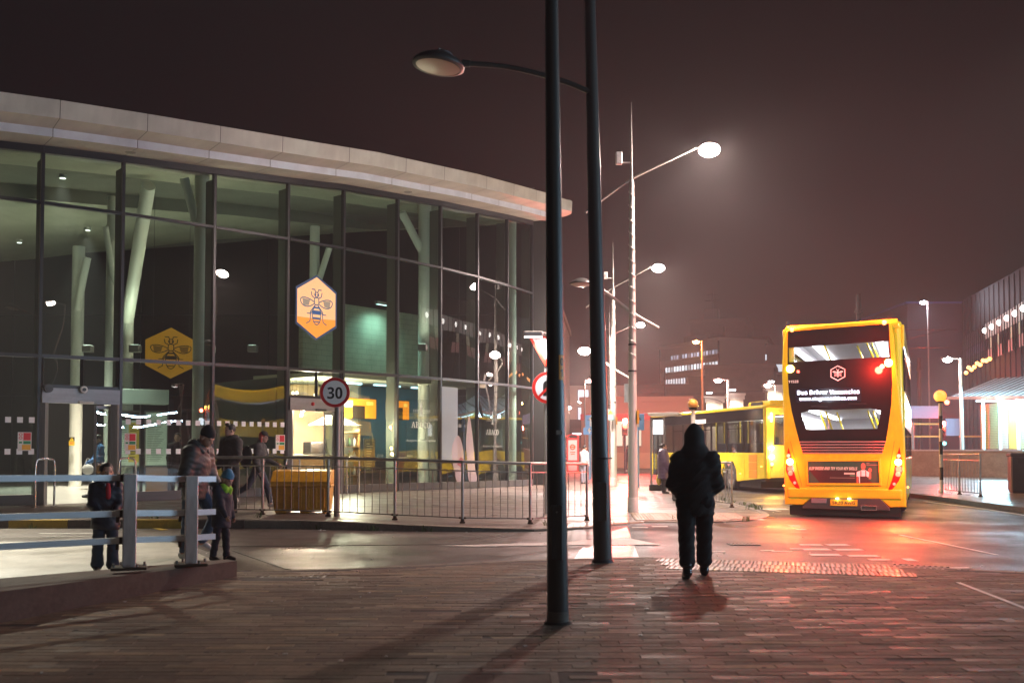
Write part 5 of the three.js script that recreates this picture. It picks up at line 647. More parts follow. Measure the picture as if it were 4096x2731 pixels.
  // emblem, fleet number, destination display
  const tHex = ctex(256, 256, (x, w) => { x.clearRect(0, 0, w, w); x.translate(128, 128); x.strokeStyle = x.fillStyle = '#e9d6cf'; x.lineWidth = 15; x.lineJoin = 'round'; x.beginPath(); hexPts(200, 222, 56).forEach((p, i) => (i ? x.lineTo(...p) : x.moveTo(...p))); x.closePath(); x.stroke(); x.lineCap = 'round'; x.lineWidth = 6; for (const k of [-1, 1]) { x.beginPath(); x.ellipse(k * 44, -18, 34, 14, k * -0.25, 0, 7); x.fill(); for (const [y, e] of [[4, 14], [18, 34], [30, 46]]) { x.beginPath(); x.moveTo(k * 12, y); x.lineTo(k * 50, e); x.stroke(); } x.beginPath(); x.moveTo(k * 6, -46); x.lineTo(k * 20, -66); x.stroke(); } x.beginPath(); x.arc(0, -40, 13, 0, 7); x.fill(); x.beginPath(); x.ellipse(0, -14, 17, 18, 0, 0, 7); x.fill(); x.beginPath(); x.ellipse(0, 26, 19, 34, 0, 0, 7); x.fill(); x.fillStyle = '#1c0e0f'; for (const y of [14, 28, 42]) x.fillRect(-20, y, 40, 4); });
  add('hexagon_emblem', new THREE.PlaneGeometry(0.37, 0.37).translate(G(532), Yv(487), 0.002), printMat(tHex, { transparent: true }));
  const tFl = ctex(192, 64, (x, w, h) => { x.clearRect(0, 0, w, h); x.fillStyle = '#f8ece8'; x.font = 'bold 52px sans-serif'; x.textAlign = 'center'; x.textBaseline = 'middle'; x.fillText('11528', w / 2, 34, 180); }); add('fleet_number', new THREE.PlaneGeometry(0.3, 0.1).translate(G(228), Yv(534), 0.002), printMat(tFl, { transparent: true }));
  const tDs = ctex(512, 128, (x, w, h) => { x.fillStyle = '#05040a'; x.fillRect(0, 0, w, h); x.fillStyle = '#eaf1ff'; x.font = 'bold 54px sans-serif'; x.textAlign = 'center'; x.fillText('Bus Driver Vacancies', w / 2, 56, 490); x.font = 'bold 44px sans-serif'; x.fillText('www.stagecoachbus.com', w / 2, 112, 450); });
  add('display_screen', new THREE.PlaneGeometry(1.38, 0.3).translate(G(463), Yv(628), 0.004), new THREE.MeshStandardMaterial({ map: tDs, emissiveMap: tDs, emissive: C(0.85, 0.92, 1), emissiveIntensity: 5, roughness: 0.4 })); pointAt('display_glow', V(G(463), Yv(628), 0.3), [0.8, 0.9, 1], 0.8, 8, B);
  for (let i = 0; i < 2; i++) add('wiper', bar(V(G(350 + i * 250), Yv(700 - i * 14), 0.01), V(G(460 + i * 260), Yv(704 - i * 16), 0.01), 0.012), m.dark);
  add('filler_flap', rbox(0.08, 0.2, 0.01, 0.004, G(178), Yv(905), 0.022), m.busYellow);
}
// ---------- single-deck bus ----------
{
  const r = V(8.53, 0, -33.5), f = V(6.18, 0, -44.4), d = f.clone().sub(r).normalize(), ang = Math.atan2(-d.x, -d.z), LEN = 11.15, W = 2.5, right = V(-d.z, 0, d.x);
  const o = r.clone().addScaledVector(right, W / 2), B = thing('single_decker_bus', 'yellow single-deck bus waiting side-on behind the hooded person', 'bus', [o.x, 0, o.z], ang);
  const add = (name, g, mat, par = B) => part(name, g, mat, par);
  for (const s of [-1, 1]) {
    const X = s * (W / 2 - 0.025), sd = (pts, t = 0.05, bev = 0.008) => ext(poly(pts), t, bev).rotateY(Math.PI / 2).translate(X - t / 2, 0, 0);
    const dz = s < 0 ? 9.55 : 11.0; // the door is on the near (left) side at the front
    add('lower_side', sd([[0.1, 0.5], [2.25, 0.34], [2.3, 0.75], [2.55, 1.04], [3.25, 1.04], [3.5, 0.75], [3.55, 0.32], [8.0, 0.3], [8.05, 0.75], [8.3, 1.04], [8.95, 1.04], [9.2, 0.75], [9.25, 0.3], [dz, 0.3], [dz, 1.34], [0.1, 1.36]]), m.busYellow);
    add('window_head', rbox(0.05, 0.4, LEN - 0.3, 0.02, X, 2.68, -LEN / 2), m.busBlack); add('roof_edge', rbox(0.09, 0.09, LEN - 0.2, 0.03, X, 2.91, -LEN / 2), m.busYellow);
    const zs = [0.35, 1.75, 3.15, 4.55, 5.95, 7.35, 8.45, 9.5]; for (let i = 0; i < zs.length - 1; i++) { const a = zs[i], b = zs[i + 1]; add('side_window', rbox(0.025, 1.13, b - a - 0.05, 0.008, X, 1.92, -(a + b) / 2), m.busGlass); add('window_pillar', box(0.05, 1.15, 0.06, X - s * 0.012, 1.92, -b), m.busBlack); if (i % 2) add('vent_bar', box(0.03, 0.025, b - a - 0.06, X + s * 0.005, 2.22, -(a + b) / 2), m.busBlack); }
    if (s < 0) { for (const z of [9.75, 10.3]) { add('door_leaf', [box(0.04, 2.1, 0.05, X, 1.42, -z), box(0.04, 2.1, 0.05, X, 1.42, -z - 0.5), box(0.04, 0.06, 0.5, X, 0.4, -z - 0.25), box(0.04, 0.06, 0.5, X, 2.45, -z - 0.25)], m.busBlack); add('door_glass', box(0.015, 2.0, 0.46, X, 1.42, -z - 0.25), m.busGlass); }
      const or = M([0.72, 0.27, 0.012], 0.5); for (let i = 0; i < 3; i++) add('engine_grille', rbox(0.02, 0.26, 0.62, 0.006, X - 0.03, 0.62 + i * 0.275, -0.95), or); add('access_panel', rbox(0.012, 0.75, 0.5, 0.004, X - 0.026, 0.78, -1.85), m.busYellow); add('side_marker', rbox(0.02, 0.035, 0.1, 0.006, X - 0.03, 0.62, -1.95), glow([1, 0.6, 0.05], 5)); add('side_marker', rbox(0.02, 0.035, 0.1, 0.006, X - 0.03, 0.9, -0.3), glow([1, 0.6, 0.05], 5));
      for (const z of [4.2, 6.3, 8.0]) add('panel_catch', rbox(0.016, 0.03, 0.2, 0.005, X - 0.03, 1.2, -z), m.busYellow); add('white_banner', box(0.012, 0.16, 1.3, X - 0.035, 2.56, -5.6), m.white); }
    for (const z of [2.9, 8.62]) { const w = new THREE.Group(); w.name = 'wheel'; w.position.set(s * (W / 2 - 0.17), 0.48, -z); B.add(w); add('tyre', new THREE.TorusGeometry(0.36, 0.125, 12, 28).rotateY(Math.PI / 2), m.rubberTyre, w); add('rim', new THREE.CylinderGeometry(0.28, 0.28, 0.18, 20).rotateZ(Math.PI / 2), m.galvDull, w); }
    add('rear_corner', [rod(V(s * (W / 2 - 0.11), 0.5, -0.11), V(s * (W / 2 - 0.11), 2.84, -0.13), 0.11, 0.11, 18), sph(0.11, s * (W / 2 - 0.11), 2.84, -0.13)], m.busYellow);
  }
  add('roof', rbox(W - 0.1, 0.14, LEN - 0.15, 0.06, 0, 2.92, -LEN / 2), m.busYellow); add('roof_pod', rbox(1.6, 0.2, 1.7, 0.08, -0.1, 3.06, -1.2), m.busYellow); add('pod_vent', box(0.02, 0.12, 0.9, -0.915, 3.07, -1.3), m.black);
  add('floor', box(W - 0.12, 0.2, LEN - 0.3, 0, 0.5, -LEN / 2), m.busGrey); add('chassis', box(2.1, 0.3, LEN - 1.5, 0, 0.3, -LEN / 2), m.black);
  add('tail_panel', ext(poly([[-1.2, 0.52], [1.2, 0.52], [1.2, 2.9], [-1.2, 2.9]], [[[-0.95, 1.62], [0.95, 1.62], [0.9, 2.66], [-0.9, 2.66]]]), 0.05, 0.01).translate(0, 0, -0.06), M([0.85, 0.56, 0.12], 0.3, 0, { clearcoat: 0.5, clearcoatRoughness: 0.15 })); add('rear_window', box(1.9, 1.04, 0.012, 0, 2.14, -0.03), m.busGlass);
  add('front_panel', box(W - 0.12, 0.9, 0.06, 0, 0.85, -LEN + 0.05), m.busYellow); add('windscreen', box(W - 0.2, 1.3, 0.04, 0, 1.95, -LEN + 0.06), m.busGlass); add('front_display', box(1.6, 0.26, 0.03, 0, 2.75, -LEN + 0.04), m.busBlack);
  for (const s of [-1, 1]) { const L = (n, y, rr0, c, k, I, x = 1.02) => { part(n, new THREE.CylinderGeometry(rr0, rr0, 0.03, 18).rotateX(Math.PI / 2).translate(s * x, y, 0.0), glow(c, k, 0.5), B); if (I) pointAt(n + '_light', V(s * x, y, 0.08), c, I, 4, B); }; L('indicator', 1.52, 0.075, [1, 0.62, 0.12], 30, 8); L('brake_lamp', 1.22, 0.085, [1, 0.5, 0.1], 34, 10); L('tail_lamp', 0.98, 0.06, [0.9, 0.25, 0.2], 1.5, 0); part('high_lamp', rbox(0.08, 0.34, 0.04, 0.015, s * 1.03, 2.56, 0.0), glow([1, 0.5, 0.08], 10), B); pointAt('high_lamp_light', V(s * 1.03, 2.56, 0.1), [1, 0.25, 0.04], 8, 3, B); }
  // lit saloon
  add('saloon_lining', [box(W - 0.2, 0.02, LEN - 0.6, 0, 2.72, -LEN / 2), box(0.02, 1.2, 6, 1.18, 1.0, -5)], M([0.6, 0.58, 0.55], 0.6)); for (const s of [-1, 1]) { add('saloon_light', box(0.12, 0.025, 8.6, s * 0.75, 2.69, -5.4), glow([1, 0.95, 0.85], 8)); const q = new THREE.RectAreaLight(C(1, 0.9, 0.74), 60, 0.12, 8.4); q.position.set(s * 0.75, 2.66, -5.4); q.rotation.x = -Math.PI / 2; q.name = 'saloon_lamp'; B.add(q); }
  for (let i = 0; i < 6; i++) for (const s of [-1, 1]) { if (i > 3 && s < 0) continue; add('seat', [rbox(0.85, 0.72, 0.1, 0.05, s * 0.72, 1.35, -1.6 - i * 0.85), rbox(0.85, 0.12, 0.45, 0.05, s * 0.72, 1.0, -1.85 - i * 0.85)], M([0.03, 0.035, 0.06], 0.8)); }
  for (let i = 0; i < 8; i++) add('grab_pole', rod(V((i % 2 ? 1 : -1) * 0.42, 0.6, -1.5 - i * 1.1), V((i % 2 ? 1 : -1) * 0.42, 2.7, -1.5 - i * 1.1), 0.018, 0.018, 8), m.busYellow);
}
// ---------- people: signed distance fields meshed with surface nets ----------
function surfaceNets(f, lo, hi, h) {
  const nx = Math.ceil((hi[0] - lo[0]) / h) + 1, ny = Math.ceil((hi[1] - lo[1]) / h) + 1, nz = Math.ceil((hi[2] - lo[2]) / h) + 1, S = new Float32Array(nx * ny * nz), id = (i, j, k) => (k * ny + j) * nx + i;
  for (let k = 0; k < nz; k++) for (let j = 0; j < ny; j++) for (let i = 0; i < nx; i++) S[id(i, j, k)] = f(lo[0] + i * h, lo[1] + j * h, lo[2] + k * h);
  const vi = new Int32Array(nx * ny * nz).fill(-1), P = [], I = [];
  for (let k = 0; k < nz - 1; k++) for (let j = 0; j < ny - 1; j++) for (let i = 0; i < nx - 1; i++) {
    let n = 0, x = 0, y = 0, z = 0, neg = 0; const c = []; for (let q = 0; q < 8; q++) { c[q] = S[id(i + (q & 1), j + ((q >> 1) & 1), k + (q >> 2))]; if (c[q] < 0) neg++; } if (!neg || neg === 8) continue;
    for (let a = 0; a < 8; a++) for (const b of [1, 2, 4]) { if (a & b) continue; const e = a | b; if ((c[a] < 0) === (c[e] < 0)) continue; const t = c[a] / (c[a] - c[e]); x += (a & 1) + (b === 1 ? t : 0); y += ((a >> 1) & 1) + (b === 2 ? t : 0); z += (a >> 2) + (b === 4 ? t : 0); n++; }
    vi[id(i, j, k)] = P.length / 3; P.push(lo[0] + (i + x / n) * h, lo[1] + (j + y / n) * h, lo[2] + (k + z / n) * h);
  }
  for (let k = 1; k < nz - 1; k++) for (let j = 1; j < ny - 1; j++) for (let i = 1; i < nx - 1; i++) {
    const s = S[id(i, j, k)] < 0, q = (a, b, c, d, flip) => { if (a < 0 || b < 0 || c < 0 || d < 0) return; flip ? I.push(a, c, b, a, d, c) : I.push(a, b, c, a, c, d); };
    if (s !== S[id(i + 1, j, k)] < 0) q(vi[id(i, j - 1, k - 1)], vi[id(i, j, k - 1)], vi[id(i, j, k)], vi[id(i, j - 1, k)], !s);
    if (s !== S[id(i, j + 1, k)] < 0) q(vi[id(i - 1, j, k - 1)], vi[id(i - 1, j, k)], vi[id(i, j, k)], vi[id(i, j, k - 1)], !s);
    if (s !== S[id(i, j, k + 1)] < 0) q(vi[id(i - 1, j - 1, k)], vi[id(i, j - 1, k)], vi[id(i, j, k)], vi[id(i - 1, j, k)], !s);
  }
  const g = new THREE.BufferGeometry(); g.setAttribute('position', new THREE.Float32BufferAttribute(P, 3)); g.setIndex(I); g.computeVertexNormals(); return g;
}
function wide(c, sx) { const mx = (c.lo[0] + c.hi[0]) / 2, hw = (c.hi[0] - c.lo[0]) / 2 * sx; return { f: (x, y, z) => c.f(mx + (x - mx) / sx, y, z), lo: [mx - hw, c.lo[1], c.lo[2]], hi: [mx + hw, c.hi[1], c.hi[2]] }; }
function cone(a, b, r1, r2 = r1) { const dx = b.x - a.x, dy = b.y - a.y, dz = b.z - a.z, L2 = dx * dx + dy * dy + dz * dz || 1e-9; return { f: (x, y, z) => { const px = x - a.x, py = y - a.y, pz = z - a.z, t = Math.min(1, Math.max(0, (px * dx + py * dy + pz * dz) / L2)); const qx = px - dx * t, qy = py - dy * t, qz = pz - dz * t; return Math.sqrt(qx * qx + qy * qy + qz * qz) - (r1 + (r2 - r1) * t); }, lo: [Math.min(a.x - r1, b.x - r2), Math.min(a.y - r1, b.y - r2), Math.min(a.z - r1, b.z - r2)], hi: [Math.max(a.x + r1, b.x + r2), Math.max(a.y + r1, b.y + r2), Math.max(a.z + r1, b.z + r2)] }; }
function ell(c, rx, ry, rz, rot) { const r = Math.max(rx, ry, rz), q = rot ? rot.clone().invert() : null, v = new THREE.Vector3(), mn = Math.min(rx, ry, rz); return { f: (x, y, z) => { v.set(x - c.x, y - c.y, z - c.z); if (q) v.applyQuaternion(q); return (Math.sqrt((v.x / rx) ** 2 + (v.y / ry) ** 2 + (v.z / rz) ** 2) - 1) * mn; }, lo: [c.x - r, c.y - r, c.z - r], hi: [c.x + r, c.y + r, c.z + r] }; }
function blob(prims, k, h, mod) {
  const lo = [0, 1, 2].map((i) => Math.min(...prims.map((p) => p.lo[i])) - 3 * h - 0.03), hi = [0, 1, 2].map((i) => Math.max(...prims.map((p) => p.hi[i])) + 3 * h + 0.03);
  return surfaceNets((x, y, z) => { let d = 1e9; for (const p of prims) { const e = p.f(x, y, z), t = Math.max(k - Math.abs(d - e), 0) / k; d = Math.min(d, e) - t * t * k * 0.25; } return mod ? mod(d, x, y, z) : d; }, lo, hi, h);
}
function person(label, pos, ry, o) {
  const H = o.H, q = thing('person', label, 'person', pos, ry, o.group), S = (v) => v.multiplyScalar(H), w = o.w ?? 1, fine = o.fine ?? 0.014;
  const rot = (v, ax, a) => v.clone().applyAxisAngle(ax, a), X = V(1, 0, 0), Z = V(0, 0, 1), Yx = V(0, 1, 0);
  const lean = o.lean ?? 0.05, T = (v) => rot(v, X, lean), hip = V(0, 0.515 + (o.drop ?? 0), 0), chest = hip.clone().add(T(V(0, 0.2, 0))), neck = hip.clone().add(T(V(0, 0.325, -0.005))), head0 = neck.clone().add(rot(V(0, 0.095, 0.022), X, lean + (o.nod ?? 0)));
  const J = { hip, chest, neck, head: head0 }; // units of the height, facing +z
  for (const s of ['L', 'R']) {
    const k = s === 'L' ? 1 : -1, l = o['leg' + s] ?? [0, 0, 0], a = o['arm' + s] ?? [0.05, 0.15, 0.12, 0];
    const hp = hip.clone().add(V(k * 0.052 * w, -0.01, 0)), th = rot(rot(V(0, -0.245, 0), Z, k * (0.02 + (l[2] ?? 0))), X, -l[0]), kn = hp.clone().add(th), sh = rot(rot(V(0, -0.235, 0), Z, k * (l[2] ?? 0) * 0.6), X, -l[0] + l[1]), an = kn.clone().add(sh);
    Object.assign(J, { ['hp' + s]: hp, ['kn' + s]: kn, ['an' + s]: an, ['to' + s]: an.clone().add(rot(V(k * 0.015, -0.022, 0.095), X, (-l[0] + l[1]) * 0.6)) });
    const so = neck.clone().add(T(V(k * 0.098 * w, -0.045, 0))), ua = rot(rot(V(0, -0.175, 0), Z, k * a[2]), X, -a[0]), el = so.clone().add(ua), fa = rot(rot(rot(V(0, -0.145, 0), Z, k * a[2] * 0.5), X, -a[0] - a[1]), Yx, -k * (a[3] ?? 0)), wr = el.clone().add(fa);
    Object.assign(J, { ['so' + s]: so, ['el' + s]: el, ['wr' + s]: wr, ['ha' + s]: wr.clone().add(fa.clone().normalize().multiplyScalar(0.05)) });
  }
  for (const k in J) S(J[k]);
  const c = (a, b, r1, r2) => cone(J[a], J[b], r1 * H, (r2 ?? r1) * H), sides = (fn) => ['L', 'R'].flatMap(fn);
  // one continuous body
  const body = [wide(c('hip', 'chest', 0.054, 0.056), 1.4 * w), wide(c('chest', 'neck', 0.054, 0.036), 1.35 * w), cone(J.soL, J.soR, 0.038 * H), cone(J.neck, J.head, 0.031 * H, 0.03 * H), ...sides((s) => [c('hip', 'hp' + s, 0.046, 0.046), c('hp' + s, 'kn' + s, 0.044, 0.03), c('kn' + s, 'an' + s, 0.032, 0.022), c('an' + s, 'to' + s, 0.022, 0.017), c('so' + s, 'el' + s, 0.03, 0.024), c('el' + s, 'wr' + s, 0.024, 0.016)])];
  const hr = new THREE.Quaternion().setFromEuler(new THREE.Euler(lean + (o.nod ?? 0), o.look ?? 0, 0, 'YXZ')), hs = (o.child ? 1.22 : 1) * H, HP = (x, y, z) => V(x, y, z).multiplyScalar(hs).applyQuaternion(hr).add(J.head);
  const hc = (a, b, r1, r2) => cone(HP(...a), HP(...b), r1 * hs, (r2 ?? r1) * hs);
  const face = [ell(HP(0, 0.012, -0.006), 0.044 * hs, 0.058 * hs, 0.055 * hs, hr), ell(HP(0, -0.02, 0.016), 0.034 * hs, 0.042 * hs, 0.036 * hs, hr), hc([0, 0.002, 0.05], [0, -0.014, 0.058], 0.005, 0.0075), hc([-0.022, 0.012, 0.043], [0.022, 0.012, 0.043], 0.006), hc([-0.011, -0.032, 0.047], [0.011, -0.032, 0.047], 0.0045), hc([0, -0.052, 0.034], [0, -0.05, 0.04], 0.011), hc([-0.046, 0, -0.004], [-0.047, -0.016, -0.008], 0.008), hc([0.046, 0, -0.004], [0.047, -0.016, -0.008], 0.008), hc([0, -0.03, -0.01], [0, -0.075, -0.018], 0.031, 0.031)];
  const hands = sides((s) => { // palm, four fingers and a thumb, curled
    const d = J['ha' + s].clone().sub(J['wr' + s]).normalize(), k = s === 'L' ? 1 : -1, side = V(0, 0, 1).applyAxisAngle(Yx, 0), nrm = V(-k, 0, 0), u = H * (o.child ? 0.85 : 1), ac = side.clone().sub(d.clone().multiplyScalar(side.dot(d))).normalize(), p0 = J['wr' + s], out = [];
    const kn = p0.clone().addScaledVector(d, 0.048 * u); out.push(cone(p0.clone().addScaledVector(ac, 0.006 * u), kn.clone().addScaledVector(ac, 0.012 * u), 0.0125 * u, 0.0105 * u), cone(p0.clone().addScaledVector(ac, -0.006 * u), kn.clone().addScaledVector(ac, -0.012 * u), 0.0125 * u, 0.0105 * u));
    [0.86, 1, 0.94, 0.72].forEach((l, i) => { const b = kn.clone().addScaledVector(ac, (0.0165 - i * 0.011) * u), m1 = b.clone().addScaledVector(d, 0.022 * l * u).addScaledVector(nrm, 0.008 * u), t = m1.clone().addScaledVector(d, 0.016 * l * u).addScaledVector(nrm, 0.016 * u); out.push(cone(b, m1, 0.0053 * u, 0.005 * u), cone(m1, t, 0.005 * u, 0.0042 * u)); });
    const tb = p0.clone().addScaledVector(d, 0.014 * u).addScaledVector(ac, 0.012 * u), tm = tb.clone().addScaledVector(d, 0.02 * u).addScaledVector(ac, 0.016 * u).addScaledVector(nrm, 0.008 * u); out.push(cone(tb, tm, 0.0068 * u, 0.006 * u), cone(tm, tm.clone().addScaledVector(d, 0.017 * u).addScaledVector(nrm, 0.005 * u), 0.0055 * u, 0.0045 * u));
    return [out];
  });
  const gs = [blob(body, 0.03 * H, fine)]; if (!o.hideFace) gs.push(blob(face, 0.012 * hs, o.small ? 0.009 : 0.006)); else gs.push(blob([face[0], face[1], face[8]], 0.02, 0.012));
  if (!o.noHands) hands.forEach((h) => gs.push(blob(h, 0.006, o.small ? 0.006 : 0.0042)));
  part('body', gs, o.skin ?? m.skin, q);
  if (!o.hideFace && !o.small) { for (const k of [-1, 1]) part('eye', sph(0.0075 * hs, ...HP(k * 0.02, 0.003, 0.0445).toArray(), 1, 0.7, 0.7, 8), M([0.02, 0.015, 0.012], 0.2), q); part('mouth', hc && blob([hc([-0.012, -0.0325, 0.0505], [0.012, -0.0325, 0.0505], 0.0022)], 0.002, 0.003), M([0.22, 0.07, 0.06], 0.5), q); }
  // clothes
  const p = (o.puff ?? 0.012), quilt = o.quilt ? (d, x, y) => d - 0.0055 * Math.abs(Math.sin((y + 0.01 * Math.sin(x * 25)) * Math.PI / (o.quilt))) : null, hem = o.hem ?? 0.03;
  const cut = (g, y) => g;
  const hemP = J.hip.clone().add(V(0, -hem * H, 0)), jk = [wide(cone(hemP, J.chest, 0.112 + p, 0.108 + p), 1.36 * w), wide(cone(J.chest, J.neck.clone().add(V(0, -0.03 * H, 0)), 0.106 + p, 0.075 + p), 1.34 * w), cone(J.soL, J.soR, 0.056 + p * 0.6), ...sides((s) => [cone(J.neck.clone().add(V(0, 0.012 * H, 0)), J['so' + s].clone().lerp(J.neck, 0.1), 0.05 + p * 0.4, 0.058 + p * 0.7)]), cone(J.neck.clone().add(V(0, -0.03 * H, 0)), J.neck.clone().add(V(0, 0.02 * H, 0)), 0.052 + p, 0.046 + p * 0.6), ...sides((s) => [cone(J['so' + s], J['el' + s], 0.062 * w + p, 0.05 + p), cone(J['el' + s], J['wr' + s].clone().lerp(J['el' + s], -0.02), 0.05 + p, 0.038 + p * 0.7)])].map((z) => z);
  const sc = H / 1.75, jk2 = jk.map((z) => z); // radii above are metres for a 1.75 m adult
  const grow = (e) => ({ f: (x, y, zz) => e.f(x, y, zz) + (1 - sc) * 0.085, lo: e.lo, hi: e.hi });
  const shirt = blob(o.child ? jk2.map(grow) : jk2, 0.05 * sc, fine, (d, x, y, z) => { let e = quilt ? quilt(d, x, y, z) : d; e += (o.fold ?? 0.004) * (Math.sin(x * 27 + y * 21 + 2 * Math.sin(y * 13)) * Math.sin(y * 33 - z * 37 + x * 9) + 0.5 * Math.sin(y * 90 + x * 60 + 3 * Math.sin(x * 18))); return Math.max(e, hemP.y - 0.035 - y - 0.01 * Math.sin(x * 14)); });
  part(o.topName ?? 'jacket', shirt, o.top, q);
  const tr = o.wide ?? 0.012, legs = [wide(cone(J.hip, J.hip.clone().add(V(0, -0.02, 0)), 0.098 * sc + tr * 0.6), 1.35 * w), ...sides((s) => [cone(J.hip, J['hp' + s], 0.09 * w * sc + tr * 0.6, 0.09 * w * sc + tr * 0.6), cone(J['hp' + s], J['kn' + s], 0.082 * w * sc + tr, 0.058 * sc + tr), cone(J['kn' + s], J['an' + s].clone().lerp(J['kn' + s], o.rise ?? 0.12), 0.056 * sc + tr, (o.cuff ?? 0.046) * sc + tr)])];
  part('trousers', blob(legs, 0.03, fine, (d, x, y, z) => d + 0.006 * Math.sin(y * 52 + x * 40 + 2 * Math.sin(z * 30)) * Math.sin(z * 40 + y * 14)), o.bottom, q);
  for (const s of ['L', 'R']) { const A = J['an' + s], Tt = J['to' + s], dn = V(0, -0.022 * H, 0); part('shoe', blob([cone(A.clone().add(V(0, -0.008 * H, -0.012 * H)), A.clone().lerp(Tt, 0.5), 0.03 * H * (o.boot ?? 1), 0.024 * H), cone(A.clone().lerp(Tt, 0.4), Tt, 0.025 * H, 0.02 * H), ...(o.bootHigh ? [cone(A, A.clone().add(V(0, 0.045 * H, 0)), 0.031 * H)] : [])], 0.02, 0.009), o.shoe ?? m.black, q); part('sole', blob([cone(A.clone().add(dn).add(V(0, -0.003 * H, -0.014 * H)), Tt.clone().add(V(0, -0.006 * H, 0.004)), 0.02 * H, 0.019 * H)], 0.01, 0.009, (d, x, y, z) => Math.max(d, y - (lerp(A.y, Tt.y, clamp((z - A.z) / (Tt.z - A.z || 1))) - 0.018 * H))), o.sole ?? m.rubber, q); }
  const hb = (name, pr, k, mat, mod) => part(name, blob(pr, k * H, o.small ? 0.012 : 0.008, mod), mat, q);
  if (o.hair) hb('hair', [ell(HP(0, 0.024, -0.012), 0.051 * hs, 0.055 * hs, 0.058 * hs, hr), ...(o.hairLong ? [hc([-0.04, 0, -0.02], [-0.045, -0.06, -0.005], 0.018, 0.014), hc([0.04, 0, -0.02], [0.045, -0.06, -0.005], 0.018, 0.014), hc([0, 0, -0.04], [0, -0.07, -0.035], 0.026, 0.02)] : []), ...(o.bun ? [ell(HP(0, 0.03, -0.075), 0.026 * hs, 0.026 * hs, 0.026 * hs)] : []), ...(o.quiff ? [hc([-0.02, 0.066, 0.03], [0.02, 0.068, 0.034], 0.02)] : [])], 0.015, o.hair, (d, x, y, z) => { const v = V(x, y, z).sub(J.head).applyQuaternion(hr.clone().invert()).divideScalar(hs); return Math.max(d + 0.002 * Math.sin(x * 260) * Math.sin(z * 220), (v.z - 0.028) * hs * (v.y < 0.045 ? 1 : 0) - (v.y < 0.045 ? 0 : 0.05)); });
  if (o.hood) hb('hood', [ell(HP(0, 0.012, -0.014), 0.07 * hs, 0.078 * hs, 0.07 * hs, hr), hc([0, 0.04, -0.02], [0.004, 0.078, -0.035], 0.045, 0.024), hc([0, -0.05, -0.02], [0, -0.1, -0.02], 0.06, 0.075), hc([-0.05, -0.1, -0.03], [0.05, -0.1, -0.03], 0.05)], 0.04, o.top);
  if (o.hoodDown) hb('hood', [hc([-0.06, -0.085, -0.02], [0.06, -0.085, -0.02], 0.03), hc([-0.05, -0.09, -0.05], [0.05, -0.09, -0.05], 0.042), hc([-0.055, -0.085, 0.01], [-0.03, -0.1, 0.045], 0.022, 0.018), hc([0.055, -0.085, 0.01], [0.03, -0.1, 0.045], 0.022, 0.018)], 0.03, o.top);
  if (o.fur) hb('fur_trim', [hc([-0.06, -0.07, -0.02], [0, -0.06, -0.075], 0.03), hc([0.06, -0.07, -0.02], [0, -0.06, -0.075], 0.03)], 0.01, o.fur, (d, x, y, z) => d + 0.006 * Math.sin(x * 190) * Math.sin(y * 170) * Math.sin(z * 180));
  if (o.beanie) { hb('beanie', [ell(HP(0, 0.034, -0.008), 0.052 * hs, 0.056 * hs, 0.06 * hs, hr), ell(HP(0, 0.075, -0.02), 0.03 * hs, 0.026 * hs, 0.03 * hs, hr)], 0.02, o.beanie, (d, x, y, z) => { const v = V(x, y, z).sub(J.head).applyQuaternion(hr.clone().invert()).divideScalar(hs); return Math.max(d - 0.0022 * Math.sin(Math.atan2(v.x, v.z) * 26), (0.014 + (v.z < 0 ? v.z * 0.5 : 0) - v.y) * hs); }); hb('beanie_cuff', [ell(HP(0, 0.028, -0.007), 0.0545 * hs, 0.03 * hs, 0.0625 * hs, hr)], 0.01, o.beanie, (d, x, y, z) => { const v = V(x, y, z).sub(J.head).applyQuaternion(hr.clone().invert()).divideScalar(hs); return Math.max(d, Math.abs(v.y - 0.026 - v.z * 0.25) * hs - 0.014 * hs); }); }
  if (o.cap) { hb('cap', [ell(HP(0, 0.03, -0.006), 0.051 * hs, 0.052 * hs, 0.059 * hs, hr)], 0.01, o.cap, (d, x, y, z) => { const v = V(x, y, z).sub(J.head).applyQuaternion(hr.clone().invert()).divideScalar(hs); return Math.max(d, (0.024 - v.y) * hs); }); hb('cap_peak', [ell(HP(0, 0.024, 0.068), 0.038 * hs, 0.006 * hs, 0.034 * hs, hr)], 0.01, o.cap); }
  q.userData.joints = undefined; q.J = J; q.HP = HP; return q;
}
const cl = (c, r = 0.85) => M(c, r, 0, { map: rep(tCloth, 0.5), bumpMap: rep(tCloth, 0.12), bumpScale: 0.003, sheen: 0.3, sheenRoughness: 0.6, sheenColor: C(0.3) });
const world = (q, v) => v.clone().applyAxisAngle(V(0, 1, 0), q.rotation.y).add(q.position);
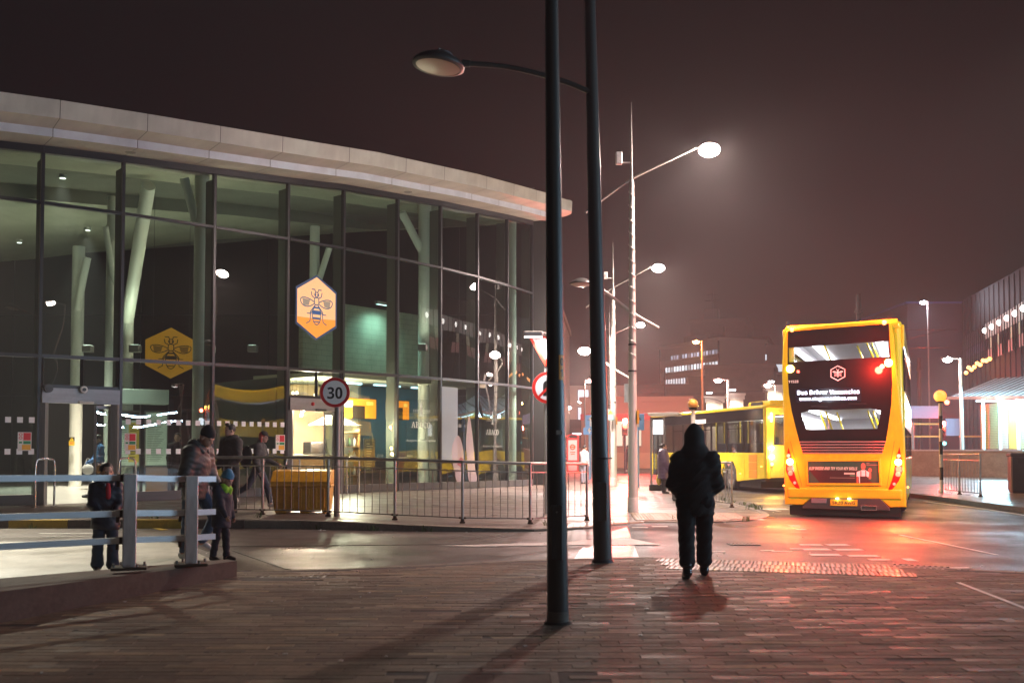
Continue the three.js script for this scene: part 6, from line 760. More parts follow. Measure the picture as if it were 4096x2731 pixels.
{
  const blackC = cl([0.02, 0.017, 0.016]), denim = cl([0.035, 0.075, 0.14]), navy = cl([0.012, 0.017, 0.034], 0.5);
  const p1 = gnd(2784, 2306, 0.022);
  person('person in a black hooded top walking away towards the buses', [p1.x, 0.022, p1.z], Math.PI - 0.12, { H: 1.7, w: 1.12, lean: 0.06, puff: 0.028, hem: 0.085, hood: true, fold: 0.008, hideFace: true, noHands: true, top: blackC, bottom: cl([0.009, 0.009, 0.01]), wide: 0.032, cuff: 0.06, rise: 0.3, bootHigh: true, legL: [-0.24, 0.14, 0], legR: [0.28, 0.16, 0], armL: [0.02, 0.85, 0.2, 0.75], armR: [0.02, 0.85, 0.2, 0.75], shoe: M(0.012, 0.22), topName: 'hooded_top' });
  const p2 = gnd(800, 2236);
  person('man in a dark beanie and brown quilted jacket striding beside the low railing', [p2.x - 0.14, 0.02, p2.z - 0.15], Math.PI / 2 - 0.25, { H: 1.79, w: 1.12, lean: 0.12, nod: 0.42, puff: 0.034, quilt: 0.085, hem: 0.06, hoodDown: true, beanie: cl([0.012, 0.012, 0.013]), skin: M([0.4, 0.22, 0.15], 0.55), top: cl([0.05, 0.047, 0.042], 0.6), bottom: denim, wide: 0.014, legL: [0.6, 1.1, 0], legR: [-0.06, 0.06, 0.02], armL: [0.15, 0.45, 0.14], armR: [-0.15, 0.4, 0.16], shoe: M([0.5, 0.5, 0.52], 0.6), sole: m.white });
  const p3 = gnd(918, 2242); const kid = person('child in a blue knitted hat and lime scarf looking down next to the man', [p3.x - 0.12, 0.012, p3.z], Math.PI / 2 - 0.3, { H: 1.17, child: true, lean: 0.05, nod: 0.4, puff: 0.03, hem: 0.12, beanie: cl([0.08, 0.26, 0.42]), top: cl([0.022, 0.03, 0.05]), bottom: cl([0.012, 0.015, 0.03]), wide: 0.012, cuff: 0.05, legL: [0.1, 0.05, 0], legR: [-0.1, 0.1, 0], armL: [0.1, 0.2, 0.12], armR: [0.3, 0.3, 0.12], skin: M([0.4, 0.23, 0.17], 0.55), shoe: m.black });
  part('scarf', blob([cone(kid.HP(-0.035, -0.075, 0.01), kid.HP(0.035, -0.075, 0.01), 0.052), cone(kid.HP(0.02, -0.08, 0.05), kid.HP(0.03, -0.15, 0.06), 0.045, 0.035), cone(kid.HP(-0.03, -0.08, 0.04), kid.HP(-0.02, -0.14, 0.055), 0.04, 0.03)], 0.03, 0.008), cl([0.35, 0.72, 0.04]), kid);
  const p4 = gnd(418, 2283); const girl = person('girl in a navy fur-hooded coat and flared jeans behind the railing', [p4.x, 0.01, p4.z], 0.42, { H: 1.28, child: true, lean: 0.02, look: 0.25, puff: 0.03, quilt: 0.085, hem: 0.1, hair: M([0.02, 0.012, 0.009], 0.5), bun: true, hoodDown: true, fur: cl([0.62, 0.56, 0.48]), top: navy, bottom: cl([0.02, 0.042, 0.075]), wide: 0.02, cuff: 0.075, legL: [0.06, 0.08, 0.03], legR: [-0.08, 0.04, 0.03], armL: [0.3, 0.7, 0.12, 0.5], armR: [0.3, 0.7, 0.12, 0.5], skin: M([0.44, 0.25, 0.17], 0.5), sole: m.white, noHands: true });
  part('red_top', blob([cone(girl.HP(0, -0.1, 0.045), girl.HP(0, -0.19, 0.06), 0.03, 0.03)], 0.01, 0.008), cl([0.5, 0.02, 0.03]), girl);
  const p5 = at(922, 1795, 20.9); person('young man in a dark parka standing behind the guard railing', [p5.x, pav(p5.x), p5.z], -0.55, { H: 1.84, w: 1.1, lean: 0, look: -0.35, puff: 0.03, hem: 0.1, hair: M([0.012, 0.009, 0.008], 0.5), quiff: true, hoodDown: true, top: cl([0.035, 0.036, 0.035]), bottom: cl([0.012, 0.012, 0.014]), armL: [0.12, 0.7, 0.16, 0.6], armR: [0.12, 0.7, 0.16, 0.6], noHands: true, skin: M([0.5, 0.3, 0.22], 0.55) });
  const p6 = gnd(1062, 2030, 0.16); const red = person('red-haired person in a black cap walking right with a backpack', [p6.x - 0.18, 0.15, p6.z], Math.PI / 2 - 0.1, { H: 1.74, lean: 0.1, nod: 0.12, puff: 0.016, hem: 0.03, hair: M([0.32, 0.03, 0.012], 0.5), hairLong: true, cap: cl([0.014, 0.014, 0.015]), top: cl([0.04, 0.04, 0.042]), bottom: cl([0.02, 0.032, 0.06]), legL: [0.42, 0.2, 0], legR: [-0.5, 0.5, 0], armL: [0.35, 0.75, 0.1], armR: [-0.1, 0.5, 0.1], shoe: m.white, sole: m.white, skin: M([0.5, 0.3, 0.23], 0.55) });
  { const b = thing('backpack', 'dark backpack with dangling straps on the red-haired person', 'backpack', world(red, V(0, 1.17, -0.27)), red.rotation.y); part('bag', blob([ell(V(0, 0, 0), 0.15, 0.25, 0.12), ell(V(0, -0.1, -0.04), 0.13, 0.14, 0.11)], 0.05, 0.014), cl([0.014, 0.014, 0.016]), b); for (const s of [-1, 1]) part('strap', tube([V(s * 0.1, 0.2, 0.06), V(s * 0.12, 0.27, 0.2), V(s * 0.13, 0.1, 0.33), V(s * 0.13, -0.15, 0.22), V(s * 0.1, -0.2, 0.06)], 0.016, 24, 6), cl([0.02, 0.02, 0.022]), b); part('dangling_strap', tube([V(0.12, -0.2, 0), V(0.14, -0.4, -0.03), V(0.1, -0.55, 0.02)], 0.01, 14, 5), m.black, b); part('buckle', sph(0.03, 0.05, 0.16, -0.1), M([0.6, 0.2, 0.02], 0.5), b); }
  const p7 = gnd(2656, 1972, 0.02), purple = cl([0.08, 0.045, 0.1], 0.5); const lady = person('woman in glasses and a long purple quilted coat waiting in profile', [p7.x, 0.02, p7.z], Math.PI / 2 - 0.15, { H: 1.64, w: 1.2, lean: -0.02, puff: 0.085, quilt: 0.11, hem: 0.2, hair: M([0.015, 0.01, 0.009], 0.5), bun: true, hoodDown: true, top: purple, wide: 0.03, bottom: cl([0.012, 0.01, 0.014]), armL: [0.2, 0.4, 0.15], armR: [0.2, 0.4, 0.15], fine: 0.018, skin: M([0.42, 0.24, 0.17], 0.5), bootHigh: true });
  part('glasses', [new THREE.TorusGeometry(0.022, 0.004, 6, 14).translate(-0.03, 0, 0), new THREE.TorusGeometry(0.022, 0.004, 6, 14).translate(0.03, 0, 0), box(0.02, 0.006, 0.006), box(0.005, 0.006, 0.1, 0.058, 0.004, -0.05), box(0.005, 0.006, 0.1, -0.058, 0.004, -0.05)].map((g) => g.translate(...lady.HP(0, 0.004, 0.056).toArray())), m.black, lady);
  { const tB = dtex(128, (u, v) => { const k = Math.sin(u * 60 + 5 * fbm(u * 6, v * 6, 6, 3)) * Math.sin(v * 40 + 6 * fbm(u * 5, v * 5, 5, 3, 4)); return k > 0 ? [0.75, 0.62, 0.58] : [0.16, 0.1, 0.1]; }, true); const b = thing('shopping_bag', 'large patterned shopping bag held by the woman in purple', 'bag', world(lady, V(0.02, 0.42, 0.24)), lady.rotation.y - 0.0); part('sack', boxUV(blob([ell(V(0, 0, 0), 0.13, 0.2, 0.27), ell(V(0, -0.08, 0), 0.15, 0.14, 0.28)], 0.06, 0.018).toNonIndexed(), 0.5), new THREE.MeshStandardMaterial({ map: tB, roughness: 0.6 }), b); part('handle', tube([V(0.03, 0.14, 0.14), V(0.04, 0.34, 0.05), V(0.03, 0.14, -0.12)], 0.012, 16, 6), m.black, b); const y = thing('carrier_bag', 'small yellow and blue carrier bag behind the patterned bag', 'bag', world(lady, V(0.2, 0.45, -0.16))); part('sack', blob([ell(V(0, 0, 0), 0.09, 0.2, 0.14)], 0.05, 0.018), M([0.7, 0.55, 0.08], 0.5), y); part('handle', tube([V(0, 0.17, 0.06), V(0, 0.3, 0), V(0, 0.17, -0.06)], 0.01, 12, 6), M([0.1, 0.3, 0.5], 0.5), y); }
  const far = (label, px, py, H, ry, o) => { const p = gnd(px, py, 0.02); return person(label, [p.x, 0.02, p.z], ry, { H, small: true, fine: 0.02, noHands: true, ...o }); };
  far('woman in a black jacket and brown trousers at the glass building corner', 2174, 1937, 1.63, 0.3, { hair: M([0.015, 0.01, 0.01], 0.5), bun: true, top: cl([0.016, 0.015, 0.016]), bottom: cl([0.16, 0.11, 0.08]), look: -0.9, shoe: m.white, armL: [0.3, 1.1, 0.15, 0.6], armR: [0.3, 1.1, 0.15, 0.6], puff: 0.03 });
  far('dark dressed person in white shoes standing beyond the traffic light', 2512, 1884, 1.72, 2.6, { hair: M([0.012, 0.01, 0.01], 0.5), top: cl([0.02, 0.012, 0.015]), bottom: cl([0.02, 0.014, 0.016]), shoe: m.white, puff: 0.03, hem: 0.12 });
  far('person in a pale pink jacket standing beyond the end of the kerb railing', 2336, 1934, 1.62, 2.2, { hair: M([0.012, 0.01, 0.01], 0.5), top: cl([0.5, 0.4, 0.42]), bottom: cl([0.3, 0.3, 0.36]), armL: [0.4, 0.9, 0.2, 0.3], puff: 0.025 });
  const pin = at(398, 1795, 26.6); person('person in a blue top stepping through the left entrance with a pale bag', [pin.x, 0.17, pin.z], -0.9, { H: 1.7, small: true, noHands: true, hair: M([0.02, 0.014, 0.012], 0.5), top: cl([0.05, 0.16, 0.36]), bottom: cl([0.014, 0.014, 0.018]), legL: [0.45, 0.2, 0], legR: [-0.4, 0.3, 0], armL: [0.3, 0.9, 0.1], armR: [0.2, 0.8, 0.1] });
  { const b = thing('handbag', 'pale grey handbag held by the person in the left entrance', 'bag', [pin.x - 0.25, 0.95, pin.z + 0.15]); part('bag_body', blob([ell(V(0, 0, 0), 0.17, 0.14, 0.08)], 0.03, 0.014), cl([0.55, 0.55, 0.52]), b); part('handle', tube([V(-0.1, 0.1, 0), V(0, 0.3, 0), V(0.1, 0.1, 0)], 0.01, 14, 6), m.white, b); }
  const pk = at(705, 1795, 27.3); person('person in a dark coat waiting inside behind the kiosk', [pk.x, 0.17, pk.z], 0.6, { H: 1.75, small: true, noHands: true, hair: M([0.02, 0.014, 0.012], 0.5), top: cl([0.02, 0.02, 0.022]), bottom: cl([0.014, 0.014, 0.018]), look: -0.5, hem: 0.12, puff: 0.02 });
}
// ---------- background ----------
function facade(label, name, cat, o) { // a box building with real window openings laid proud; o: pos, w, d, h, ry, mat, rows: [{y, h, x0, x1, n, lit}]
  const q = thing(name, label, cat, o.pos, o.ry ?? 0); part('wall', boxUV(box(o.w, o.h, o.d, 0, o.h / 2, -o.d / 2)), o.mat, q);
  if (o.cap !== 0) part('roof_edge', box(o.w + 0.3, o.cap ?? 0.4, o.d + 0.3, 0, o.h + (o.cap ?? 0.4) / 2, -o.d / 2), o.capMat ?? o.mat, q);
  for (const r of o.rows ?? []) for (let i = 0; i < r.n; i++) {
    const w = (r.x1 - r.x0) / r.n, x = r.x0 + (i + 0.5) * w, lit = r.lit ? r.lit(i) : 0, f = new THREE.Group(); f.name = 'window'; f.position.set(x, r.y, 0.02); q.add(f); const ww = w - (r.gap ?? 0.14);
    part('frame', [box(ww, 0.08, 0.1, 0, r.h / 2, 0), box(ww, 0.08, 0.12, 0, -r.h / 2, 0.02), box(0.07, r.h, 0.1, -ww / 2, 0, 0), box(0.07, r.h, 0.1, ww / 2, 0, 0)], r.fm ?? m.galvDull, f); part('pane', box(ww - 0.06, r.h - 0.06, 0.04, 0, 0, 0), lit ? glow(r.c ?? [0.8, 0.88, 1], lit * rr(0.6, 1.25), 0.2) : m.backGlass, f);
  }
  return q;
}
{
  const X = (px, d) => at(px, 1795, d).x, Hy = (py, d) => at(2048, py, d).y;
  // office block with lit ribbon windows, tower behind
  const ob = facade('office block with three ribbons of lit windows in the haze', 'office_block', 'office building', { pos: [21.55, 0, -121.5], w: 12.4, d: 6.8, h: Hy(1380, 121), ry: -1.12, mat: M([0.42, 0.36, 0.33], 0.85), rows: [{ y: Hy(1424, 121), h: 0.75, x0: -3.6, x1: 6, n: 16, gap: 0.1, lit: (i) => [1, 0.5, 1, 0.12, 0.7, 1, 0.3][i % 7] * 0.9, c: [0.72, 0.78, 1] }, { y: Hy(1468, 121), h: 1.15, x0: -4.8, x1: 6, n: 18, gap: 0.1, lit: (i) => [1.7, 1.2, 1.9, 1.5, 0.5, 1.8][(i * 5) % 6], c: [0.82, 0.92, 1] }, { y: Hy(1518, 121), h: 1.1, x0: -4.8, x1: -0.4, n: 8, gap: 0.1, lit: () => 1.4, c: [0.88, 0.92, 1] }] });
  part('roof_plant', [box(2.6, 1.3, 1.8, -2.5, Hy(1380, 121) + 0.9, -3), box(1.2, 0.9, 1.2, 2.8, Hy(1380, 121) + 0.7, -2.4), cyl(0.12, 0.12, 1.6, 4.6, Hy(1380, 121) + 0.3, -2, 8), cyl(0.3, 0.3, 0.8, 0.6, Hy(1380, 121) + 0.3, -3, 10)], m.brickDark, ob); part('downpipe', [box(0.14, Hy(1380, 121), 0.14, 6.15, Hy(1380, 121) / 2, 0.08), box(0.14, Hy(1380, 121), 0.14, -5.9, Hy(1380, 121) / 2, 0.08)], m.dark, ob);
  for (const y of [1444, 1494]) part('spandrel', box(12, 0.9, 0.1, 0.1, Hy(y, 121), 0.03), M([0.5, 0.42, 0.38], 0.8), ob);
  facade('dark tower block rising behind the lit office block', 'tower_block', 'office building', { pos: [X(2880, 150), 0, -150], w: 8.5, d: 10, h: Hy(1285, 150), ry: -0.32, mat: m.brickDark });
  part('roof_plant', [box(2.2, 2.4, 2, -1.5, Hy(1285, 150) + 1.2, -4), box(0.15, 4, 0.15, -1.2, Hy(1285, 150) + 3, -3), box(2.4, 0.12, 0.12, -1.2, Hy(1285, 150) + 3.6, -3), box(1.8, 0.12, 0.12, -1.2, Hy(1285, 150) + 4.5, -3)], m.dark, scene.getObjectByName('tower_block'));
  facade('plain dark block stepping down right of the lit offices', 'dark_block', 'office building', { pos: [X(2965, 128), 0, -128], w: 7, d: 14, h: Hy(1360, 128), ry: -0.32, mat: m.brickDark });
  facade('dim office wing with a few lit windows left of the bus roof', 'office_wing', 'office building', { pos: [X(3120, 125), 0, -125], w: 9, d: 12, h: Hy(1392, 125), ry: -0.2, mat: M([0.28, 0.2, 0.19], 0.85), rows: [{ y: Hy(1428, 125), h: 0.8, x0: -4.2, x1: -1.4, n: 3, lit: () => 1.3 }, { y: Hy(1472, 125), h: 1.0, x0: -4.2, x1: 3, n: 6, lit: () => 1.4 }] });
  // low terraces
  facade('long low dark terrace below the office block', 'terrace', 'building', { pos: [X(2620, 100), 0, -100], w: 26, d: 8, h: Hy(1552, 100), ry: -0.12, mat: m.brickDark, rows: [{ y: Hy(1680, 100), h: 1.6, x0: -11, x1: 11, n: 8, gap: 1.5 }] });
  facade('dark roofs behind the single-deck bus', 'terrace', 'building', { pos: [X(3030, 104), 0, -104], w: 14, d: 8, h: Hy(1515, 104), ry: -0.25, mat: m.brickDark });
  facade('dark gable building in front of the terrace', 'terrace', 'building', { pos: [X(2960, 96), 0, -96], w: 6.5, d: 7, h: Hy(1472, 96), ry: -0.3, mat: m.brickDark });
  // shop with a red-lit front beyond the traffic light
  const shop = facade('red-fronted shop with lit windows beyond the traffic light', 'corner_shop', 'shop', { pos: [X(2545, 78), 0, -78], w: 8.6, d: 8, h: 5.2, ry: -0.15, mat: M([0.4, 0.2, 0.15], 0.8), rows: [{ y: 2.7, h: 2.0, x0: -2.4, x1: 0.5, n: 2, lit: () => 1.0, c: [1, 0.82, 0.62] }, { y: 2.6, h: 2.3, x0: 1.2, x1: 2.4, n: 1, lit: () => 1.2, c: [1, 0.85, 0.7] }] }); part('fascia_board', box(8.7, 0.5, 0.2, 0, 4.0, 0.1), m.red, shop); part('stall_riser', box(8.4, 1.2, 0.1, 0, 0.6, 0.05), M([0.5, 0.28, 0.2], 0.7), shop);
  // pale stone building with lit uplights
  const sb = facade('pale stone building glimpsed between the station corner and the pole', 'stone_building', 'building', { pos: [X(2172, 72), 0, -72], w: 2.7, d: 14, h: Hy(1258, 72), ry: -0.1, mat: m.stoneWall, rows: [{ y: 8, h: 2, x0: -1, x1: 1, n: 2, gap: 0.4 }] }); part('cornice', box(3.0, 0.7, 0.8, 0, Hy(1320, 72), 0.1), m.stoneWall, sb); for (let i = 0; i < 12; i++) part('string_course', box(2.72, 0.05, 0.06, 0, 1 + i * 0.85, 0.01), m.stoneWall, sb);
  facade('pink-lit pale stone building behind the advertising totem', 'stone_building', 'building', { pos: [X(2350, 86), 0, -86], w: 6.4, d: 12, h: Hy(1560, 86), ry: -0.05, mat: M([0.5, 0.38, 0.33], 0.85), rows: [{ y: Hy(1585, 86), h: 1.3, x0: -0.9, x1: 0.2, n: 1, lit: () => 1.3 }, { y: Hy(1672, 86), h: 1.9, x0: -0.9, x1: 0.3, n: 1, lit: () => 1.1 }, { y: Hy(1755, 86), h: 1.6, x0: -1, x1: 0.3, n: 1 }] });
  const sgn = thing('dark_hanging_sign', 'stepped dark signboard on the pale stone building', 'sign', [X(2330, 84), 0, -84]); part('board', [box(1.1, 1.7, 0.15, -0.5, Hy(1718, 84), 0), box(0.9, 2.3, 0.15, 0.35, Hy(1710, 84), 0)], m.dark, sgn); part('lit_edge', box(1.7, 0.14, 0.1, 0, Hy(1735, 84), 0.05), glow([0.9, 0.95, 1], 3), sgn);
  const cl2 = at(2291, 1795, 62), to = thing('advertising_totem', 'arched advertising totem with an orange poster left of the second pole', 'advertising totem', [cl2.x, 0.02, cl2.z]); const tw = 0.66;
  part('frame', [box(0.08, 2.2, 0.2, -tw / 2, 1.1, 0), box(0.08, 2.2, 0.2, tw / 2, 1.1, 0), box(tw, 0.14, 0.2, 0, 0.07, 0), box(tw, 0.1, 0.2, 0, 0.72, 0), box(tw, 0.1, 0.2, 0, 2.1, 0), new THREE.TorusGeometry(0.36, 0.06, 8, 20, Math.PI).scale(1, 0.5, 1).translate(0, 2.2, 0)], M([0.25, 0.05, 0.05], 0.5), to); part('lit_poster', box(tw - 0.1, 1.26, 0.08, 0, 1.41, 0.02), glow([1, 0.72, 0.62], 0.28, 0.5), to); part('poster_print', [new THREE.TorusGeometry(0.14, 0.035, 6, 24).translate(0, 1.6, 0.07), box(0.3, 0.05, 0.02, 0, 1.28, 0.07), box(0.24, 0.05, 0.02, 0, 1.16, 0.07), box(0.2, 0.08, 0.02, 0, 1.6, 0.07)], M([0.6, 0.16, 0.04], 0.6), to); part('lower_panel', box(tw - 0.1, 0.5, 0.08, 0, 0.4, 0.02), M([0.55, 0.42, 0.4], 0.6), to);
  const sh = at(2262, 1795, 66), bush = thing('shrub', 'small dark shrub in front of the advertising totem', 'shrub', [sh.x, 0.02, sh.z]); { const gs = []; for (let i = 0; i < 160; i++) { const a = rr(0, 6.28), b = rr(0, 1), r = Math.pow(rnd(), 0.5); gs.push(new THREE.PlaneGeometry(0.16, 0.1).rotateX(rr(0, 3)).rotateY(rr(0, 3)).translate(Math.cos(a) * r * 0.75, 0.25 + b * 1.0 * (1.1 - r * 0.6), Math.sin(a) * r * 0.6)); } part('foliage', gs, M([0.05, 0.045, 0.02], 0.8, 0, { side: THREE.DoubleSide }), bush); part('stem', cyl(0.04, 0.03, 0.5), m.rust, bush); }
  // floodlit pilasters of the building behind the single-decker
  for (const [px, y0, y1, w, lab] of [[2856, 1590, 1720, 2.0, 'floodlit white pilaster left of the pale lamp post'], [2944, 1578, 1720, 1.6, 'floodlit white pilaster right of the pale lamp post'], [3105, 1545, 1720, 2.2, 'brightly floodlit white bay between the two buses'], [2594, 1628, 1760, 1.7, 'small floodlit clock pillar left of the single-deck bus']]) {
    const dd = 90, q = thing('floodlit_pilaster', lab, 'pillar', [X(px, dd), 0, -dd]), h = Hy(y0, dd); part('shaft', boxUV(box(w * 0.75, h, 1, 0, h / 2, 0)), M([0.7, 0.62, 0.52], 0.7), q); part('capital', [box(w * 0.9, 0.35, 1.2, 0, h - 0.3, 0), box(w, 0.2, 1.3, 0, h, 0)], M([0.7, 0.62, 0.52], 0.7), q); part('base', box(w * 0.95, 0.6, 1.2, 0, 0.3, 0), m.stoneWall, q);
    part('flood_lamp', rbox(0.5, 0.14, 0.3, 0.04, -w * 0.3, h + 0.35, 1.1), glow([0.95, 0.97, 1], 12), q); spotAt('flood_light', V(-w * 0.3, h + 0.2, 1.8), V(0, h - 4.5, 0.5), [1, 0.9, 0.74], 110, 0.9, 0.7, 4, q);
    if (w === 1.7) part('clock_hands', [box(0.06, 0.9, 0.05, 0.05, h - 1.3, 0.55), box(0.9, 0.06, 0.05, 0, h - 2.2, 0.55)], m.black, q);
  }
  // traffic signal
  const ts = at(2500, 1795, 60), T = thing('traffic_light', 'traffic light showing red beside the pale mast', 'traffic light', [ts.x, 0.02, ts.z]), hh = at(2500, 1692, 60).y; part('post', cyl(0.06, 0.06, hh - 0.4), m.dark, T); part('head', rbox(0.34, 1.05, 0.25, 0.04, 0, hh - 0.25, 0), m.black, T); for (let i = 0; i < 3; i++) { part('lens', new THREE.CylinderGeometry(0.13, 0.13, 0.04, 18).rotateX(Math.PI / 2).translate(0, hh + 0.08 - i * 0.33, 0.14), i ? M([0.03, 0.03, 0.02], 0.3) : glow([1, 0.16, 0.03], 40), T); part('visor', new THREE.CylinderGeometry(0.15, 0.15, 0.16, 14, 1, true, -1.6, 3.2).rotateX(Math.PI / 2).translate(0, hh + 0.1 - i * 0.33, 0.2), m.black, T); } pointAt('signal_light', V(0, hh + 0.08, 0.35), [1, 0.06, 0.04], 950, 8, T);
  const bs = (label, px, py, d2, w, h) => { const p = at(px, 1795, d2), y = at(px, py, d2).y, q = thing('blue_road_sign', label, 'road sign', [p.x, 0.02, p.z]); part('post', cyl(0.045, 0.045, y + h / 2), M([0.2, 0.35, 0.5], 0.5), q); part('plate', rbox(w, h, 0.03, 0.01, 0, y, 0.06), M([0.08, 0.3, 0.62], 0.4), q); part('arrow', [box(0.07, h * 0.5, 0.012, 0, y - h * 0.05, 0.082), new THREE.ConeGeometry(0.14, 0.2, 3).scale(1, 1, 0.1).translate(0, y + h * 0.28, 0.084)], m.white, q); };
  bs('blue arrow sign right of the nearest mast', 2553, 1690, 38, 0.46, 0.62); bs('blue information sign left of the second dark pole', 2358, 1726, 48, 0.6, 0.34); bs('blue parking sign above another behind the second dark pole', 2362, 1690, 49, 0.5, 0.7);
  { const t2 = at(3777, 1795, 66), T2 = T.clone(); T2.name = numbered('traffic_light'); scene.add(T2); T2.position.set(t2.x, 0.02, t2.z); T2.userData = { label: 'second traffic light showing red beside the right-hand beacon', category: 'traffic light' }; T2.traverse((o) => { if (o.isLight) o.intensity = 500; }); }
  for (const [px, py, d2, c, k, lab] of [[2414, 1668, 95, [1, 0.8, 0.7], 12, 'tiny white street light left of the green notice'], [2424, 1742, 90, [1, 0.75, 0.65], 8, 'tiny pale street light low beside the second mast'], [2590, 1700, 100, [1, 0.7, 0.6], 9, 'tiny warm street light under the clock pillar'], [2606, 1752, 88, [1, 0.85, 0.7], 7, 'tiny warm light above the shelter display'], [2300, 1652, 92, [1, 0.92, 0.9], 10, 'tiny white street light right of the near pole'], [2660, 1640, 105, [1, 0.6, 0.5], 7, 'tiny pinkish street light above the front of the single-deck bus'], [2740, 1622, 108, [1, 0.8, 0.75], 8, 'tiny pale street light above the middle of the single-deck bus'], [3020, 1590, 110, [1, 0.85, 0.8], 10, 'tiny white street light above the rear of the single-deck bus'], [3700, 1690, 90, [1, 0.4, 0.2], 8, 'tiny orange light right of the double-decker side']])
    { const p = at(px, py, d2), q = thing('distant_street_light', lab, 'street lamp', [p.x, 0, p.z], 0, 'distant street lights in the haze'); part('pole', cyl(0.06, 0.05, p.y), m.dark, q); part('lamp', sph(0.24, 0, p.y, 0, 1, 0.7, 1, 10), glow(c, k), q); part('lamp_hood', sph(0.27, 0, p.y + 0.12, 0, 1, 0.4, 1, 10), m.dark, q); }
  // bus stop shelter at the front of the single-decker
  const sp = at(2628, 1795, 35.5), S = thing('bus_stop_shelter', 'narrow glass bus stop shelter at the door of the single-deck bus', 'bus shelter', [sp.x, 0.02, sp.z], -0.25); for (const x of [-0.2, 0.25]) part('upright', box(0.07, 2.6, 0.07, x, 1.3, 0), m.steel, S); part('side_glass', box(0.4, 1.9, 0.015, 0.03, 1.35, 0), m.clearGlass, S); part('base', rbox(0.6, 0.22, 0.4, 0.03, 0.03, 0.11, 0), m.dark, S); part('lit_display', box(0.34, 0.5, 0.06, 0.05, 2.25, 0.06), glow([0.9, 0.96, 1], 3.2), S); part('roof', rbox(1.1, 0.1, 1.2, 0.03, 0.3, 2.7, 0), m.white, S);
  // ---- right side: wall, theatre, tram stop ----
  const w0 = V(24.2, 0.11, -47), w1 = V(27.5, 0.11, -69), W = thing('boundary_wall', 'low tan rendered wall with a white coping behind the right railing', 'wall'); part('wall_panel', boxUV(bar(V(22, 0.75, -33).lerp(w0, 1), V(26.6, 0.75, -75), 0.3, 1.3)), M([0.42, 0.33, 0.22], 0.85, 0, { map: rep(tStone, 2) }), W); part('wall_panel', boxUV(bar(w0.clone().setY(0.75), V(48, 0.75, -40), 0.3, 1.3)), M([0.46, 0.36, 0.24], 0.85, 0, { map: rep(tStone, 2) }), W); part('wall_panel', boxUV(bar(w0.clone().setY(0.75), V(15.5, 0.75, -58), 0.3, 1.3)), M([0.46, 0.36, 0.24], 0.85, 0, { map: rep(tStone, 2) }), W); part('coping', [bar(w0.clone().setY(1.43), V(48, 1.43, -40), 0.4, 0.07), bar(w0.clone().setY(1.43), V(15.5, 1.43, -58), 0.4, 0.07)], m.white, W); 
  const dk = M([0.018, 0.018, 0.022], 0.6, 0.1, { map: rep(tGrime, 3) });
  const th = facade('plain dark windowless block with a street lamp at its top corner', 'theatre_block', 'building', { pos: [X(3800, 82), 0, -82], w: 6.6, d: 14, h: Hy(1214, 82), mat: M([0.05, 0.04, 0.06], 0.8), cap: 0.15, capMat: M([0.05, 0.08, 0.3], 0.5) });
  { const q = thing('theatre_building', 'large dark ribbed curved building with a strip of lit windows at right', 'building'), pts = []; for (let i = 0; i <= 26; i++) { const t = i / 26, d2 = lerp(78, 40, t), px = lerp(3862, 4420, Math.pow(t, 1.25)); pts.push(V(X(px, d2), 0, -d2)); }
    const Ht = (t) => lerp(Hy(1205, 78), 11.4, t);
    for (let i = 0; i < 26; i++) { const a = pts[i], b = pts[i + 1], ha = Ht(i / 26), hb = Ht((i + 1) / 26), t = i / 26; const wy0 = 7.6, wy1 = 10.2, seg = (y0, ya, yb, mat, nm) => part(nm, loftStrip([a.clone().setY(y0), b.clone().setY(y0)].reverse(), [a.clone().setY(ya), b.clone().setY(yb)].reverse()), mat, q); seg(0, wy0, wy0, dk, 'cladding_panel'); seg(wy1, ha, hb, dk, 'cladding_panel');
      const dd = b.clone().sub(a).normalize(), n = V(dd.z, 0, -dd.x).multiplyScalar(-0.03); part('cladding_rib', bar(a.clone().setY(0.1).add(n), a.clone().setY(ha - 0.1).add(n), 0.05, 0.05), m.dark, q);
      for (let k = 0; k < 2; k++) { const c = a.clone().lerp(b, k / 2 + 0.02), e = a.clone().lerp(b, k / 2 + 0.48), lit = i >= 6; const f = new THREE.Group(); f.name = 'window'; q.add(f); const U = (y0, y1, mat, nm) => part(nm, loftStrip([c.clone().setY(y0), e.clone().setY(y0)].reverse(), [c.clone().setY(y1), e.clone().setY(y1)].reverse()), mat, f); U(wy0, wy0 + 0.75, lit && (i + k) % 2 ? glow([0.85, 0.36, 0.32], 0.55, 0.2) : m.backGlass, 'lower_pane'); U(wy0 + 0.78, wy1 - 1.1, lit && (i * 3 + k) % 4 === 1 ? glow([0.9, 0.82, 0.55], 0.55, 0.2) : M([0.02, 0.025, 0.05], 0.3), 'middle_pane'); U(wy1 - 1.06, wy1, lit ? glow([0.8, 0.76, 0.7], (i + k) % 3 ? 0.6 : 0.3, 0.2) : m.backGlass, 'upper_pane'); part('mullion', bar(c.clone().setY(wy0).add(n), c.clone().setY(wy1).add(n), 0.05), m.dark, f); if (lit && (i * 2 + k) % 3 === 0) part('ceiling_lamp', sph(0.2, c.x, wy1 - 0.45, c.z), glow([1, 0.95, 0.9], 8), f); } }
    for (let i = 0; i < 9; i++) { const p = pts[4].clone().lerp(pts[10], i / 9); p.x -= 0.8; part('entrance_lamp', sph(0.14, p.x, 7.2 + rr(-0.2, 0.3), p.z), glow([1, 0.42, 0.08], 5), q); } pointAt('entrance_light', V(pts[6].x - 1.4, 5.6, pts[6].z + 1), [1, 0.45, 0.15], 9, 6, q); }
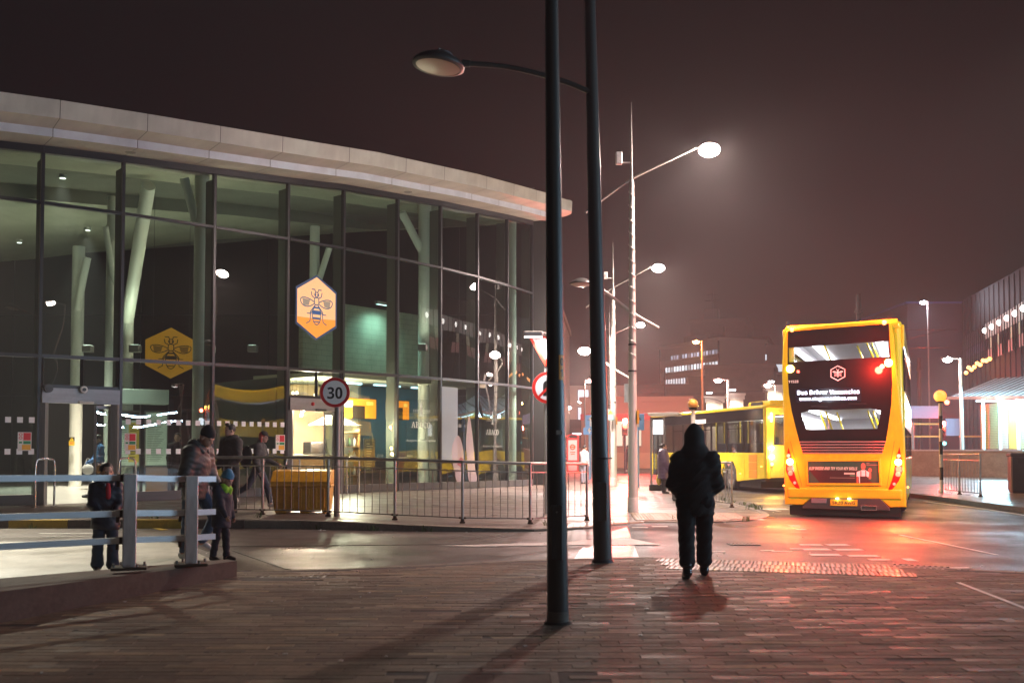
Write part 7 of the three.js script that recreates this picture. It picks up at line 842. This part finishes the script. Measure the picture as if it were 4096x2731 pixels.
  { // tram stop canopy
    const q = thing('tram_stop_shelter', 'brightly lit tram stop shelter with a slanted ribbed glass canopy', 'tram shelter'); const a = V(X(3800, 60), Hy(1592, 60), -60), b = V(X(4240, 44), Hy(1588, 44), -44), up = V(2.6, 1.15, 0.6);
    for (let i = 0; i < 16; i++) { const p = a.clone().lerp(b, i / 16), r = a.clone().lerp(b, (i + 0.9) / 16); part('canopy_pane', loftStrip([p, r], [p.clone().add(up), r.clone().add(up)]), M([0.6, 0.72, 0.78], 0.5, 0, { transmission: 0.35, thickness: 0 }), q); part('canopy_rib', bar(p, p.clone().add(up), 0.06, 0.12), m.steel, q); }
    part('gutter', bar(a, b, 0.2, 0.16), m.white, q); const al = b.clone().sub(a).normalize();
    for (let i = 0; i < 6; i++) { const p = a.clone().lerp(b, 0.12 + i * 0.16).add(V(1.0, -0.18, 0.2)); part('strip_lamp', bar(p, p.clone().addScaledVector(al, 2.3), 0.16, 0.08), glow([0.55, 0.85, 1], 9), q); pointAt('strip_light', p.clone().addScaledVector(al, 1.1).add(V(0, -0.3, 0)), [0.4, 0.8, 1], 80, 10, q); }
    for (let i = 0; i < 6; i++) { const p = a.clone().lerp(b, 0.1 + i * 0.17).add(V(1.4, 0, 0.3)); part('column', rod(p.clone().setY(0), p.clone().setY(p.y + 0.3), 0.09, 0.09, 14), M([0.6, 0.72, 0.75], 0.4), q); }
    for (let i = 0; i < 8; i++) { const p = a.clone().lerp(b, -0.12 + i * 0.1).add(V(2.3, 0, 0.5)), r = p.clone().addScaledVector(al, 1.5), c = i % 3 === 0 ? [0.75, 0.6, 0.12] : i % 3 === 1 ? [0.45, 0.62, 0.3] : [0.6, 0.65, 0.55]; part('mesh_panel', loftStrip([p.clone().setY(1.5), r.clone().setY(1.5)], [p.clone().setY(4.2), r.clone().setY(4.2)]), M(c, 0.5, 0.2, { map: rep(dtex(64, (u, v) => [((u * 8 + (Math.floor(v * 8) & 1) * 0.5) % 1 - 0.5) ** 2 + ((v * 8) % 1 - 0.5) ** 2 < 0.1 ? 0.35 : 1]), 0.8) }), q); }
    const gate = thing('wayfinding_board', 'pale wayfinding boards and yellow barrier bars left of the tram stop', 'sign board', [X(3690, 64), 0, -64]); part('board', [box(0.9, 1.1, 0.1, 2.0, 2.9, 0), box(2.6, 0.8, 0.1, 0.2, 3.9, -1)], M([0.4, 0.42, 0.6], 0.6), gate); part('barrier_bar', [box(2.2, 0.1, 0.1, 0.2, 2.3, 0), box(2.2, 0.1, 0.1, 0.2, 3.1, 0), box(2.4, 0.1, 0.1, 3.6, 2.3, 0)], M([0.8, 0.42, 0.1], 0.5), gate); part('post', [cyl(0.12, 0.12, 4.8, 2.6, 0, 0, 12), cyl(0.1, 0.1, 3.2, -0.6, 0, 0, 12), cyl(0.12, 0.12, 4.4, 4.4, 0, 0, 12)], m.galvDull, gate); part('signal_lamp', [sph(0.16, 1.6, 4.5, 0.1)], glow([1, 0.15, 0.05], 7), gate); part('pedestrian_lamp', [sph(0.12, 1.4, 1.85, 0.1)], glow([0.1, 0.9, 0.9], 6), gate);
    const bl = facade('warm-lit narrow stone building glimpsed behind the bus side', 'stone_building', 'building', { pos: [X(3665, 86), 0, -86], w: 2.6, d: 8, h: Hy(1560, 86), mat: M([0.55, 0.4, 0.33], 0.8), rows: [{ y: 4.5, h: 1.2, x0: -1, x1: 1, n: 2, gap: 0.3 }] });
  }
  { // tram poles and overhead wires
    const po = (px, y0, d2, lab, r = 0.14) => { const p = at(px, 1795, d2), q = thing('tram_pole', lab, 'pole', [p.x, 0, p.z]), h = at(px, y0, d2).y; part('pole', cyl(r, r * 0.8, h, 0, 0, 0, 12), m.dark, q); part('collar', cyl(r * 1.3, r * 1.3, 0.15, 0, h - 0.9, 0, 12), m.dark, q); return h; };
    po(3443, 1176, 46, 'dark tram pole rising behind the middle of the double-decker'); po(3156, 1288, 60, 'dark pole top left of the double-decker roof', 0.12); po(3683, 1432, 70, 'dark pole between the double-decker and the theatre block', 0.16); po(2662, 1480, 95, 'thin dark pole in front of the terrace', 0.1); po(2372, 1590, 70, 'thin dark pole behind the second dark pole', 0.08);
    const wire = (pts, lab) => { const q = thing('overhead_wire', lab, 'wire'); part('cable', tube(pts, 0.022, 30, 5), m.black, q); };
    wire([at(3600, 1318, 60), at(3700, 1319, 60), at(3830, 1318, 60)], 'straight overhead wire right of the double-decker roof'); wire([at(3600, 1362, 62), at(3690, 1342, 62), at(3800, 1316, 62)], 'slanting overhead wire under the straight wire by the bus roof'); wire([at(3640, 1392, 64), at(3720, 1390, 64), at(3820, 1390, 64)], 'lower overhead wire near the theatre block'); wire([at(2560, 1568, 80), at(2800, 1574, 80), at(3110, 1560, 80)], 'long overhead wire above the single-deck bus'); wire([at(2790, 1586, 78), at(2880, 1604, 78), at(2942, 1650, 78)], 'drooping wire above the single-deck bus roof');
  }
  // unseen canopy added on the far right for cool light and streaks in the glass
  const lw = thing('added_lit_canopy', 'added unseen canopy with cool strip lights beyond the right edge', 'canopy', [17.5, 0, -9.5], -Math.PI / 2 + 0.12); part('roof', rbox(15, 0.18, 3.4, 0.05, 0, 3.7, -0.9), m.galvDull, lw); for (const x of [-7, -3.5, 0, 3.5, 7]) part('post', cyl(0.07, 0.07, 3.6, x, 0, -1.4), m.galv, lw); part('back_wall', box(15, 3.4, 0.2, 0, 1.7, -2.7), m.brickDark, lw);
  for (let i = 0; i < 5; i++) for (const [y, z] of [[3.5, 0.6], [2.9, -0.6]]) { part('strip_lamp', rbox(2.2, 0.09, 0.09, 0.03, -5.8 + i * 2.9, y, z), glow([0.3, 0.66, 1], 7, 0.5), lw); const r = new THREE.RectAreaLight(C(0.5, 0.76, 1), 360, 2.2, 0.09); r.position.set(-5.8 + i * 2.9, y, z + 0.06); r.rotation.y = Math.PI; r.name = 'strip_light'; lw.add(r); }
  const sw = thing('shading_wall', 'added unseen wall beyond the right edge shading the ground from the canopy lights', 'wall', [12.6, 0, -8.5]); part('wall_body', boxUV(box(0.3, 2.3, 11, 0, 1.15, 0)), m.brickDark, sw); part('coping', box(0.4, 0.08, 11.1, 0, 2.34, 0), m.kerb, sw);  // unseen wall added to keep the canopy light off the low ground
}
{ // weeds along the kerb, litter
  const g = thing('kerb_weeds', 'small green weeds and grass tufts along the foot of the kerb railing', 'weeds'); g.userData.kind = 'stuff'; const gs = [];
  for (let i = 0; i < 34; i++) { const k = 20 + ((rnd() * 60) | 0), p = kp[Math.min(k, kp.length - 2)].clone().lerp(kp[Math.min(k + 1, kp.length - 1)], rnd()), road = rnd() < 0.2, c = V(p.x + rr(-0.2, 0.2), 0, p.z + (road ? 0.05 : rr(-0.9, -0.25))); for (let j = 0; j < 14; j++) { const h = rr(0.03, 0.12), w = rr(0.006, 0.02); gs.push(new THREE.PlaneGeometry(w, h, 1, 2).translate(0, h / 2, 0).rotateX(rr(-0.7, 0.7)).rotateY(rr(0, 6)).translate(c.x + rr(-0.1, 0.1), road ? 0.005 : pav(c.x), c.z + rr(-0.06, 0.06))); } }
  part('blades', gs, m.grass, g);
  const l = thing('litter', 'scattered pale scraps and cigarette ends on the paving and road', 'litter'); l.userData.kind = 'stuff'; const ls = []; for (let i = 0; i < 60; i++) { const z = rr(-17.5, -6.3), x = rr(-0.5, 0.5) * -z, s = rr(0.01, 0.03); ls.push(box(s, 0.006, s * rr(0.5, 1.6), x, 0.026, z, rr(0, 3))); } for (let i = 0; i < 30; i++) { const k = 30 + ((rnd() * 50) | 0), p = kp[k]; ls.push(box(rr(0.02, 0.06), 0.008, rr(0.02, 0.05), p.x + rr(-0.2, 0.2), 0.012, p.z + rr(0.08, 0.35), rr(0, 3))); } part('scraps', ls, m.white, l); const gd = [], gl = []; for (let i = 0; i < 260; i++) { const z = rr(-12.6, -6.2), x = rr(-0.52, 0.52) * -z; if (x < -3.0 - (z + 11.5) / 3.07 * 1.13) continue; const r = rr(0.008, 0.024); (rnd() < 0.72 ? gd : gl).push(new THREE.CylinderGeometry(r * 0.8, r, 0.002, 9).scale(1, 1, rr(0.7, 1.2)).translate(x, 0.0228, z)); } part('dark_gum_spots', gd, m.mortar, l); part('pale_gum_spots', gl, m.kerb, l);
}
renderer.render(scene, camera);
